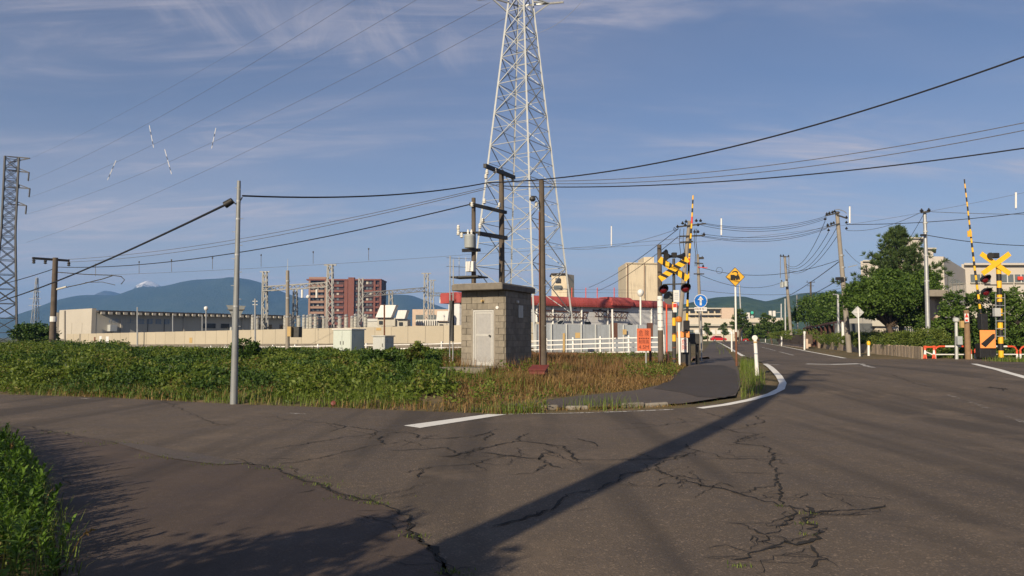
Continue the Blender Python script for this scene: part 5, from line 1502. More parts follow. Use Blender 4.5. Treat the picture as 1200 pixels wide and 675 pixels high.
# guard rails
def hoop(label, x0, x1, Y, mid=True):
    a, b_ = S(x0, 419, Y), S(x1, 419, Y); a.z = b_.z = 0.42
    zt_ = S(x0, 406, Y).z
    r = thing('guard_rail', label, 'guard rail', (a + b_) / 2)
    d = (b_ - a).normalized()
    def p(s, z): return Vector((a.x + d.x * s, a.y + d.y * s, z))
    L = (b_ - a).length
    MB().path([p(0, 0.4), p(0, 0.75)], 0.05, 10).build('post', 'white_paint', r, smooth=True)
    MB().path([p(L, 0.4), p(L, 0.75)], 0.05, 10).build('post', 'white_paint', r, smooth=True)
    MB().path([p(0, 0.75), p(0, zt_ - 0.2), p(0.07, zt_ - 0.06), p(0.22, zt_), p(0.5, zt_)], 0.05, 10).build('red_bend', 'guard_red', r, smooth=True)
    MB().path([p(L, 0.75), p(L, zt_ - 0.2), p(L - 0.07, zt_ - 0.06), p(L - 0.22, zt_), p(L - 0.5, zt_)], 0.05, 10).build('red_bend', 'guard_red', r, smooth=True)
    MB().path([p(0.5, zt_), p(L - 0.5, zt_)], 0.05, 10).build('top_rail', 'white_paint', r, smooth=True)
    MB().path([p(0.05, 0.72), p(L - 0.05, 0.72)], 0.03, 8).build('lower_rail', 'white_paint', r, smooth=True)
hoop('red and white hoop guard rail right of the folding barricade', 1096, 1138, 36.8)
hoop('red and white hoop guard rail behind the right barrier machine', 1143, 1192, 37.0)
hoop('red and white hoop guard rail cut by the right picture edge', 1196, 1236, 37.0)
fb = thing('folding_barricade', 'small red and white A-frame barricade at the end of the plank wall', 'barricade', G(1089, 420.5))
for x0_, x1_ in ((1082.5, 1085), (1085.5, 1083), (1093, 1095.5), (1096, 1093.5)):
    striped(fb, S(x0_, 420.5, 36.4), S(x1_, 405.5, 36.6), 0.04, 3, ('guard_red', 'white_paint', 'guard_red'), sides=8)
MB().bar(S(1083, 406.5, 36.55), S(1096, 406.5, 36.55), 0.08).build('top_bar', 'guard_red', fb)
MB().bar(S(1084, 412, 36.5), S(1095, 416.5, 36.5), 0.05).build('cross_bar', 'white_paint', fb)

# ---- plank retaining wall with clipped shrubs, hedge base wall
A, B = G(961, 408), G(1081, 420.6)
pw = thing('plank_wall', 'low retaining wall of upright weathered planks along the right of the road', 'wall', A)
dv = B - A; Lw = dv.length; n = 130; ang = math.atan2(dv.y, dv.x)
rb = random.Random(12)
for k in range(n):
    c = A + dv * ((k + 0.5) / n)
    h_ = 0.66 + rb.uniform(-0.02, 0.03)
    piece('plank', 'plank', pw, (c.x, c.y + rb.uniform(-.012, .012), 0.42 + h_ / 2 + .04), (Lw / n - 0.025, 0.1, h_), ang + rb.uniform(-.02, .02))
_n = Vector((-dv.y, dv.x, 0)).normalized()
if _n.x < 0: _n = -_n
MB().bar(A + _n * .14 + UP * .1, B + _n * .14 + UP * .1, 0.12, 0.9).build('backing', 'shade_brown', pw)
MB().box(A + Vector((0.1, -0.1, 0.6)), (0.5, 0.5, 1.3)).build('end_pier', 'pink_block', pw)
# paler wall further on
A2, B2 = G(913, 404.0), G(946, 408.6)
A2.z = B2.z = 0.5
ow = thing('block_wall', 'short pale brown garden wall with clipped hedge beyond the plank wall', 'wall', A2)
d2 = B2 - A2
for k in range(8):
    c = A2 + d2 * ((k + .5) / 8)
    piece('panel', 'pink_block', ow, (c.x, c.y, 0.95), (d2.length / 8 - .04, 0.2, 0.95), math.atan2(d2.y, d2.x))
MB().box(S(945.5, 400, 83), (PX(6.5, 83), 0.5, PX(14, 83))).build('end_pier', 'pink_block', ow)

# ---- small posts and signs along the far road
g = G(1007.6, 417.5)
wd = thing('diamond_sign', 'pale back of a diamond road sign on a white post before the plank wall', 'road sign', g)
MB().tube(g, S(1005.6, 361, g.y), 0.04, 0.04, 10).build('post', 'white_new', wd, smooth=True)
c = S(1005.2, 366, g.y + 0.05); hd = PX(7.3, g.y)
MB().prism([c + Vector((hd, 0, 0)), c + Vector((0, 0, hd)), c + Vector((-hd, 0, 0)), c + Vector((0, 0, -hd))], (0, 0.012, 0)).build('plate', 'cabinet_grey', wd)
MB().box(c - Vector((0, .02, 0)), (hd * 1.3, 0.03, 0.04)).build('stiffener', 'white_paint', wd)
MB().tube(g + Vector((.1, -.05, 0)), g + Vector((.1, -.05, 0.14)), 0.06, 0.05, 8).build('foot', 'rubber', wd)
def bollard(label, px, py_b, py_t, r_, capmat, shaft='white_new'):
    g = G(px, py_b)
    o = thing('bollard', label, 'bollard', g)
    t_ = S(px, py_t, g.y)
    MB().tube(g, t_, r_, r_, 12).build('post', shaft, o, smooth=True)
    MB().lathe(t_, [(r_ * 1.3, -0.02), (r_ * 1.5, 0.05), (r_ * 1.4, 0.16), (r_ * 0.6, 0.22)], 12).build('cap', capmat, o, smooth=True)
    return o
bollard('white bollard with yellow cap beside the pale diamond sign', 1018, 417, 404, 0.07, 'yellow_paint')
bollard('white bollard on the left kerb of the far road', 857.5, 412, 392, 0.06, 'white_new')
bollard('white bollard at the gap between plank wall and garden wall', 942.8, 410, 391, 0.075, 'white_paint')
bollard('white bollard in front of the garden wall hedge', 916, 405.5, 394.5, 0.09, 'white_paint')
def disc_post(label, px, py_b, py_c, r_, mat):
    g = G(px, py_b)
    o = thing('reflector_post', label, 'reflector', g)
    MB().tube(g, S(px, py_c, g.y), 0.07, 0.07, 8).build('post', 'white_paint', o)
    MB().lathe(S(px, py_c, g.y - .1), [(r_, 0), (r_, 0.04)], 18, FW).build('disc', mat, o)
disc_post('round white reflector on a post at the far road bend', 897, 401.3, 381, 0.3, 'lamp_globe')
disc_post('round pinkish reflector on a post left of the far road', 875, 400.5, 382.5, 0.33, 'pink_block')

# ================================================================== utility poles
def ins_black(root, p, r=0.11, h=0.2):
    MB().lathe(p, [(r * .5, 0), (r, h * .4), (r * .55, h * .6), (r * .25, h)], 8).build('insulator', 'black_paint', root)
def util_pole(label, pb, pt_, Y, r0, r1, zb, arms, ins, mat='pole_concrete', extra=None):
    b = S(pb[0], pb[1], Y); b.z = zb; t = S(pt_[0], pt_[1], Y)
    r = thing('utility_pole', label, 'utility pole', b)
    MB().tube(b, t, r0, r1, 14).build('shaft', mat, r, smooth=True)
    for (x0_, y0_, x1_, y1_) in arms:
        MB().bar(S(x0_, y0_, Y - .15), S(x1_, y1_, Y - .15), 0.09).build('crossarm', 'dark_steel', r)
    for x, y in ins: ins_black(r, S(x, y, Y - .15))
    return r
u1 = util_pole('leaning grey utility pole with crowded black insulators behind the crossing signal', (792, 402), (808, 259), 47, 0.17, 0.12, 0.3,
               [(793, 266, 827, 262), (796, 277, 826, 276), (797, 284, 812, 283)], [(794, 267), (800, 263), (804, 261), (816, 260), (821, 260), (818, 265), (814, 273), (818, 273), (825, 276), (803, 265)])
for px in (797, 801.5, 814.5, 816.5):
    MB().path([S(px, 268, 46.7), S(px - 1, 282, 46.7), S(px + .5, 296, 46.7), S(px, 312, 46.7)], 0.02, 5).build('drop_cable', 'cable', u1)
MB().path([S(792, 268, 46.7), S(790, 266.5, 46.7), S(789.5, 269, 46.7), S(791.5, 271, 46.7), S(794, 268, 46.7)], 0.025, 5).build('cable_loop', 'cable', u1)
u1b = util_pole('slim grey utility pole rising behind the blue arrow sign', (822, 402), (817.6, 298), 60, 0.16, 0.11, 0.4, [(814, 308, 824, 309), (813, 321, 825, 321)], [(823, 303), (824, 313)])
MB().box(S(822, 302.5, 59.6), (0.35, 0.25, 0.16)).build('street_lamp', 'dark_steel', u1b)
MB().bar(S(818, 313, 59.8), S(829, 314, 59.8), 0.06).build('red_sleeve', 'red_paint', u1b)
u2 = util_pole('tall leaning concrete utility pole left of the pine tree', (995, 402), (980.8, 248), 52, 0.19, 0.13, 0.4,
               [(967, 253, 984, 249), (969, 266, 984, 262), (981, 252, 993, 256)], [(969, 252), (972, 251), (975.5, 250), (978, 249), (970, 265), (974, 263.5), (977, 262.5), (967, 258), (971, 271), (992, 256), (992, 262), (992, 269)])
MB().path([S(979, 246, 51.7), S(983, 245.5, 51.7), S(989, 247.5, 51.7), S(992, 250, 51.7)], 0.03, 5).build('lamp_arm', 'galv', u2)
MB().bar(S(994, 313, 51.9), S(1004.5, 310.5, 51.9), 0.06).build('lamp_arm', 'galv', u2)
for py in (300, 314, 326): MB().lathe(S(986 + (py - 300) * .1, py, 52), [(0.19, 0), (0.19, 0.08)], 12).build('band', 'galv', u2)
MB().box(S(984, 326.5, 51.7), (0.5, 0.25, 0.2)).build('joint_box', 'black_paint', u2)
u3 = util_pole('utility pole with small transformers further down the road', (928, 400), (919.5, 300), 86, 0.19, 0.14, 0.5, [(914, 300.5, 925, 301), (915, 331, 924, 331)], [(915, 300), (918, 300), (924, 300.5), (916, 330), (922, 329)])
for px, py in ((916.5, 334), (921, 333)): MB().lathe(S(px, py + 3, 85.5), [(0.2, 0), (0.22, 0.02), (0.22, 0.6), (0.1, 0.7)], 10).build('transformer', 'transformer_grey', u3)
for px in (914.5, 924.5): MB().tube(S(px, 301, 85.8), S(px, 326, 85.8), 0.04, 0.04, 5).build('riser', 'wire_grey', u3)
u4 = util_pole('pale grey steel utility pole in front of the pine and school', (1088.5, 420), (1083.6, 247.5), 40, 0.135, 0.085, 0.4, [(1079.5, 249, 1089, 248)], [(1080, 248.5), (1088.5, 248)], 'galv')
for py in (262, 272, 300, 330): MB().lathe(S(1084 + (py - 250) * .028, py, 40), [(0.125, 0), (0.125, 0.06)], 12).build('band', 'cabinet_grey', u4)
MB().box(S(1082, 275.5, 39.8), (0.3, 0.12, 0.1)).build('cable_clamp', 'black_paint', u4)
u5 = util_pole('thin dark utility pole far off above the road side trees', (950.5, 400), (950, 330), 150, 0.22, 0.18, 0.5, [(945, 331, 955, 331), (946, 335, 954, 335)], [(946, 330), (954, 330)], 'pole_wood')
for lab, px, yb, yt, Y, mat, arm in (('slim pale street light left of the trees beside the leaning pole', 982.5, 398, 345.5, 64, 'galv', 1), ('slim grey pole by the clipped garden hedge', 934.5, 398, 346, 92, 'galv', 0), ('slim grey post left of the far transformer pole', 920.5, 398, 350, 96, 'galv', 0),
        ('short white post behind the clipped shrubs, left of a pair', 988, 396, 377, 60, 'white_paint', 0), ('short white post behind the clipped shrubs, right of a pair', 992.8, 396, 377, 60, 'white_paint', 0)):
    r, b, t = simple_pole('slim_post', lab, px, yb, px - .5, yt, Y, 0.13, 0.1, mat, 8, 'post', zb=.4)
    if arm: MB().bar(t, t + Vector((-0.45, 0, 0.05)), 0.1).build('lamp_arm', 'galv', r)
# traffic lights far down the road
tl = thing('traffic_light', 'far green traffic light on a slim pole at the road end', 'traffic light', S(868, 398, 118))
MB().tube(S(869.5, 399, 118), S(866.5, 334, 118), 0.16, 0.12, 8).build('post', 'galv', tl)
MB().bar(S(867, 368.5, 118), S(884, 367.5, 118), 0.12).build('arm', 'galv', tl)
MB().box(S(876.5, 370, 117.8), (0.5, 0.3, 1.0)).build('signal_back', 'paper_white', tl)
sh = MB().box(S(881.5, 369, 117.8), (0.65, 0.3, 1.1)).build('signal_head', 'dark_steel', tl)
MB().lathe(S(881.5, 366.5, 117.63), [(0.26, 0), (0.2, 0.04)], 12, FW).build('green_lens', 'green_lens', sh)
MB().lathe(S(881.5, 371.5, 117.63), [(0.26, 0), (0.2, 0.04)], 12, FW).build('lens', 'cabinet_grey', sh)
tl2 = thing('traffic_light', 'pair of white backed traffic lights at the road end', 'traffic light', S(916, 398, 125))
MB().tube(S(915.5, 398, 125), S(915.5, 356, 125), 0.15, 0.12, 8).build('post', 'galv', tl2)
MB().bar(S(915.5, 366, 125), S(902, 367, 125), 0.1).build('arm', 'galv', tl2)
for px in (902.5, 907): MB().box(S(px, 367.5, 124.8), (0.42, 0.3, 0.95)).build('signal_back', 'paper_white', tl2)

# ================================================================== buildings beyond the road
fw = thing('white_hall', 'long low white building with a row of dark panels across the far road end', 'building', S(845, 395, 200))
z0 = 0.5; ztop = S(830, 373.5, 200).z
p = S(804, 395, 200)
MB().obox(Vector((p.x, 200, z0)), Vector((PX(62, 200), 0, 0)), (0, 20, 0), UP * (ztop - z0)).build('wall', 'far_white', fw)
MB().obox(Vector((p.x - .5, 199, S(830, 382, 200).z)), Vector((PX(63, 200), 0, 0)), (0, 1.0, 0), UP * 0.5).build('band', 'hall_grey', fw)
for k in range(9):
    MB().obox(S(808 + 6.4 * k, 391.5, 199.85), Vector((PX(4.6, 200), 0, 0)), (0, 0.3, 0), UP * PX(5, 200)).build('shutter', 'siding' if k % 3 else 'glass_grey', fw)
fw2 = thing('white_hall', 'plain white low building behind the far traffic lights', 'building', S(895, 395, 190))
MB().obox(S(874, 395, 190), Vector((PX(44, 190), 0, 0)), (0, 20, 0), UP * PX(395 - 372.5, 190)).build('wall', 'far_white', fw2)
MB().obox(S(872, 378, 189.4), Vector((PX(48, 190), 0, 0)), (0, 21, 0), UP * PX(1.2, 190)).build('eave', 'hall_grey', fw2)
fa = thing('flat_block', 'beige three storey flats behind the far white building', 'building', S(835, 395, 260))
MB().obox(S(806, 395, 260), Vector((PX(40, 260), 0, 0)), (0, 12, 0), UP * PX(395 - 362, 260)).build('wall', 'beige_render', fa)
MB().obox(S(846.5, 395, 258), Vector((PX(14, 260), 0, 0)), (0, 12, 0), UP * PX(395 - 361, 260)).build('wall', 'pink_block', fa)
MB().obox(S(805, 362, 258.5), Vector((PX(42, 260), 0, 0)), (0, 14, 0), UP * PX(1.3, 260)).build('roof', 'hall_grey', fa)
for k in range(2):
    for j in range(5):
        MB().obox(S(809 + 7.4 * j, 366.5 + 5 * k, 259.6), Vector((PX(5.2, 260), 0, 0)), (0, 0.6, 0), UP * PX(2.3, 260)).build('window', 'glass_dark', fa)
    MB().obox(S(806, 369.2 + 5 * k, 258.6), Vector((PX(40, 260), 0, 0)), (0, 1.2, 0), UP * PX(1.2, 260)).build('balcony', 'far_white', fa)

sc = thing('school_building', 'large white school building with stepped roof behind the pine and hedge', 'building', S(1110, 395, 100))
def sbx(name, x0_, x1_, yt, Y, dpt, mat='school_white', parent=sc, yb=400):
    b = S(x0_, yb, Y); b.z = 0
    return MB().obox(b, Vector((S(x1_, 380, Y).x - b.x, 0, 0)), (b.x / Y * dpt, dpt, 0), UP * S(x0_, yt, Y).z).build(name, mat, parent)
sbx('wing', 1011.5, 1086, 306, 108, 14)
sbx('penthouse', 1065.5, 1082, 279, 112, 5)
sbx('stair_block', 1082, 1097, 291.5, 100, 8)
sbx('block', 1085, 1105.5, 300.5, 97, 9)
for x0_, x1_, yt, Y in ((1064.8, 1082.8, 277.8, 111.6), (1081.5, 1097.6, 290.2, 99.6), (1011, 1086, 304.8, 107.6)):
    MB().obox(S(x0_, yt + 1.6, Y), Vector((PX(x1_ - x0_, Y), 0, 0)), ((x0_ - 600) / FOC * 5, 5, 0), UP * PX(1.6, Y)).build('coping', 'hall_grey', sc)
# receding side with window band
q0, q1 = S(1105.6, 300.5, 97), S(1131, 313, 116)
q0b, q1b = Vector((q0.x, q0.y, 0)), Vector((q1.x, q1.y, 0))
MB().prism([q0b, q1b, Vector((q1.x, q1.y, q0.z)), q0], (-1.5, 2.0, 0)).build('side_wall', 'school_white', sc)
sd = (q1b - q0b)
nn = Vector((sd.y, -sd.x, 0)).normalized()
for k in range(5):
    a_ = q0b + sd * (0.12 + 0.17 * k) + nn * 0.05
    MB().obox(Vector((a_.x, a_.y, q0.z - 4.6)), sd * 0.15, nn * 0.1, UP * 2.2).build('window', 'glass_grey', sc)
    MB().obox(Vector((a_.x, a_.y, q0.z - 8.2)), sd * 0.15, nn * 0.1, UP * 2.0).build('window', 'glass_grey', sc)
sbx('wing', 1130.5, 1260, 309.5, 116, 14)
MB().obox(S(1130, 310.5, 115.3), Vector((PX(130, 116), 0, 0)), (3.7, 6, 0), UP * PX(2.4, 116)).build('coping', 'school_white', sc)
for k, (x0_, x1_) in enumerate(((1138, 1149), (1150.5, 1161), (1174, 1188), (1190, 1204), (1206, 1220))):
    w = MB().obox(S(x0_, 331, 115.9), Vector((PX(x1_ - x0_, 116), 0, 0)), (0, 0.3, 0), UP * PX(9.5, 116)).build('window', 'glass_grey', sc)
    MB().obox(S(x0_, 332, 115.7), Vector((PX(x1_ - x0_, 116), 0, 0)), (0, 0.4, 0), UP * PX(1.0, 116)).build('sill', 'hall_grey', w)
    MB().obox(S((x0_ + x1_) / 2 - .3, 331, 115.8), Vector((PX(.7, 116), 0, 0)), (0, 0.1, 0), UP * PX(9.5, 116)).build('mullion', 'paper_white', w)
MB().obox(S(1193, 328, 115.6), Vector((PX(6, 116), 0, 0)), (0, 0.1, 0), UP * PX(4, 116)).build('poster', 'red_paint', sc)
for x0_ in (1060, 1070): MB().obox(S(x0_, 355, 107.8), Vector((PX(7, 108), 0, 0)), (0, 0.3, 0), UP * PX(6, 108)).build('window', 'glass_grey', sc)
pc = thing('porch_slab', 'thick grey concrete porch slab sticking out of the hedge beside the steel pole', 'porch', S(1101, 345, 42))
MB().obox(S(1089, 347.5, 42), Vector((PX(24, 42), 0.1, 0)), (1.4, 2.5, 0), UP * PX(8, 42)).build('slab', 'concrete', pc, bevel=0.03)
MB().obox(S(1098, 405, 44), Vector((PX(6, 44), 0, 0)), (0, 1.0, 0), UP * PX(58, 44)).build('pier', 'pink_block', pc)
# white low shed behind the shrubs
ws = thing('white_shed', 'low white shed with dark doorway behind the clipped shrubs', 'shed', S(1040, 395, 70))
MB().obox(S(1026, 398, 70), Vector((PX(27, 70), 0, 0)), (0, 5, 0), UP * PX(16, 70)).build('wall', 'far_white', ws)
MB().prism([S(1020, 382, 69.6), S(1054, 382.5, 69.6), S(1040, 378, 69.6), S(1024, 372, 69.6)], (0, 5, 0)).build('roof', 'hall_grey', ws)
MB().obox(S(1039, 395, 69.9), Vector((PX(4.5, 70), 0, 0)), (0, .2, 0), UP * PX(11, 70)).build('doorway', 'glass_dark', ws)
# bicycle shelter
bsd = thing('bicycle_shelter', 'long brown roofed shelter with dark posts behind the garden wall gap', 'shelter', S(960, 398, 80))
A, B = S(941, 385.5, 92), S(983, 378.5, 68)
MB().prism([A, B, B + UP * 0.14, A + UP * 0.14], (1.6, 2.0, 0.25)).build('roof', 'brown_wood', bsd)
for k in range(10):
    c = A + (B - A) * (k / 9) + Vector((0.2, 0.25, 0))
    piece('post', 'brown_wood', bsd, (c.x, c.y, c.z / 2 + .2), (0.2, 0.2, c.z - 0.35))
MB().prism([Vector((A.x + 1.6, A.y + 2, .4)), Vector((B.x + 1.6, B.y + 2, .4)), B + Vector((1.6, 2, 0)), A + Vector((1.6, 2, 0))], (0.05, 0.06, 0)).build('back_wall', 'shade_brown', bsd)
gs = thing('grey_screen', 'dark grey screen wall behind the clipped shrubs below the trees', 'wall', S(1000, 395, 64))
for k in range(4): MB().obox(S(979 + 11 * k, 396, 64), Vector((PX(10.7, 64), 0, 0)), (0, 0.15, 0), UP * PX(17, 64)).build('panel', 'sign_back', gs)
vf = thing('picket_fence', 'pale upright picket fence under the big tree by the school', 'fence', S(1060, 395, 58))
for k in range(16): MB().box(S(1042 + 2.4 * k, 389, 58), (0.09, 0.05, PX(11, 58))).build('picket', 'cabinet_grey', vf)
for py in (385, 392): MB().bar(S(1041, py, 58.05), S(1079, py, 58.05), 0.05).build('rail', 'cabinet_grey', vf)

# small red cars parked at the far end
def car(label, px, Y, mat, flip=1):
    g = S(px, 395, Y); g.z = 0.5
    r = thing('parked_car', label, 'car', g)
    def P(x, z): return Vector((g.x + x * flip, g.y, g.z + z))
    prof_ = [(-1.8, 0.28), (1.75, 0.28), (1.82, 0.55), (1.7, 0.8), (0.95, 0.92), (0.3, 1.38), (-1.0, 1.42), (-1.6, 0.98), (-1.85, 0.85)]
    MB().prism([P(x, z) for x, z in prof_], (0, 1.6, 0)).build('body', mat, r, bevel=0.06)
    MB().prism([P(0.8, 0.94) + Vector((0, -.012, 0)), P(0.27, 1.32) + Vector((0, -.012, 0)), P(-0.95, 1.36) + Vector((0, -.012, 0)), P(-1.42, 0.98) + Vector((0, -.012, 0))], (0, 0.02, 0)).build('side_window', 'glass_dark', r)
    for x in (-1.15, 1.15):
        w = MB().lathe(P(x, 0.31) + Vector((0, -0.02, 0)), [(0.31, 0), (0.31, 0.2)], 16, (0, 1, 0)).build('wheel', 'rubber', r)
        MB().lathe(P(x, 0.31) + Vector((0, -0.03, 0)), [(0.19, 0), (0.19, 0.02)], 12, (0, 1, 0)).build('rim', 'galv', w)
car('red parked car at the far end of the footpath', 843, 176, 'red_car')
car('red parked car partly behind the blue sign post', 815, 172, 'red_car', -1)
car('dark red parked car below the far traffic lights', 880, 158, 'red_car')
# ================================================================== cables
def span(p, q, sag, n=18):
    return [p + (q - p) * (k / n) - UP * (4 * sag * (k / n) * (1 - k / n)) for k in range(n + 1)]
def wire(name, label, pts, r, mat='cable', group=None, n=5):
    m = MB().path(pts, r, n)
    return m.build(name, mat, None, label, 'cable', group)
GYp = GYL
armL, armR = S(570, 214, 26.7), S(600, 208, 28.8)
wire('overhead_cable', 'thick black cable from the slim grey pole to the hut poles', span(S(284, 229.5, GYp), S(572, 214, 26.6), 0.22), 0.022)
wire('overhead_cable', 'thick black cable rising from the hut poles to the upper right corner', span(S(572, 214, 26.6), S(1290, 33, 15), 0.75, 30), 0.023)
wire('overhead_cable', 'thick black cable sloping down left from the slim grey pole', span(S(264, 240, GYp), S(-60, 364, 60), 0.6, 24), 0.03)
wire('overhead_wire', 'upper of two thin wires from the overhead pole to the hut poles', span(S(80, 304, 52), S(601, 212, 28.8), 0.55, 24), 0.014, 'wire_grey')
wire('overhead_wire', 'lower of two thin wires from the overhead pole to the hut poles', span(S(81, 307, 52), S(568, 222, 26.8), 0.55, 24), 0.014, 'wire_grey')
wire('overhead_cable', 'black cable from the far left overhead pole to the hut poles', span(S(67, 313, 52), S(553, 239, 26.4), 0.7, 24), 0.024)
wire('overhead_cable', 'black cable leaving the far left overhead pole to the left', span(S(66, 314, 52), S(-70, 345, 60), 0.3), 0.03)
wire('overhead_wire', 'upper of two thin wires running right from the hut poles', span(S(601, 212, 28.8), S(1290, 125, 18), 0.55, 24), 0.012, 'wire_grey')
wire('overhead_wire', 'lower of two thin wires running right from the hut poles', span(S(604, 214, 28.8), S(1290, 134, 18), 0.6, 24), 0.012, 'wire_grey')
wire('overhead_cable', 'lowest black cable running right from the hut poles', span(S(590, 218, 28), S(1290, 160, 18), 0.45, 24), 0.02)
# high voltage conductors between the two pylons
def hv(label, a, b_, sag, r=0.020, mat='wire_pale'):
    wire('power_line', label, span(a, b_, sag, 30), r, mat)
tipL = [S(34, 212, 150), S(35, 231, 150), S(31, 251, 150), S(35, 186, 150)]
for k, (lab, a, z, sd) in enumerate((('upper high voltage line between the two pylons', S(34, 212, 150), 38.0, -2.6), ('middle high voltage line between the two pylons', S(35, 231, 150), 34.1, -2.6), ('lower high voltage line between the two pylons', S(31, 251, 150), 30.0, -2.6),
        ('lowest high voltage line between the two pylons', S(31, 284, 150), 30.0, 1.2), ('topmost earth wire between the two pylons', S(35, 186, 150), 41.0, 0.0))):
    hv(lab, a, Vector((PC.x + sd, PC.y + 0.3, PC.z + z)), 1.9 if k < 4 else 1.4, 0.017 if k < 4 else 0.012, 'wire_grey')
hv('high voltage line leaving the tall pylon to the upper right', Vector((PC.x + 4.0, PC.y - .3, PC.z + 30.1)), S(760, -10, 50), 0.1)
hv('thin jumper line right of the tall pylon', Vector((PC.x + 1.2, PC.y - .3, PC.z + 27)), S(690, -8, 55), 0.6, 0.012)
for lab, x0_, y0_, x1_, y1_ in (('striped white line spacer highest on the left', 175, 147, 180, 173), ('striped white line spacer lowest in the middle', 193, 175, 201, 204), ('striped white line spacer rightmost of four', 253, 150, 248, 174), ('striped white line spacer leftmost of four', 136, 188, 126, 211)):
    r = thing('line_spacer', lab, 'line spacer', S(x1_, y1_, 100))
    striped(r, S(x0_, y0_, 100), S(x1_, y1_, 100), 0.045, 7, ('white_new', 'white_new', 'black_paint'), sides=6)
# railway overhead wires
wire('contact_wire', 'thin railway overhead wire from the far left pole past the pylon', span(S(130, 322, 60), S(560, 297.5, 60), 0.15, 20), 0.012, 'wire_grey')
wire('contact_wire', 'thin railway overhead wire right of the tall pylon', span(S(560, 297.5, 60), S(800, 279, 50), 0.1, 14), 0.012, 'wire_grey')
for px in (112, 163, 201, 249, 306, 367, 432):
    f = (px - 130) / 430; y = 322.5 - 24.5 * f
    r = thing('dropper', {112: 'leftmost', 163: 'second from left', 201: 'third from left', 249: 'fourth from left', 306: 'fifth from left', 367: 'sixth from left', 432: 'rightmost'}[px] + ' thin dropper rod on the railway overhead wire', 'dropper', S(px, y, 60), 'dropper rods on the overhead wire')
    MB().tube(S(px, y, 60), S(px, y - 13, 60), 0.02, 0.02, 5).build('rod', 'wire_grey', r)
    MB().tube(S(px, y - 14.5, 60), S(px, y - 12.5, 60), 0.055, 0.055, 6).build('cap', 'dark_steel', r)
# bundle between the crossing pole and the leaning pole
for k, (ya, yb_, sag) in enumerate(((261, 253, 0.55), (262, 254.5, 0.6), (264, 256, 0.65), (274, 265, 0.5), (276, 267, 0.55), (277, 268, 0.62))):
    wire('overhead_wire', ('top', 'middle', 'bottom')[k % 3] + ' wire of the ' + ('upper' if k < 3 else 'lower') + ' bundle between the crossing pole and the leaning pole', span(S(822, ya, 46.8), S(969, yb_, 52), sag), 0.014, 'cable', ('upper' if k < 3 else 'lower') + ' wire bundle over the road')
for k, (x0_, y0_, x1_, y1_, sag) in enumerate(((967, 259, 921, 309, 1.5), (971, 272, 921, 312, 1.2), (981, 266, 922, 315, 1.4), (984, 272, 924, 318, 1.2))):
    wire('overhead_wire', ('first', 'second', 'third', 'fourth')[k] + ' sagging wire counted from the left, leaning pole to far transformer pole', span(S(x0_, y0_, 52), S(x1_, y1_, 86), sag), 0.02, 'cable', 'sagging wires to the far pole')
wire('overhead_cable', 'straight cable from mid height of the leaning pole down left', span(S(984, 306, 52), S(912, 352, 110), 0.3), 0.03)
wire('overhead_cable', 'lower cable from the leaning pole down left above trees', span(S(984, 327, 52), S(930, 352, 120), 0.3), 0.03)
wire('overhead_cable', 'cable between the slim pole by the blue sign and the leaning pole', span(S(820, 313, 60), S(985, 304, 52), 0.9), 0.02)
wire('overhead_wire', 'thin wire from the blue sign pole to the far transformer pole', span(S(820, 322, 60), S(918, 330, 86), 0.9), 0.02)
wire('overhead_wire', 'second thin wire low over the far road', span(S(820, 340, 60), S(985, 338, 70), 0.5), 0.016, 'wire_grey')
wire('overhead_wire', 'long thin wire high over the road to the right edge', span(S(660, 291, 70), S(1290, 205, 60), 1.4, 24), 0.013, 'wire_grey')
wire('overhead_cable', 'cable from the leaning pole to the right picture edge', span(S(992, 263, 52), S(1290, 236, 40), 0.35), 0.022)
wire('overhead_wire', 'thin wire from the leaning pole to the steel pole top', span(S(992, 270, 52), S(1080, 248.5, 40), 0.35), 0.014, 'wire_grey')
wire('overhead_wire', 'thin wire from the steel pole top to the right edge', span(S(1088, 248, 40), S(1290, 250, 40), 0.1), 0.014, 'wire_grey')
wire('overhead_cable', 'cable from the steel pole clamp to the right edge', span(S(1083, 275, 40), S(1290, 285, 40), 0.35), 0.02)
wire('overhead_wire', 'short stay wire falling left from the steel pole top', span(S(1082, 252, 40), S(1058, 292, 52), 0.05), 0.014)
wire('overhead_wire', 'short service wire falling left from the steel pole clamp', span(S(1081, 276, 40), S(1066, 296, 60), 0.05), 0.02)
wire('overhead_wire', 'loose wire from the leaning pole to the school roof', span(S(990, 292, 52), S(1022, 306, 100), 0.8), 0.016, 'wire_grey')
wire('overhead_cable', 'upper of two cables rising from the works hall to the crossing pole', span(S(690, 337, 90), S(795, 268, 46.8), 0.4), 0.022)
wire('overhead_cable', 'lower of two cables rising from the works hall to the crossing pole', span(S(700, 341, 90), S(795, 277, 46.8), 0.4), 0.022)
wire('overhead_wire', 'thin wire behind the crossing pole toward the hall', span(S(640, 288, 75), S(795, 268, 47), 0.8), 0.014, 'wire_grey')
wire('coiled_wire', 'small coil of wire hanging beside the blue sign pole', [S(843 + 3.6 * math.cos(t), 317 + 3.8 * math.sin(t), 60) for t in [2 * math.pi * k / 18 for k in range(19)]], 0.014, 'cable')
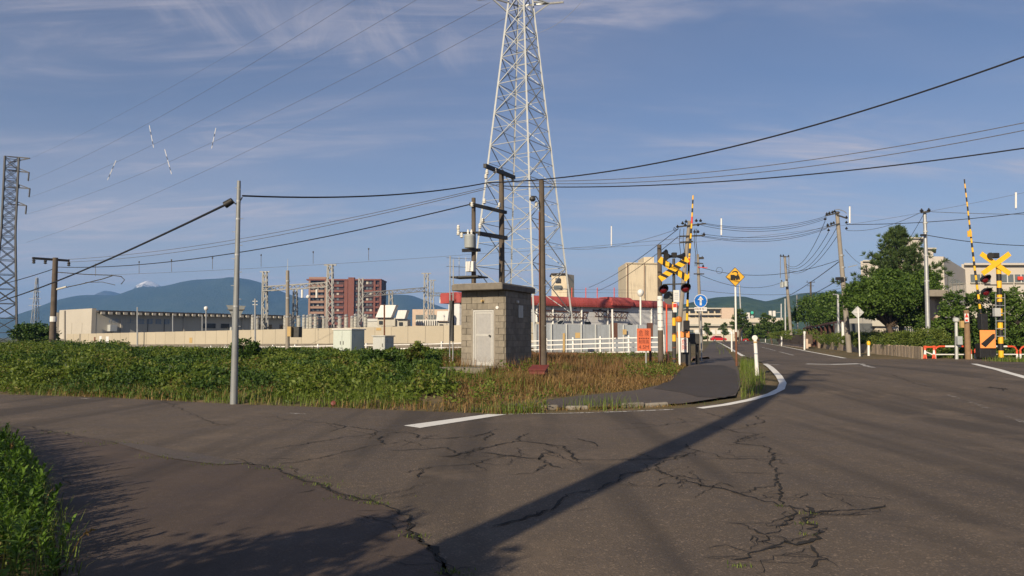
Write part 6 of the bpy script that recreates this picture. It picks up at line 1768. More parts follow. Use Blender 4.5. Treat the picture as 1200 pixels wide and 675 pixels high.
for lab, px, ya, yb_, Y in (('white tube marker hanging over the road left of the diamond sign', 845.3, 256, 275.5, 52), ('white tube marker beside the leaning pole top', 995.8, 242, 261.5, 52), ('white tube marker at the right picture edge', 1190.5, 225.5, 244, 45), ('faint white tube marker over the works hall', 716.5, 265, 288, 70)):
    r = thing('line_marker', lab, 'line marker', S(px, yb_, Y))
    MB().tube(S(px, ya, Y), S(px, yb_, Y), 0.055, 0.055, 8).build('tube', 'white_new', r)
    MB().tube(S(px, ya - 1, Y), S(px, yb_ + 2, Y), 0.012, 0.012, 5).build('hanger', 'dark_steel', r)

# ================================================================== things behind the camera whose shadows reach into view
_az = Vector((0.475, 0.88, 0)).normalized()
sp0 = Vector((-0.85, 4.8, 0)) - _az * 6.5
np_ = thing('utility_pole', 'tall concrete utility pole standing behind the camera, seen by its shadow', 'utility pole', sp0)
MB().tube(sp0, sp0 + UP * 14.0, 0.24, 0.19, 14).build('shaft', 'pole_concrete', np_, smooth=True)
MB().bar(sp0 + Vector((-0.9, 0.3, 13.2)), sp0 + Vector((0.9, -0.3, 13.2)), 0.12).build('crossarm', 'dark_steel', np_)
MB().bar(sp0 + Vector((-0.9, 0.3, 12.3)), sp0 + Vector((0.9, -0.3, 12.3)), 0.12).build('crossarm', 'dark_steel', np_)
for k in (-1, 1): MB().lathe(sp0 + Vector((0.42 * k, -0.1 * k, 10.6)), [(0.26, 0), (0.28, 0.03), (0.28, 0.8), (0.2, 0.9)], 12).build('transformer', 'transformer_grey', np_)

# ================================================================== foliage
def leaf_soup(C, D, size, aspect=0.5, fold=0.25, r_=rng):
    """leaf quads: base point C, direction D (unit), length size"""
    n = len(C)
    side = np.cross(D, r_.normal(size=(n, 3))); side /= np.linalg.norm(side, axis=1)[:, None] + 1e-9
    nrm = np.cross(D, side)
    s = size[:, None]
    mid = C + D * s * 0.45
    v0 = C; v1 = mid + side * s * aspect * 0.5 + nrm * s * fold * 0.4
    v2 = C + D * s - nrm * s * 0.12; v3 = mid - side * s * aspect * 0.5 + nrm * s * fold * 0.4
    V = np.stack([v0, v1, v2, v3], 1).reshape(-1, 3)
    F = np.arange(4 * n, dtype=np.int32).reshape(n, 4)
    return V, F
def blade_soup(B, H, lean, width, r_=rng):
    n = len(B)
    a = r_.uniform(0, 2 * np.pi, n); d = np.stack([np.cos(a), np.sin(a), np.zeros(n)], 1)
    s = np.stack([-np.sin(a), np.cos(a), np.zeros(n)], 1) * (width[:, None] / 2)
    z = np.array([0, 0, 1.0])
    p1 = B + z * H[:, None] * 0.55 + d * (lean * H * 0.25)[:, None]
    p2 = B + z * (H * (1 - 0.25 * lean))[:, None] + d * (lean * H * 0.8)[:, None]
    V = np.stack([B - s, B + s, p1 + s * 0.7, p1 - s * 0.7, p2 + s * .12, p2 - s * .12], 1).reshape(-1, 3)
    k = np.arange(n)[:, None] * 6
    F = np.concatenate([k + np.array([0, 1, 2, 3]), k + np.array([3, 2, 4, 5])]).astype(np.int32)
    return V, F
def rdir(n, up=0.3):
    d = rng.normal(size=(n, 3)); d[:, 2] = d[:, 2] * 0.7 + up
    return d / np.linalg.norm(d, axis=1)[:, None]
def veg(name, V, F, mat, parent=None, label=None, cat=None, kind=None, group=None):
    if parent is not None: V = V - np.array(org(parent))
    o = np_mesh(name, V, F, mat, parent)
    return tag(o, label, cat, group, kind)
def scatter(n, x0, x1, y0, y1, ok):
    P = np.stack([rng.uniform(x0, x1, n), rng.uniform(y0, y1, n)], 1)
    return P[ok(P)]
def lump(P, f, seed):
    r_ = np.random.default_rng(seed); s = np.zeros(len(P))
    for _ in range(7):
        k = r_.normal(size=2) * f; s += np.sin(P @ k + r_.uniform(0, 6.3))
    return s / 7 ** 0.5
# pixel helpers for vegetation zones: photo x of a ground point
def pxx(P): return 600 + FOC * P[:, 0] / P[:, 1]
HUT2 = np.array([[fl.x, fl.y], [hc.x, hc.y], [(hc + HV * HD).x, (hc + HV * HD).y], [(fl + HV * HD).x, (fl + HV * HD).y]])
STEP2 = np.array([[(p0).x, (p0).y]]) if False else None
_sa, _sb = fl - HV * 1.75 - HU * 1.35, fl - HV * 1.75 + HU * 1.5
STEP2 = np.array([[_sa.x, _sa.y], [_sb.x, _sb.y], [(fl + HU * 1.5).x, (fl + HU * 1.5).y], [(fl - HU * 1.35 - HV * 0.7).x, (fl - HU * 1.35 - HV * 0.7).y]])
def off_hut(P, m=0.1): return (sdist(P, HUT2) > m) & (sdist(P, STEP2) > 0)

# leafy bank left of the hut
def ok_bank(P):
    d = sdist(P, RP); x = pxx(P)
    return (d > 0.25) & (x < 545) & (x > -60) & (strack(P) < -5.0) & off_hut(P, 0.25)
P = scatter(20000, -34, 0, 14, 44, ok_bank)
d = sdist(P, RP)
x = pxx(P)
foot = np.where(x > 250, np.clip((d - 0.5 + 0.7 * lump(P, 1.1, 81)) / 1.5, 0.06, 1), np.clip(0.35 + d / 1.6, 0, 1))
dens = foot * np.where(x > 460, np.clip((560 - x) / 90, 0.3, 1), 1)
keep = rng.uniform(size=len(P)) < dens
P, d, x = P[keep], d[keep], x[keep]
hgt = (0.25 + 0.10 * lump(P, 0.55, 14) + 0.13 * lump(P, 1.5, 4) + 0.09 * lump(P, 3.5, 5) + rng.uniform(-.05, .14, len(P))) * np.clip(d / 2.2, 0.45, 1) * np.where(x < 150, 1.7, 1)
hgt = np.clip(hgt, 0.1, np.where(x < 150, 0.8, 0.4))
K = 22
z0 = hground(P[:, 0], P[:, 1])
n = len(P)
a = rng.uniform(0, 6.283, (n, K)); rr_ = 0.26 * np.sqrt(rng.uniform(size=(n, K))); zz = rng.uniform(0.15, 1, (n, K)) ** 0.7
C = np.stack([P[:, :1] + rr_ * np.cos(a), P[:, 1:2] + rr_ * np.sin(a), z0[:, None] + hgt[:, None] * zz * (1 - 0.5 * (rr_ / 0.26) ** 2)], -1).reshape(-1, 3)
sz = rng.uniform(0.06, 0.13, len(C))
V, F = leaf_soup(C, rdir(len(C), 0.35), sz, 0.55)
dk_ = np.repeat(lump(P, 0.8, 21) > 0.25, K)
Fq = F.reshape(-1, 4)
def sub(V, mask):
    W = V.reshape(-1, 4, 3)[mask].reshape(-1, 3); return W, np.arange(len(W), dtype=np.int32).reshape(-1, 4)
v_, f_ = sub(V, ~dk_); veg('leafy_weeds', v_, f_, 'leaf_weed', label='bright leafy weeds covering the bank left of the hut', cat='weeds', kind='stuff')
v_, f_ = sub(V, dk_); veg('leafy_weeds', v_, f_, 'leaf_weed_dark', label='darker leafy weeds in patches on the bank left of the hut', cat='weeds', kind='stuff')
# denser bushy clumps on the bank
Q = scatter(420, -30, -1, 17, 32, lambda P: ok_bank(P) & (sdist(P, RP) > 1.3))[:120]
Cs = []
for q in Q:
    n_ = 420; rad = rng.uniform(.35, .8); hh = rng.uniform(.28, .46) * (1.25 if 600 + FOC * q[0] / q[1] < 170 else 1)
    a_ = rng.normal(size=(n_, 3)); a_ /= np.linalg.norm(a_, axis=1)[:, None]; a_[:, 2] = np.abs(a_[:, 2])
    a_ *= rng.uniform(.55, 1.05, n_)[:, None]
    Cs.append(np.stack([q[0] + a_[:, 0] * rad, q[1] + a_[:, 1] * rad, hg(q[0], q[1]) + a_[:, 2] * hh], 1))
for nm, part_, mt in (('darker', Cs[::2], 'leaf_weed_dark'), ('lighter', Cs[1::2], 'leaf_weed')):
    C = np.concatenate(part_)
    V, F = leaf_soup(C, rdir(len(C), .3), rng.uniform(.08, .15, len(C)), .6)
    veg('bushy_weeds', V, F, mt, label=nm + ' bushy weed clumps standing out of the bank left of the hut', cat='weeds', kind='stuff')
# tall grass and green grass along the bank foot
def grass(name, label, n, zone, box, h0, h1, mat, w=0.012, lean=0.5, dmul=None):
    P = scatter(n, *box, zone)
    h = rng.uniform(h0, h1, len(P))
    if dmul is not None: h = h * dmul(P)
    z = hground(P[:, 0], P[:, 1])
    B = np.stack([P[:, 0], P[:, 1], z - 0.01], 1)
    V, F = blade_soup(B, h, rng.uniform(0.1, lean * 2, len(P)), np.full(len(P), w) * rng.uniform(.7, 1.5, len(P)))
    return veg(name, V, F, mat, label=label, cat='grass', kind='stuff')
def clumpy(P, f, seed, thr): return lump(P, f, seed) > thr
grass('verge_grass', 'green grass along the foot of the weed bank', 90000, lambda P: (sdist(P, RP) > 0.04) & (sdist(P, RP) < 3.0) & (pxx(P) > -40) & (pxx(P) < 640) & clumpy(P, 1.2, 31, -0.15), (-26, 2, 13, 30), 0.10, 0.34, 'grass_green', 0.014)
grass('dry_grass', 'straw coloured dry grass along the foot of the weed bank', 60000, lambda P: (sdist(P, RP) > 0.0) & (sdist(P, RP) < 2.4) & (pxx(P) > 60) & (pxx(P) < 640) & clumpy(P, 1.0, 33, 0.0), (-26, 2, 13, 30), 0.08, 0.30, 'grass_dry', 0.014, 0.9)
PATH2 = np.array([p[:2] for p in path_poly])
def ok_dry(P):
    x = pxx(P)
    return (sdist(P, RP) > 0.3) & (x > 520) & (x < 812) & (sdist(P, PATH2) > 0.1) & (strack(P) < -3.6) & off_hut(P, 0.05)
grass('dry_weeds', 'tall brown dry weeds and straw between the hut and the crossing', 120000, ok_dry, (-3, 8, 14, 40), 0.12, 0.42, 'grass_dry', 0.014, 0.8, lambda P: np.clip(0.75 + 0.35 * lump(P, 1.4, 41), 0.3, 1.4) * np.clip((sdist(P, RP) - 1.0) / 4.0, 0.16, 1))
grass('green_weeds', 'green weeds among the dry grass between the hut and the crossing', 22000, lambda P: ok_dry(P) & clumpy(P, 1.1, 43, 0.45), (-3, 8, 14, 40), 0.15, 0.5, 'grass_green', 0.016, 0.6, lambda P: np.clip((sdist(P, RP) - .8) / 4, 0.25, 1))
grass('dead_stalks', 'dark brown dead weed stalks between the hut and the danger sign', 26000, lambda P: ok_dry(P) & clumpy(P, 1.6, 71, 0.0) & (sdist(P, RP) > 2.5), (-3, 8, 14, 40), 0.3, 0.68, 'grass_dead', 0.013, 0.4, lambda P: np.clip((sdist(P, RP) - 2) / 4, 0.35, 1))
grass('russet_grass', 'low russet dead grass in patches on the verge', 30000, lambda P: ok_dry(P) & clumpy(P, 1.9, 73, 0.25), (-3, 8, 14, 40), 0.08, 0.24, 'grass_dead', 0.014, 1.0)
grass('straw_mat', 'flattened straw lying on the verge behind the broken kerb', 26000, lambda P: ok_dry(P) & (sdist(P, RP) < 5.0), (-3, 8, 14, 30), 0.10, 0.3, 'grass_dry', 0.014, 1.9, lambda P: 0.5 + 0 * P[:, 0])
grass('bank_grass', 'tall grass blades rising among the weeds on the bank', 26000, lambda P: ok_bank(P) & clumpy(P, 0.9, 61, 0.2), (-34, 0, 14, 44), 0.15, 0.36, 'grass_green', 0.016, 0.5)
# leafy plants mixed into the dry patch
P = scatter(2600, -3, 8, 15, 36, lambda P: ok_dry(P) & clumpy(P, 1.0, 45, 0.5))
z0 = hground(P[:, 0], P[:, 1]); n = len(P); K = 14
a = rng.uniform(0, 6.283, (n, K)); rr_ = 0.16 * np.sqrt(rng.uniform(size=(n, K))); zz = rng.uniform(0.1, 1, (n, K))
C = np.stack([P[:, :1] + rr_ * np.cos(a), P[:, 1:2] + rr_ * np.sin(a), z0[:, None] + 0.42 * zz], -1).reshape(-1, 3)
V, F = leaf_soup(C, rdir(len(C), 0.4), rng.uniform(0.05, 0.10, len(C)), 0.5)
veg('broadleaf_weeds', V, F, 'leaf_weed', label='low broadleaf weeds in the dry grass right of the hut', cat='weeds', kind='stuff')
# grass tip by the delineator, kerb tufts, right verge tufts, cracks
def zone_px(x0, x1, y0, y1):
    a, b_ = G(x0, y1), G(x1, y0)
    return a, b_
TIP = np.array([g2(*q) for q in ((866, 470), (890, 463), (897, 452), (894, 440), (886, 428), (876, 421), (868, 420), (867, 440), (869, 455))])
grass('grass_tuft', 'tuft of green grass around the white delineator post', 9000, lambda P: sdist(P, TIP) < 0, (4, 10, 14, 30), 0.15, 0.5, 'grass_green', 0.012, 0.5)
KB = np.array([g2(*q) for q in ((580, 486), (600, 478), (690, 473), (760, 470), (775, 476), (700, 482), (640, 484))])
grass('kerb_grass', 'sparse green grass growing along the broken kerb', 9000, lambda P: (sdist(P, KB) < 0.1) & clumpy(P, 2.2, 51, 0.1), (-3, 5, 13, 22), 0.10, 0.42, 'grass_green', 0.010, 0.5)
grass('kerb_straw', 'sparse dry straw along the broken kerb', 3600, lambda P: (sdist(P, KB) < 0.05), (-3, 5, 13, 22), 0.04, 0.16, 'grass_dry', 0.010, 0.9)
PE = np.array([g2(*q) for q in ((790, 478), (866, 465), (868, 448), (880, 440), (900, 452), (895, 462), (860, 470), (810, 478))])
grass('edge_grass', 'thin grass at the edge of the fresh asphalt patch', 2600, lambda P: (sdist(P, PE) < 0), (2, 10, 13, 24), 0.03, 0.13, 'grass_green', 0.010, 0.8)
LS = np.array([g2(*q) for q in ((848, 418), (859, 418), (852, 409), (842, 402), (838, 402))])
grass('strip_grass', 'grass strip between footpath and far road', 2600, lambda P: sdist(P, LS) < 0.25, (6, 40, 26, 150), 0.15, 0.5, 'grass_green', 0.03, 0.6)
for k, (px, py, s) in enumerate(((1177, 423.5, 0.7), (1195, 424, 0.5), (1120, 419.5, 0.6), (1136, 420, 0.6))):
    g = G(px, py)
    Pn = np.stack([g.x + rng.normal(0, s * .6, 260), g.y + rng.normal(0, s * .4, 260)], 1)
    B = np.stack([Pn[:, 0], Pn[:, 1], zroad(Pn[:, 0], Pn[:, 1])], 1)
    V, F = blade_soup(B, rng.uniform(.1, .3, 260), rng.uniform(.1, 1, 260), np.full(260, .02))
    veg('weed_tuft', V, F, 'grass_green', label=('small weed tuft on asphalt before the right guard rail', 'small weed tuft at the right picture edge', 'weed tuft at the foot of the grey relay post', 'weed tuft at the foot of the tan wooden post')[k], cat='weeds', kind='stuff')
# moss and weeds in the long seam and widest cracks
pts = []
for px, py, s, nn_ in ((420, 584, .10, 90), (380, 569, .08, 60), (440, 591, .05, 40), (355, 560, .1, 60), (484, 630, .05, 50), (529, 672, .05, 60), (130, 520, .15, 60), (180, 536, .15, 60), (60, 508, .2, 40), (320, 549, .1, 50), (946, 615, .035, 26), (941, 603, .03, 20), (866, 665, .03, 24), (912, 594, .02, 12), (947, 628, .025, 12), (250, 545, .1, 50)):
    g = G(px, py)
    pts.append(np.stack([g.x + rng.normal(0, s * 1.6, nn_), g.y + rng.normal(0, s * .7, nn_), np.full(nn_, g.z + 0.004)], 1))
B = np.concatenate(pts)
V, F = blade_soup(B, rng.uniform(.01, .04, len(B)), rng.uniform(.3, 1.4, len(B)), np.full(len(B), .007))
veg('crack_weeds', V, F, 'leaf_weed', label='tiny weeds growing in the road seam and cracks', cat='weeds', kind='stuff')

# ---- near left roadside plants: upright stems with whorls of pointed leaves
def herb_patch(name, label, spots, mat, leaf_len, parent=None):
    Cs, Ds, Ss = [], [], []
    st_ = MB()
    for (x, y, h, lx, ly) in spots:
        b = Vector((x, y, hg(x, y) - .02)); t = b + Vector((lx, ly, h))
        mid = b + (t - b) * .5 + Vector((-lx * .15, -ly * .15, 0))
        st_.path([b, mid, t], [.008, .006, .003], 5)
        nl = int(14 + 26 * h)
        for k in range(nl):
            f = 0.12 + 0.88 * (k + rng.uniform()) / nl
            p = b + (mid - b) * (f * 2) if f < .5 else mid + (t - mid) * (f * 2 - 1)
            a = k * 2.4 + rng.uniform(-.4, .4)
            el = 0.15 + 0.9 * f + rng.uniform(-.3, .3)
            Cs.append(tuple(p)); Ds.append((math.cos(a) * math.cos(el), math.sin(a) * math.cos(el), math.sin(el)))
            Ss.append(leaf_len * rng.uniform(.6, 1.15) * (1.1 - .5 * f))
    C, D, S_ = np.array(Cs), np.array(Ds), np.array(Ss)
    # bent two-part leaves
    n = len(C); side = np.cross(D, np.array([0, 0, 1.0])); side /= np.linalg.norm(side, axis=1)[:, None] + 1e-9
    nrm = np.cross(side, D); s = S_[:, None]; w = 0.15
    m1 = C + D * s * .35 + nrm * s * .05; m2 = C + D * s * .7; tip = C + D * s * 1.0 - nrm * s * .16 - np.array([0, 0, 1.0]) * s * .08
    V = np.stack([C, m1 + side * s * w + nrm * s * .04, m1, m1 - side * s * w + nrm * s * .04, m2 + side * s * w * .8 + nrm * s * .03, m2, m2 - side * s * w * .8 + nrm * s * .03, tip], 1).reshape(-1, 3)
    k = np.arange(n)[:, None] * 8
    F = np.concatenate([k + np.array(q) for q in ((0, 1, 2, 2), (0, 2, 3, 3), (1, 4, 5, 2), (2, 5, 6, 3), (4, 7, 5, 5), (5, 7, 6, 6))])
    tri = F[F[:, 2] == F[:, 3]][:, :3]; quad = F[F[:, 2] != F[:, 3]]
    allt = np.concatenate([tri, quad[:, [0, 1, 2]], quad[:, [0, 2, 3]]]).astype(np.int32)
    root = thing(name, label, 'plants', (spots[0][0], spots[0][1], 0))
    o = np_mesh('leaves', V - np.array(org(root)), allt, mat, root); o['kind'] = 'stuff'
    so = st_.build('stems', 'leaf_weed_dark', root); so['kind'] = 'stuff'
    return root
spots = []
rb = random.Random(21)
tries = 0
NL = np.array([g2(78, 675), g2(72, 640), g2(56, 590), g2(32, 545), g2(2, 512), g2(-80, 500), (-16, 12), (-16, 2.0), (-3.9, 2.0)])
while len(spots) < 330 and tries < 9000:
    tries += 1
    x, y = rb.uniform(-9.5, -2.4), rb.uniform(3.2, 11.0)
    px = 600 + FOC * x / y
    if sdist(np.array([[x, y]]), NL)[0] > -0.02 or px < -120: continue
    dist = -sdist(np.array([[x, y]]), NL)[0]
    h = min(0.85, 0.28 + dist * 0.45) * rb.uniform(.65, 1.1)
    spots.append((x, y, h, rb.uniform(-.1, .14), rb.uniform(-.08, .1)))
herb_patch('roadside_herbs', 'bright green leafy herbs filling the lower left corner', spots, 'leaf_near', 0.135)
NLg = NL
Pn = scatter(26000, -10, -2.2, 3, 12, lambda P: (sdist(P, NLg) < 0.08) & (pxx(P) > -80))
zb2 = hground(Pn[:, 0], Pn[:, 1])
V, F = blade_soup(np.stack([Pn[:, 0], Pn[:, 1], zb2 - .01], 1), rng.uniform(.08, .38, len(Pn)), rng.uniform(.2, 1.2, len(Pn)), rng.uniform(.004, .011, len(Pn)))
veg('roadside_grass', V, F, 'grass_green', label='green and dry grass under the herbs in the lower left corner', cat='grass', kind='stuff')
# seeding grass stalk
for lab, bpx, bpy_, tpx, tpy in (('dry seeding grass stalk leaning right in the lower left corner', 74, 668, 108, 621), ('dry seeding grass stalk at the left picture edge', 12, 560, 14, 520)):
    g = G(bpx, bpy_); tpt = S(tpx, tpy, g.y - .1)
    r = thing('grass_stalk', lab, 'grass stalk', g)
    mid = g + (tpt - g) * .6 + UP * .06
    MB().path([g, mid, tpt], [.004, .003, .0015], 5).build('stem', 'grass_dry', r)
    C = np.array([tuple(mid + (tpt - mid) * (.3 + .7 * k / 26)) for k in range(26)]); dd = np.array(tuple((tpt - mid).normalized()))
    D = dd[None] + rng.normal(0, .45, (26, 3)); D /= np.linalg.norm(D, axis=1)[:, None]
    V, F = leaf_soup(C, D, np.full(26, .035), .3)
    veg('seed_head', V, F, 'grass_dry', r)

# ---- trees and shrubs
def crown_cloud(lobes, n_leaf, size, up=0.2, shell=0.55):
    """lobes: (centre, radii); leaves gather in small clumps near each lobe's surface"""
    Cs = []
    vol = np.array([abs(l[1][0] * l[1][1] * l[1][2]) ** (2 / 3) for l in lobes]); vol = vol / vol.sum()
    for (c, r), w in zip(lobes, vol):
        n = max(20, int(n_leaf * w)); nc = max(6, n // 38)
        d = rng.normal(size=(nc, 3)); d /= np.linalg.norm(d, axis=1)[:, None]
        rad = rng.uniform(shell, 1.03, nc) ** 0.8
        cc = np.array(tuple(c)) + d * rad[:, None] * np.array(r)
        k = rng.integers(0, nc, n)
        cl = 0.17 * min(r)
        Cs.append(cc[k] + rng.normal(size=(n, 3)) * cl * np.array([1.2, 1.2, .7]))
    C = np.concatenate(Cs)
    return leaf_soup(C, rdir(len(C), up), rng.uniform(.7, 1.3, len(C)) * size, 0.6)
def broad_tree(label, px, Y, py_base, lobes_px, n_leaf, size, mat, trunk=0.2, group=None, name='broadleaf_tree', cat='tree', zb=0.4):
    """lobes_px: (px, py, rx_px, rz_px, dY)"""
    base = S(px, py_base, Y); base.z = zb
    r = thing(name, label, cat, base, group)
    lobes = []
    m = MB()
    top = S(lobes_px[0][0], lobes_px[0][1], Y)
    fork = base + (top - base) * 0.45
    m.path([base, base + (fork - base) * .5 + Vector((.05, 0, 0)), fork], [trunk, trunk * .8, trunk * .65], 9)
    for (x, y, rx, rz, dy) in lobes_px:
        c = S(x, y, Y + dy)
        lobes.append((c, (PX(rx, Y), PX(rx, Y) * .9, PX(rz, Y))))
        m.path([fork - UP * .1, fork + (c - fork) * .5 + UP * .1, c], [trunk * .5, trunk * .3, trunk * .12], 6)
    m.build('trunk', 'bark', r)
    V, F = crown_cloud(lobes, n_leaf, size)
    veg('crown', V, F, mat, r)
    return r
def shrub(label, px, Y, py, rx, rz, n, size, mat, name='shrub', group=None, zb=None, flat=0.0):
    c = S(px, py, Y); r_ = PX(rx, Y); h = PX(rz, Y)
    base = Vector((c.x, c.y, c.z - h if zb is None else zb))
    o = thing(name, label, 'shrub', base, group)
    st_ = MB()
    for k in range(5):
        a = k * 1.25
        st_.path([base, base + Vector((math.cos(a) * r_ * .3, math.sin(a) * r_ * .3, (c.z - base.z) * .8)), c + Vector((math.cos(a) * r_ * .5, math.sin(a) * r_ * .5, h * .4))], [.03, .02, .008], 5)
    st_.build('stem', 'bark', o)
    V, F = crown_cloud([(c, (r_, r_ * .9, h))] + [(c + Vector((r_ * .5 * math.cos(q), r_ * .4 * math.sin(q), h * .1)), (r_ * .55, r_ * .5, h * .75)) for q in (0.3, 2.2, 4.4)], n, size, .3, .6)
    veg('foliage', V, F, mat, o)
    return o
broad_tree('spreading dark green broadleaf tree left of the pine at the school', 1050, 47, 400,
           [(1030, 338, 22, 14, 0), (1008, 342, 16, 11, 1), (1050, 348, 24, 18, -.6), (1075, 352, 20, 18, .5), (1020, 356, 20, 12, -1), (1092, 345, 13, 14, 1), (998, 352, 11, 10, 1.5), (1062, 370, 20, 12, .6), (1040, 324, 14, 10, 1), (1085, 330, 16, 14, 2), (1060, 335, 20, 14, 1.5), (1022, 346, 22, 14, 1), (1078, 376, 18, 9, 1), (1030, 368, 18, 8, 1), (1097, 362, 12, 14, 2)], 46000, 0.165, 'leaf_tree', 0.22)
# pine: tiers of needle tufts on whorled limbs
pb = S(1056, 402, 53); pb.z = .4
pn_ = thing('pine_tree', 'tall shaggy pine tree in front of the white school building', 'tree', pb)
ptop = S(1052, 274, 53)
m = MB().path([pb, pb + (ptop - pb) * .5 + Vector((.15, 0, 0)), ptop], [.24, .15, .02], 9)
tuC, tuD, tuS = [], [], []
rb = random.Random(31)
for k in range(110):
    f = 0.38 + 0.62 * (k / 109)
    c = pb + (ptop - pb) * f
    a = k * 2.4 + rb.uniform(-.3, .3)
    L = (1 - f) ** .9 * 5.6 * rb.uniform(.5, 1.15) + .25
    tipv = c + Vector((math.cos(a) * L, math.sin(a) * L, L * .38 + rb.uniform(0, .5)))
    m.path([c, c + (tipv - c) * .5 - UP * .06 * L, tipv], [.045 * (1.2 - f) + .015, .03 * (1.2 - f) + .01, .008], 5)
    nt = int(3 + 4.2 * L)
    for q in range(nt):
        g_ = 0.3 + .7 * (q + rb.random()) / nt
        p = c + (tipv - c) * g_ + Vector((rb.gauss(0, .16), rb.gauss(0, .16), rb.gauss(0, .08)))
        nn_ = 26
        D = rng.normal(size=(nn_, 3)) * .6 + np.array([math.cos(a) * .5, math.sin(a) * .5, .95])
        D /= np.linalg.norm(D, axis=1)[:, None]
        tuC.append(np.repeat(np.array([tuple(p)]), nn_, 0)); tuD.append(D); tuS.append(rng.uniform(.22, .42, nn_))
m.build('trunk', 'bark', pn_)
V, F = leaf_soup(np.concatenate(tuC), np.concatenate(tuD), np.concatenate(tuS), .14, .05)
veg('needles', V, F, 'leaf_pine', pn_)
for lab, px, Y, L in (('leftmost dark tree of the row over the bicycle shelter', 948, 92, [(945, 362, 13, 12, 0), (955, 356, 14, 11, 1), (938, 370, 9, 9, 0), (957, 370, 12, 10, -1)]),
                 ('middle dark tree of the row behind the slim street light', 970, 84, [(968, 358, 14, 13, 0), (978, 366, 14, 11, 0), (962, 372, 12, 10, -1), (975, 350, 9, 8, 1)]),
                 ('right dark tree of the row beside the leaning utility pole', 992, 78, [(992, 357, 13, 12, 0), (1002, 366, 13, 11, 0), (984, 370, 12, 9, -1), (1010, 372, 10, 9, 0)]),
                 ('small pale green tree left of the far traffic lights', 866, 116, [(868, 372, 7, 9, 0), (863, 379, 6, 7, 0), (873, 381, 6, 6, 0)]),
                 ('feathery young tree at the bend behind the round reflector', 905, 112, [(897, 374, 6, 8, 0), (905, 380, 7, 8, 0), (893, 384, 6, 6, 0)]),
                 ('bushy tree between the far signals and transformer pole', 917, 100, [(915, 384, 7, 7, 0), (922, 380, 6, 8, 0)])):
    broad_tree(lab, px, Y, 400, L, 7000 if px > 930 else 2200, .26 if px > 930 else .3, 'leaf_tree' if px > 930 else 'leaf_far', .16, group='trees beyond the road')
for lab, px in (('clipped cloud pine before the far white building, left one', 829), ('clipped cloud pine before the far white building, right one', 848)):
    broad_tree(lab, px, 150, 396, [(px, 381, 3.5, 2.4, 0), (px - 1, 386, 4.5, 2.2, 0), (px + 1, 390.5, 4.5, 2, 0)], 900, .3, 'leaf_pine', .14, group='cloud pines at the far end', name='garden_pine')
# far hedges
for lab, x0_, x1_, Y, yt, nlf in (('far dark hedge closing the road end', 868, 914, 128, 380, 5200), ('far dark hedge in front of the white building', 806, 832, 168, 390, 1500)):
    c = S((x0_ + x1_) / 2, 396, Y); c.z = .4
    o = thing('hedge', lab, 'hedge', c)
    V, F = crown_cloud([(S(x0_ + (x1_ - x0_) * (k + .5) / 6, (yt + 398) / 2, Y), (PX((x1_ - x0_) / 10, Y), 1.0, PX((398 - yt) / 2, Y))) for k in range(6)], nlf, .28)
    veg('foliage', V, F, 'leaf_hedge', o)
    MB().obox(S(x0_ + 2, 397, Y + .4), Vector((PX(x1_ - x0_ - 4, Y), 0, 0)), (0, .3, 0), UP * PX(396 - yt - 3, Y)).build('branches', 'bark', o)
# tall hedge on the right, built of neighbouring bushes grown together
Yh = 40.5
c = S(1150, 410, Yh); c.z = .4
hd_ = thing('tall_hedge', 'tall dense green hedge behind the right crossing signal', 'hedge', c)
lobes = []
for k in range(15):
    px = 1088 + k * 11
    top = 372 if px < 1100 else (352 if px < 1120 else (343 if px < 1160 else 341))
    top += rb.uniform(-5, 5)
    zc = (S(px, top, Yh).z + .4) / 2; hz_ = (S(px, top, Yh).z - .4) / 2
    lobes.append((Vector((S(px, 400, Yh).x, Yh + rb.uniform(-.3, .5), .4 + hz_)), (PX(10, Yh), .9, hz_)))
    lobes.append((Vector((S(px + 5, 400, Yh).x, Yh - .5, .4 + hz_ * .55)), (PX(9, Yh), .6, hz_ * .6)))
    lobes.append((Vector((S(px + 3, 400, Yh).x, Yh + .4, .4 + hz_ * 1.5)), (PX(8, Yh), .7, hz_ * .55)))
V, F = crown_cloud(lobes, 46000, .12, .25, .6)
veg('foliage', V, F, 'leaf_hedge', hd_)
m = MB()
for k in range(26):
    px = 1090 + k * 6.2; b = S(px, 412, Yh + .2); b.z = .35
    m.path([b, b + Vector((rb.uniform(-.3, .3), 0, 1.1)), b + Vector((rb.uniform(-.5, .5), rb.uniform(-.2, .3), 2.0))], [.05, .035, .01], 5)
m.build('stems', 'bark', hd_)
MB().obox(S(1093, 412, Yh + .5), Vector((PX(170, Yh), 0, 0)), (0, .35, 0), UP * 1.9).build('inner_growth', 'shade_brown', hd_)
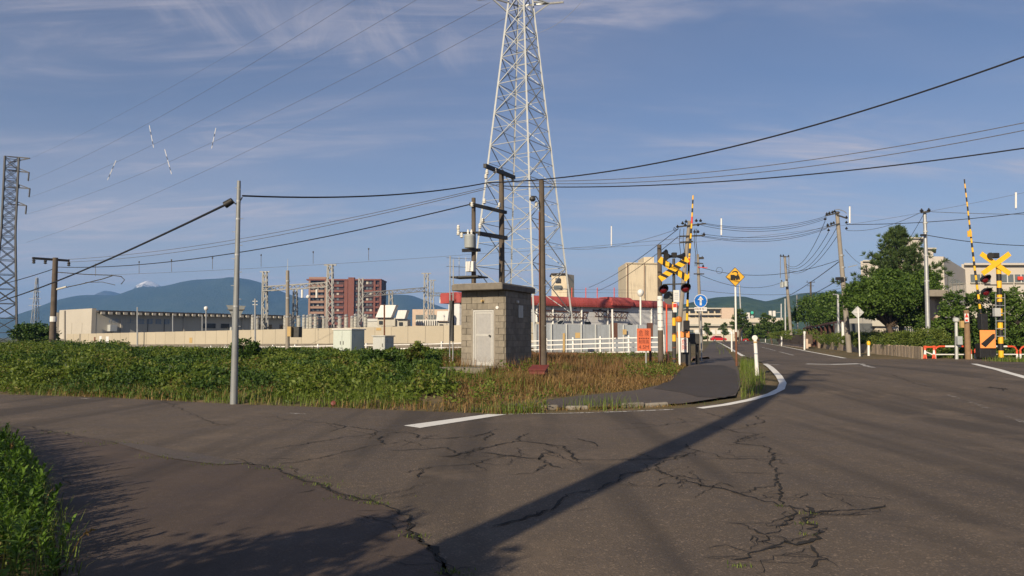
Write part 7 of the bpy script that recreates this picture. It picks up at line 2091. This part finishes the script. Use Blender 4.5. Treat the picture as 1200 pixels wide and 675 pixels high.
# clipped shrubs above the plank wall
A, B = G(966, 408.5), G(1078, 420.2)
sh_lab = ['farthest clipped shrub above the plank wall', 'second clipped shrub above the plank wall from the far end', 'third clipped shrub above the plank wall from the far end', 'fourth clipped shrub above the plank wall, behind the pale diamond sign', 'clipped shrub above the plank wall just right of the pale diamond sign', 'clipped shrub above the middle of the near plank wall', 'large clipped shrub above the near plank wall', 'second nearest clipped shrub above the plank wall', 'nearest clipped shrub above the plank wall by the steel pole']
for k in range(9):
    f = [0.02, .14, .27, .41, .55, .68, .79, .89, .98][k]
    c = A + (B - A) * f + Vector((1.05, 0.5, 0))
    r_ = [1.6, 1.7, 1.7, 1.7, 1.5, 1.3, 1.15, 1.0, .9][k]; h = .52 + .07 * (k % 3)
    o = thing('clipped_shrub', sh_lab[k], 'shrub', Vector((c.x, c.y, .95)), 'clipped shrubs above the plank wall')
    V, F = crown_cloud([(Vector((c.x, c.y, 1.38)), (r_ * .85, .75, h))] + [(Vector((c.x + r_ * .4 * q, c.y, 1.32)), (r_ * .5, .6, h * .9)) for q in (-1, 1)], 7000, .085, .3, .85)
    veg('foliage', V, F, 'leaf_box', o)
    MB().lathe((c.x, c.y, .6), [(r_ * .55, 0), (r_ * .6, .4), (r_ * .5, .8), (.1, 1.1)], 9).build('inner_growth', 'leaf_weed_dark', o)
A, B = A2, B2
o = thing('clipped_hedge', 'long clipped box hedge on the pale garden wall', 'hedge', Vector((A.x, A.y, 1.3)))
V, F = crown_cloud([(A + (B - A) * ((k + .5) / 7) + Vector((.3, .5, 1.35)), (2.2, .9, .5)) for k in range(7)], 7000, .12, .3, .8)
veg('foliage', V, F, 'leaf_box', o)
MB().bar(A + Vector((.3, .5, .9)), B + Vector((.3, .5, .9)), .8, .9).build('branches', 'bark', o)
# shrubs on the bank
shrub('dark rounded shrub at the left edge before the far overhead pole', 40, 58, 393, 24, 13, 5200, .22, 'leaf_weed_dark', zb=-.3)
shrub('bushy dark shrub on the bank behind the slim grey pole', 286, 27.5, 411, 17, 12, 2600, .11, 'leaf_weed_dark', zb=.5)
shrub('low dark shrub on the bank near the road left of the slim pole', 172, 21.5, 452, 22, 12, 2200, .10, 'leaf_weed_dark', zb=.3)
shrub('leafy dark shrub on the bank below the smaller grey cabinet', 446, 24.5, 425, 26, 14, 2600, .11, 'leaf_weed_dark', zb=.4)
shrub('leafy upright shrub on the bank between cabinet and hut', 487, 25.5, 414, 13, 12, 1500, .10, 'leaf_weed', zb=.5)
# red cap litter in the grass
g = S(391, 465, G(391, 480).y + .6); g.z = hg(g.x, g.y) + .1
rc_ = thing('red_marker', 'small round red marker lying in the grass at the road edge', 'marker', g)
MB().lathe(g - UP * .02, [(.06, 0), (.065, .01), (.055, .03), (.02, .04)], 14, (0.1, -.9, .4)).build('cap', 'lid_red', rc_, smooth=True)
MB().tube(g - UP * .25, g, .012, .012, 6).build('pin', 'rust', rc_)
# bushes just outside the picture at the left whose shade falls on the apron
for k, (x, y, h, lab) in enumerate(((-4.5, 0.8, 2.7, 'tall leafy bush outside the picture, left of the viewer'), (-3.8, -0.4, 2.8, 'leafy bush outside the picture, beside the viewer'))):
    o = thing('roadside_bush', lab, 'shrub', (x, y, .1))
    V, F = crown_cloud([(Vector((x, y, h * .55)), (.85, .75, h * .5)), (Vector((x + .5, y + .3, h * .7)), (.5, .5, h * .4))], 6000, .12, .3, .3)
    veg('foliage', V, F, 'leaf_near', o)
    MB().path([(x, y, 0), (x + .1, y, h * .5), (x + .2, y + .1, h)], [.04, .03, .01], 6).build('stem', 'bark', o)
# ------------------------------------------------------------------ air
hz = MB().box((0, 2100, 171), (9000, 6300, 348))
hzo = hz.build('haze', 'soil', kind='stuff')
hm = bpy.data.materials.new('haze_air'); hm.use_nodes = True
hm.node_tree.nodes.clear()
ho = hm.node_tree.nodes.new('ShaderNodeOutputMaterial'); hv = hm.node_tree.nodes.new('ShaderNodeVolumePrincipled')
hv.inputs['Color'].default_value = (0.22, 0.48, 1.0, 1)
hv.inputs['Density'].default_value = 0.00019
hv.inputs['Anisotropy'].default_value = 0.0
hm.node_tree.links.new(hv.outputs[0], ho.inputs['Volume'])
hzo.data.materials.clear(); hzo.data.materials.append(hm)
hzo.display_type = 'WIRE'
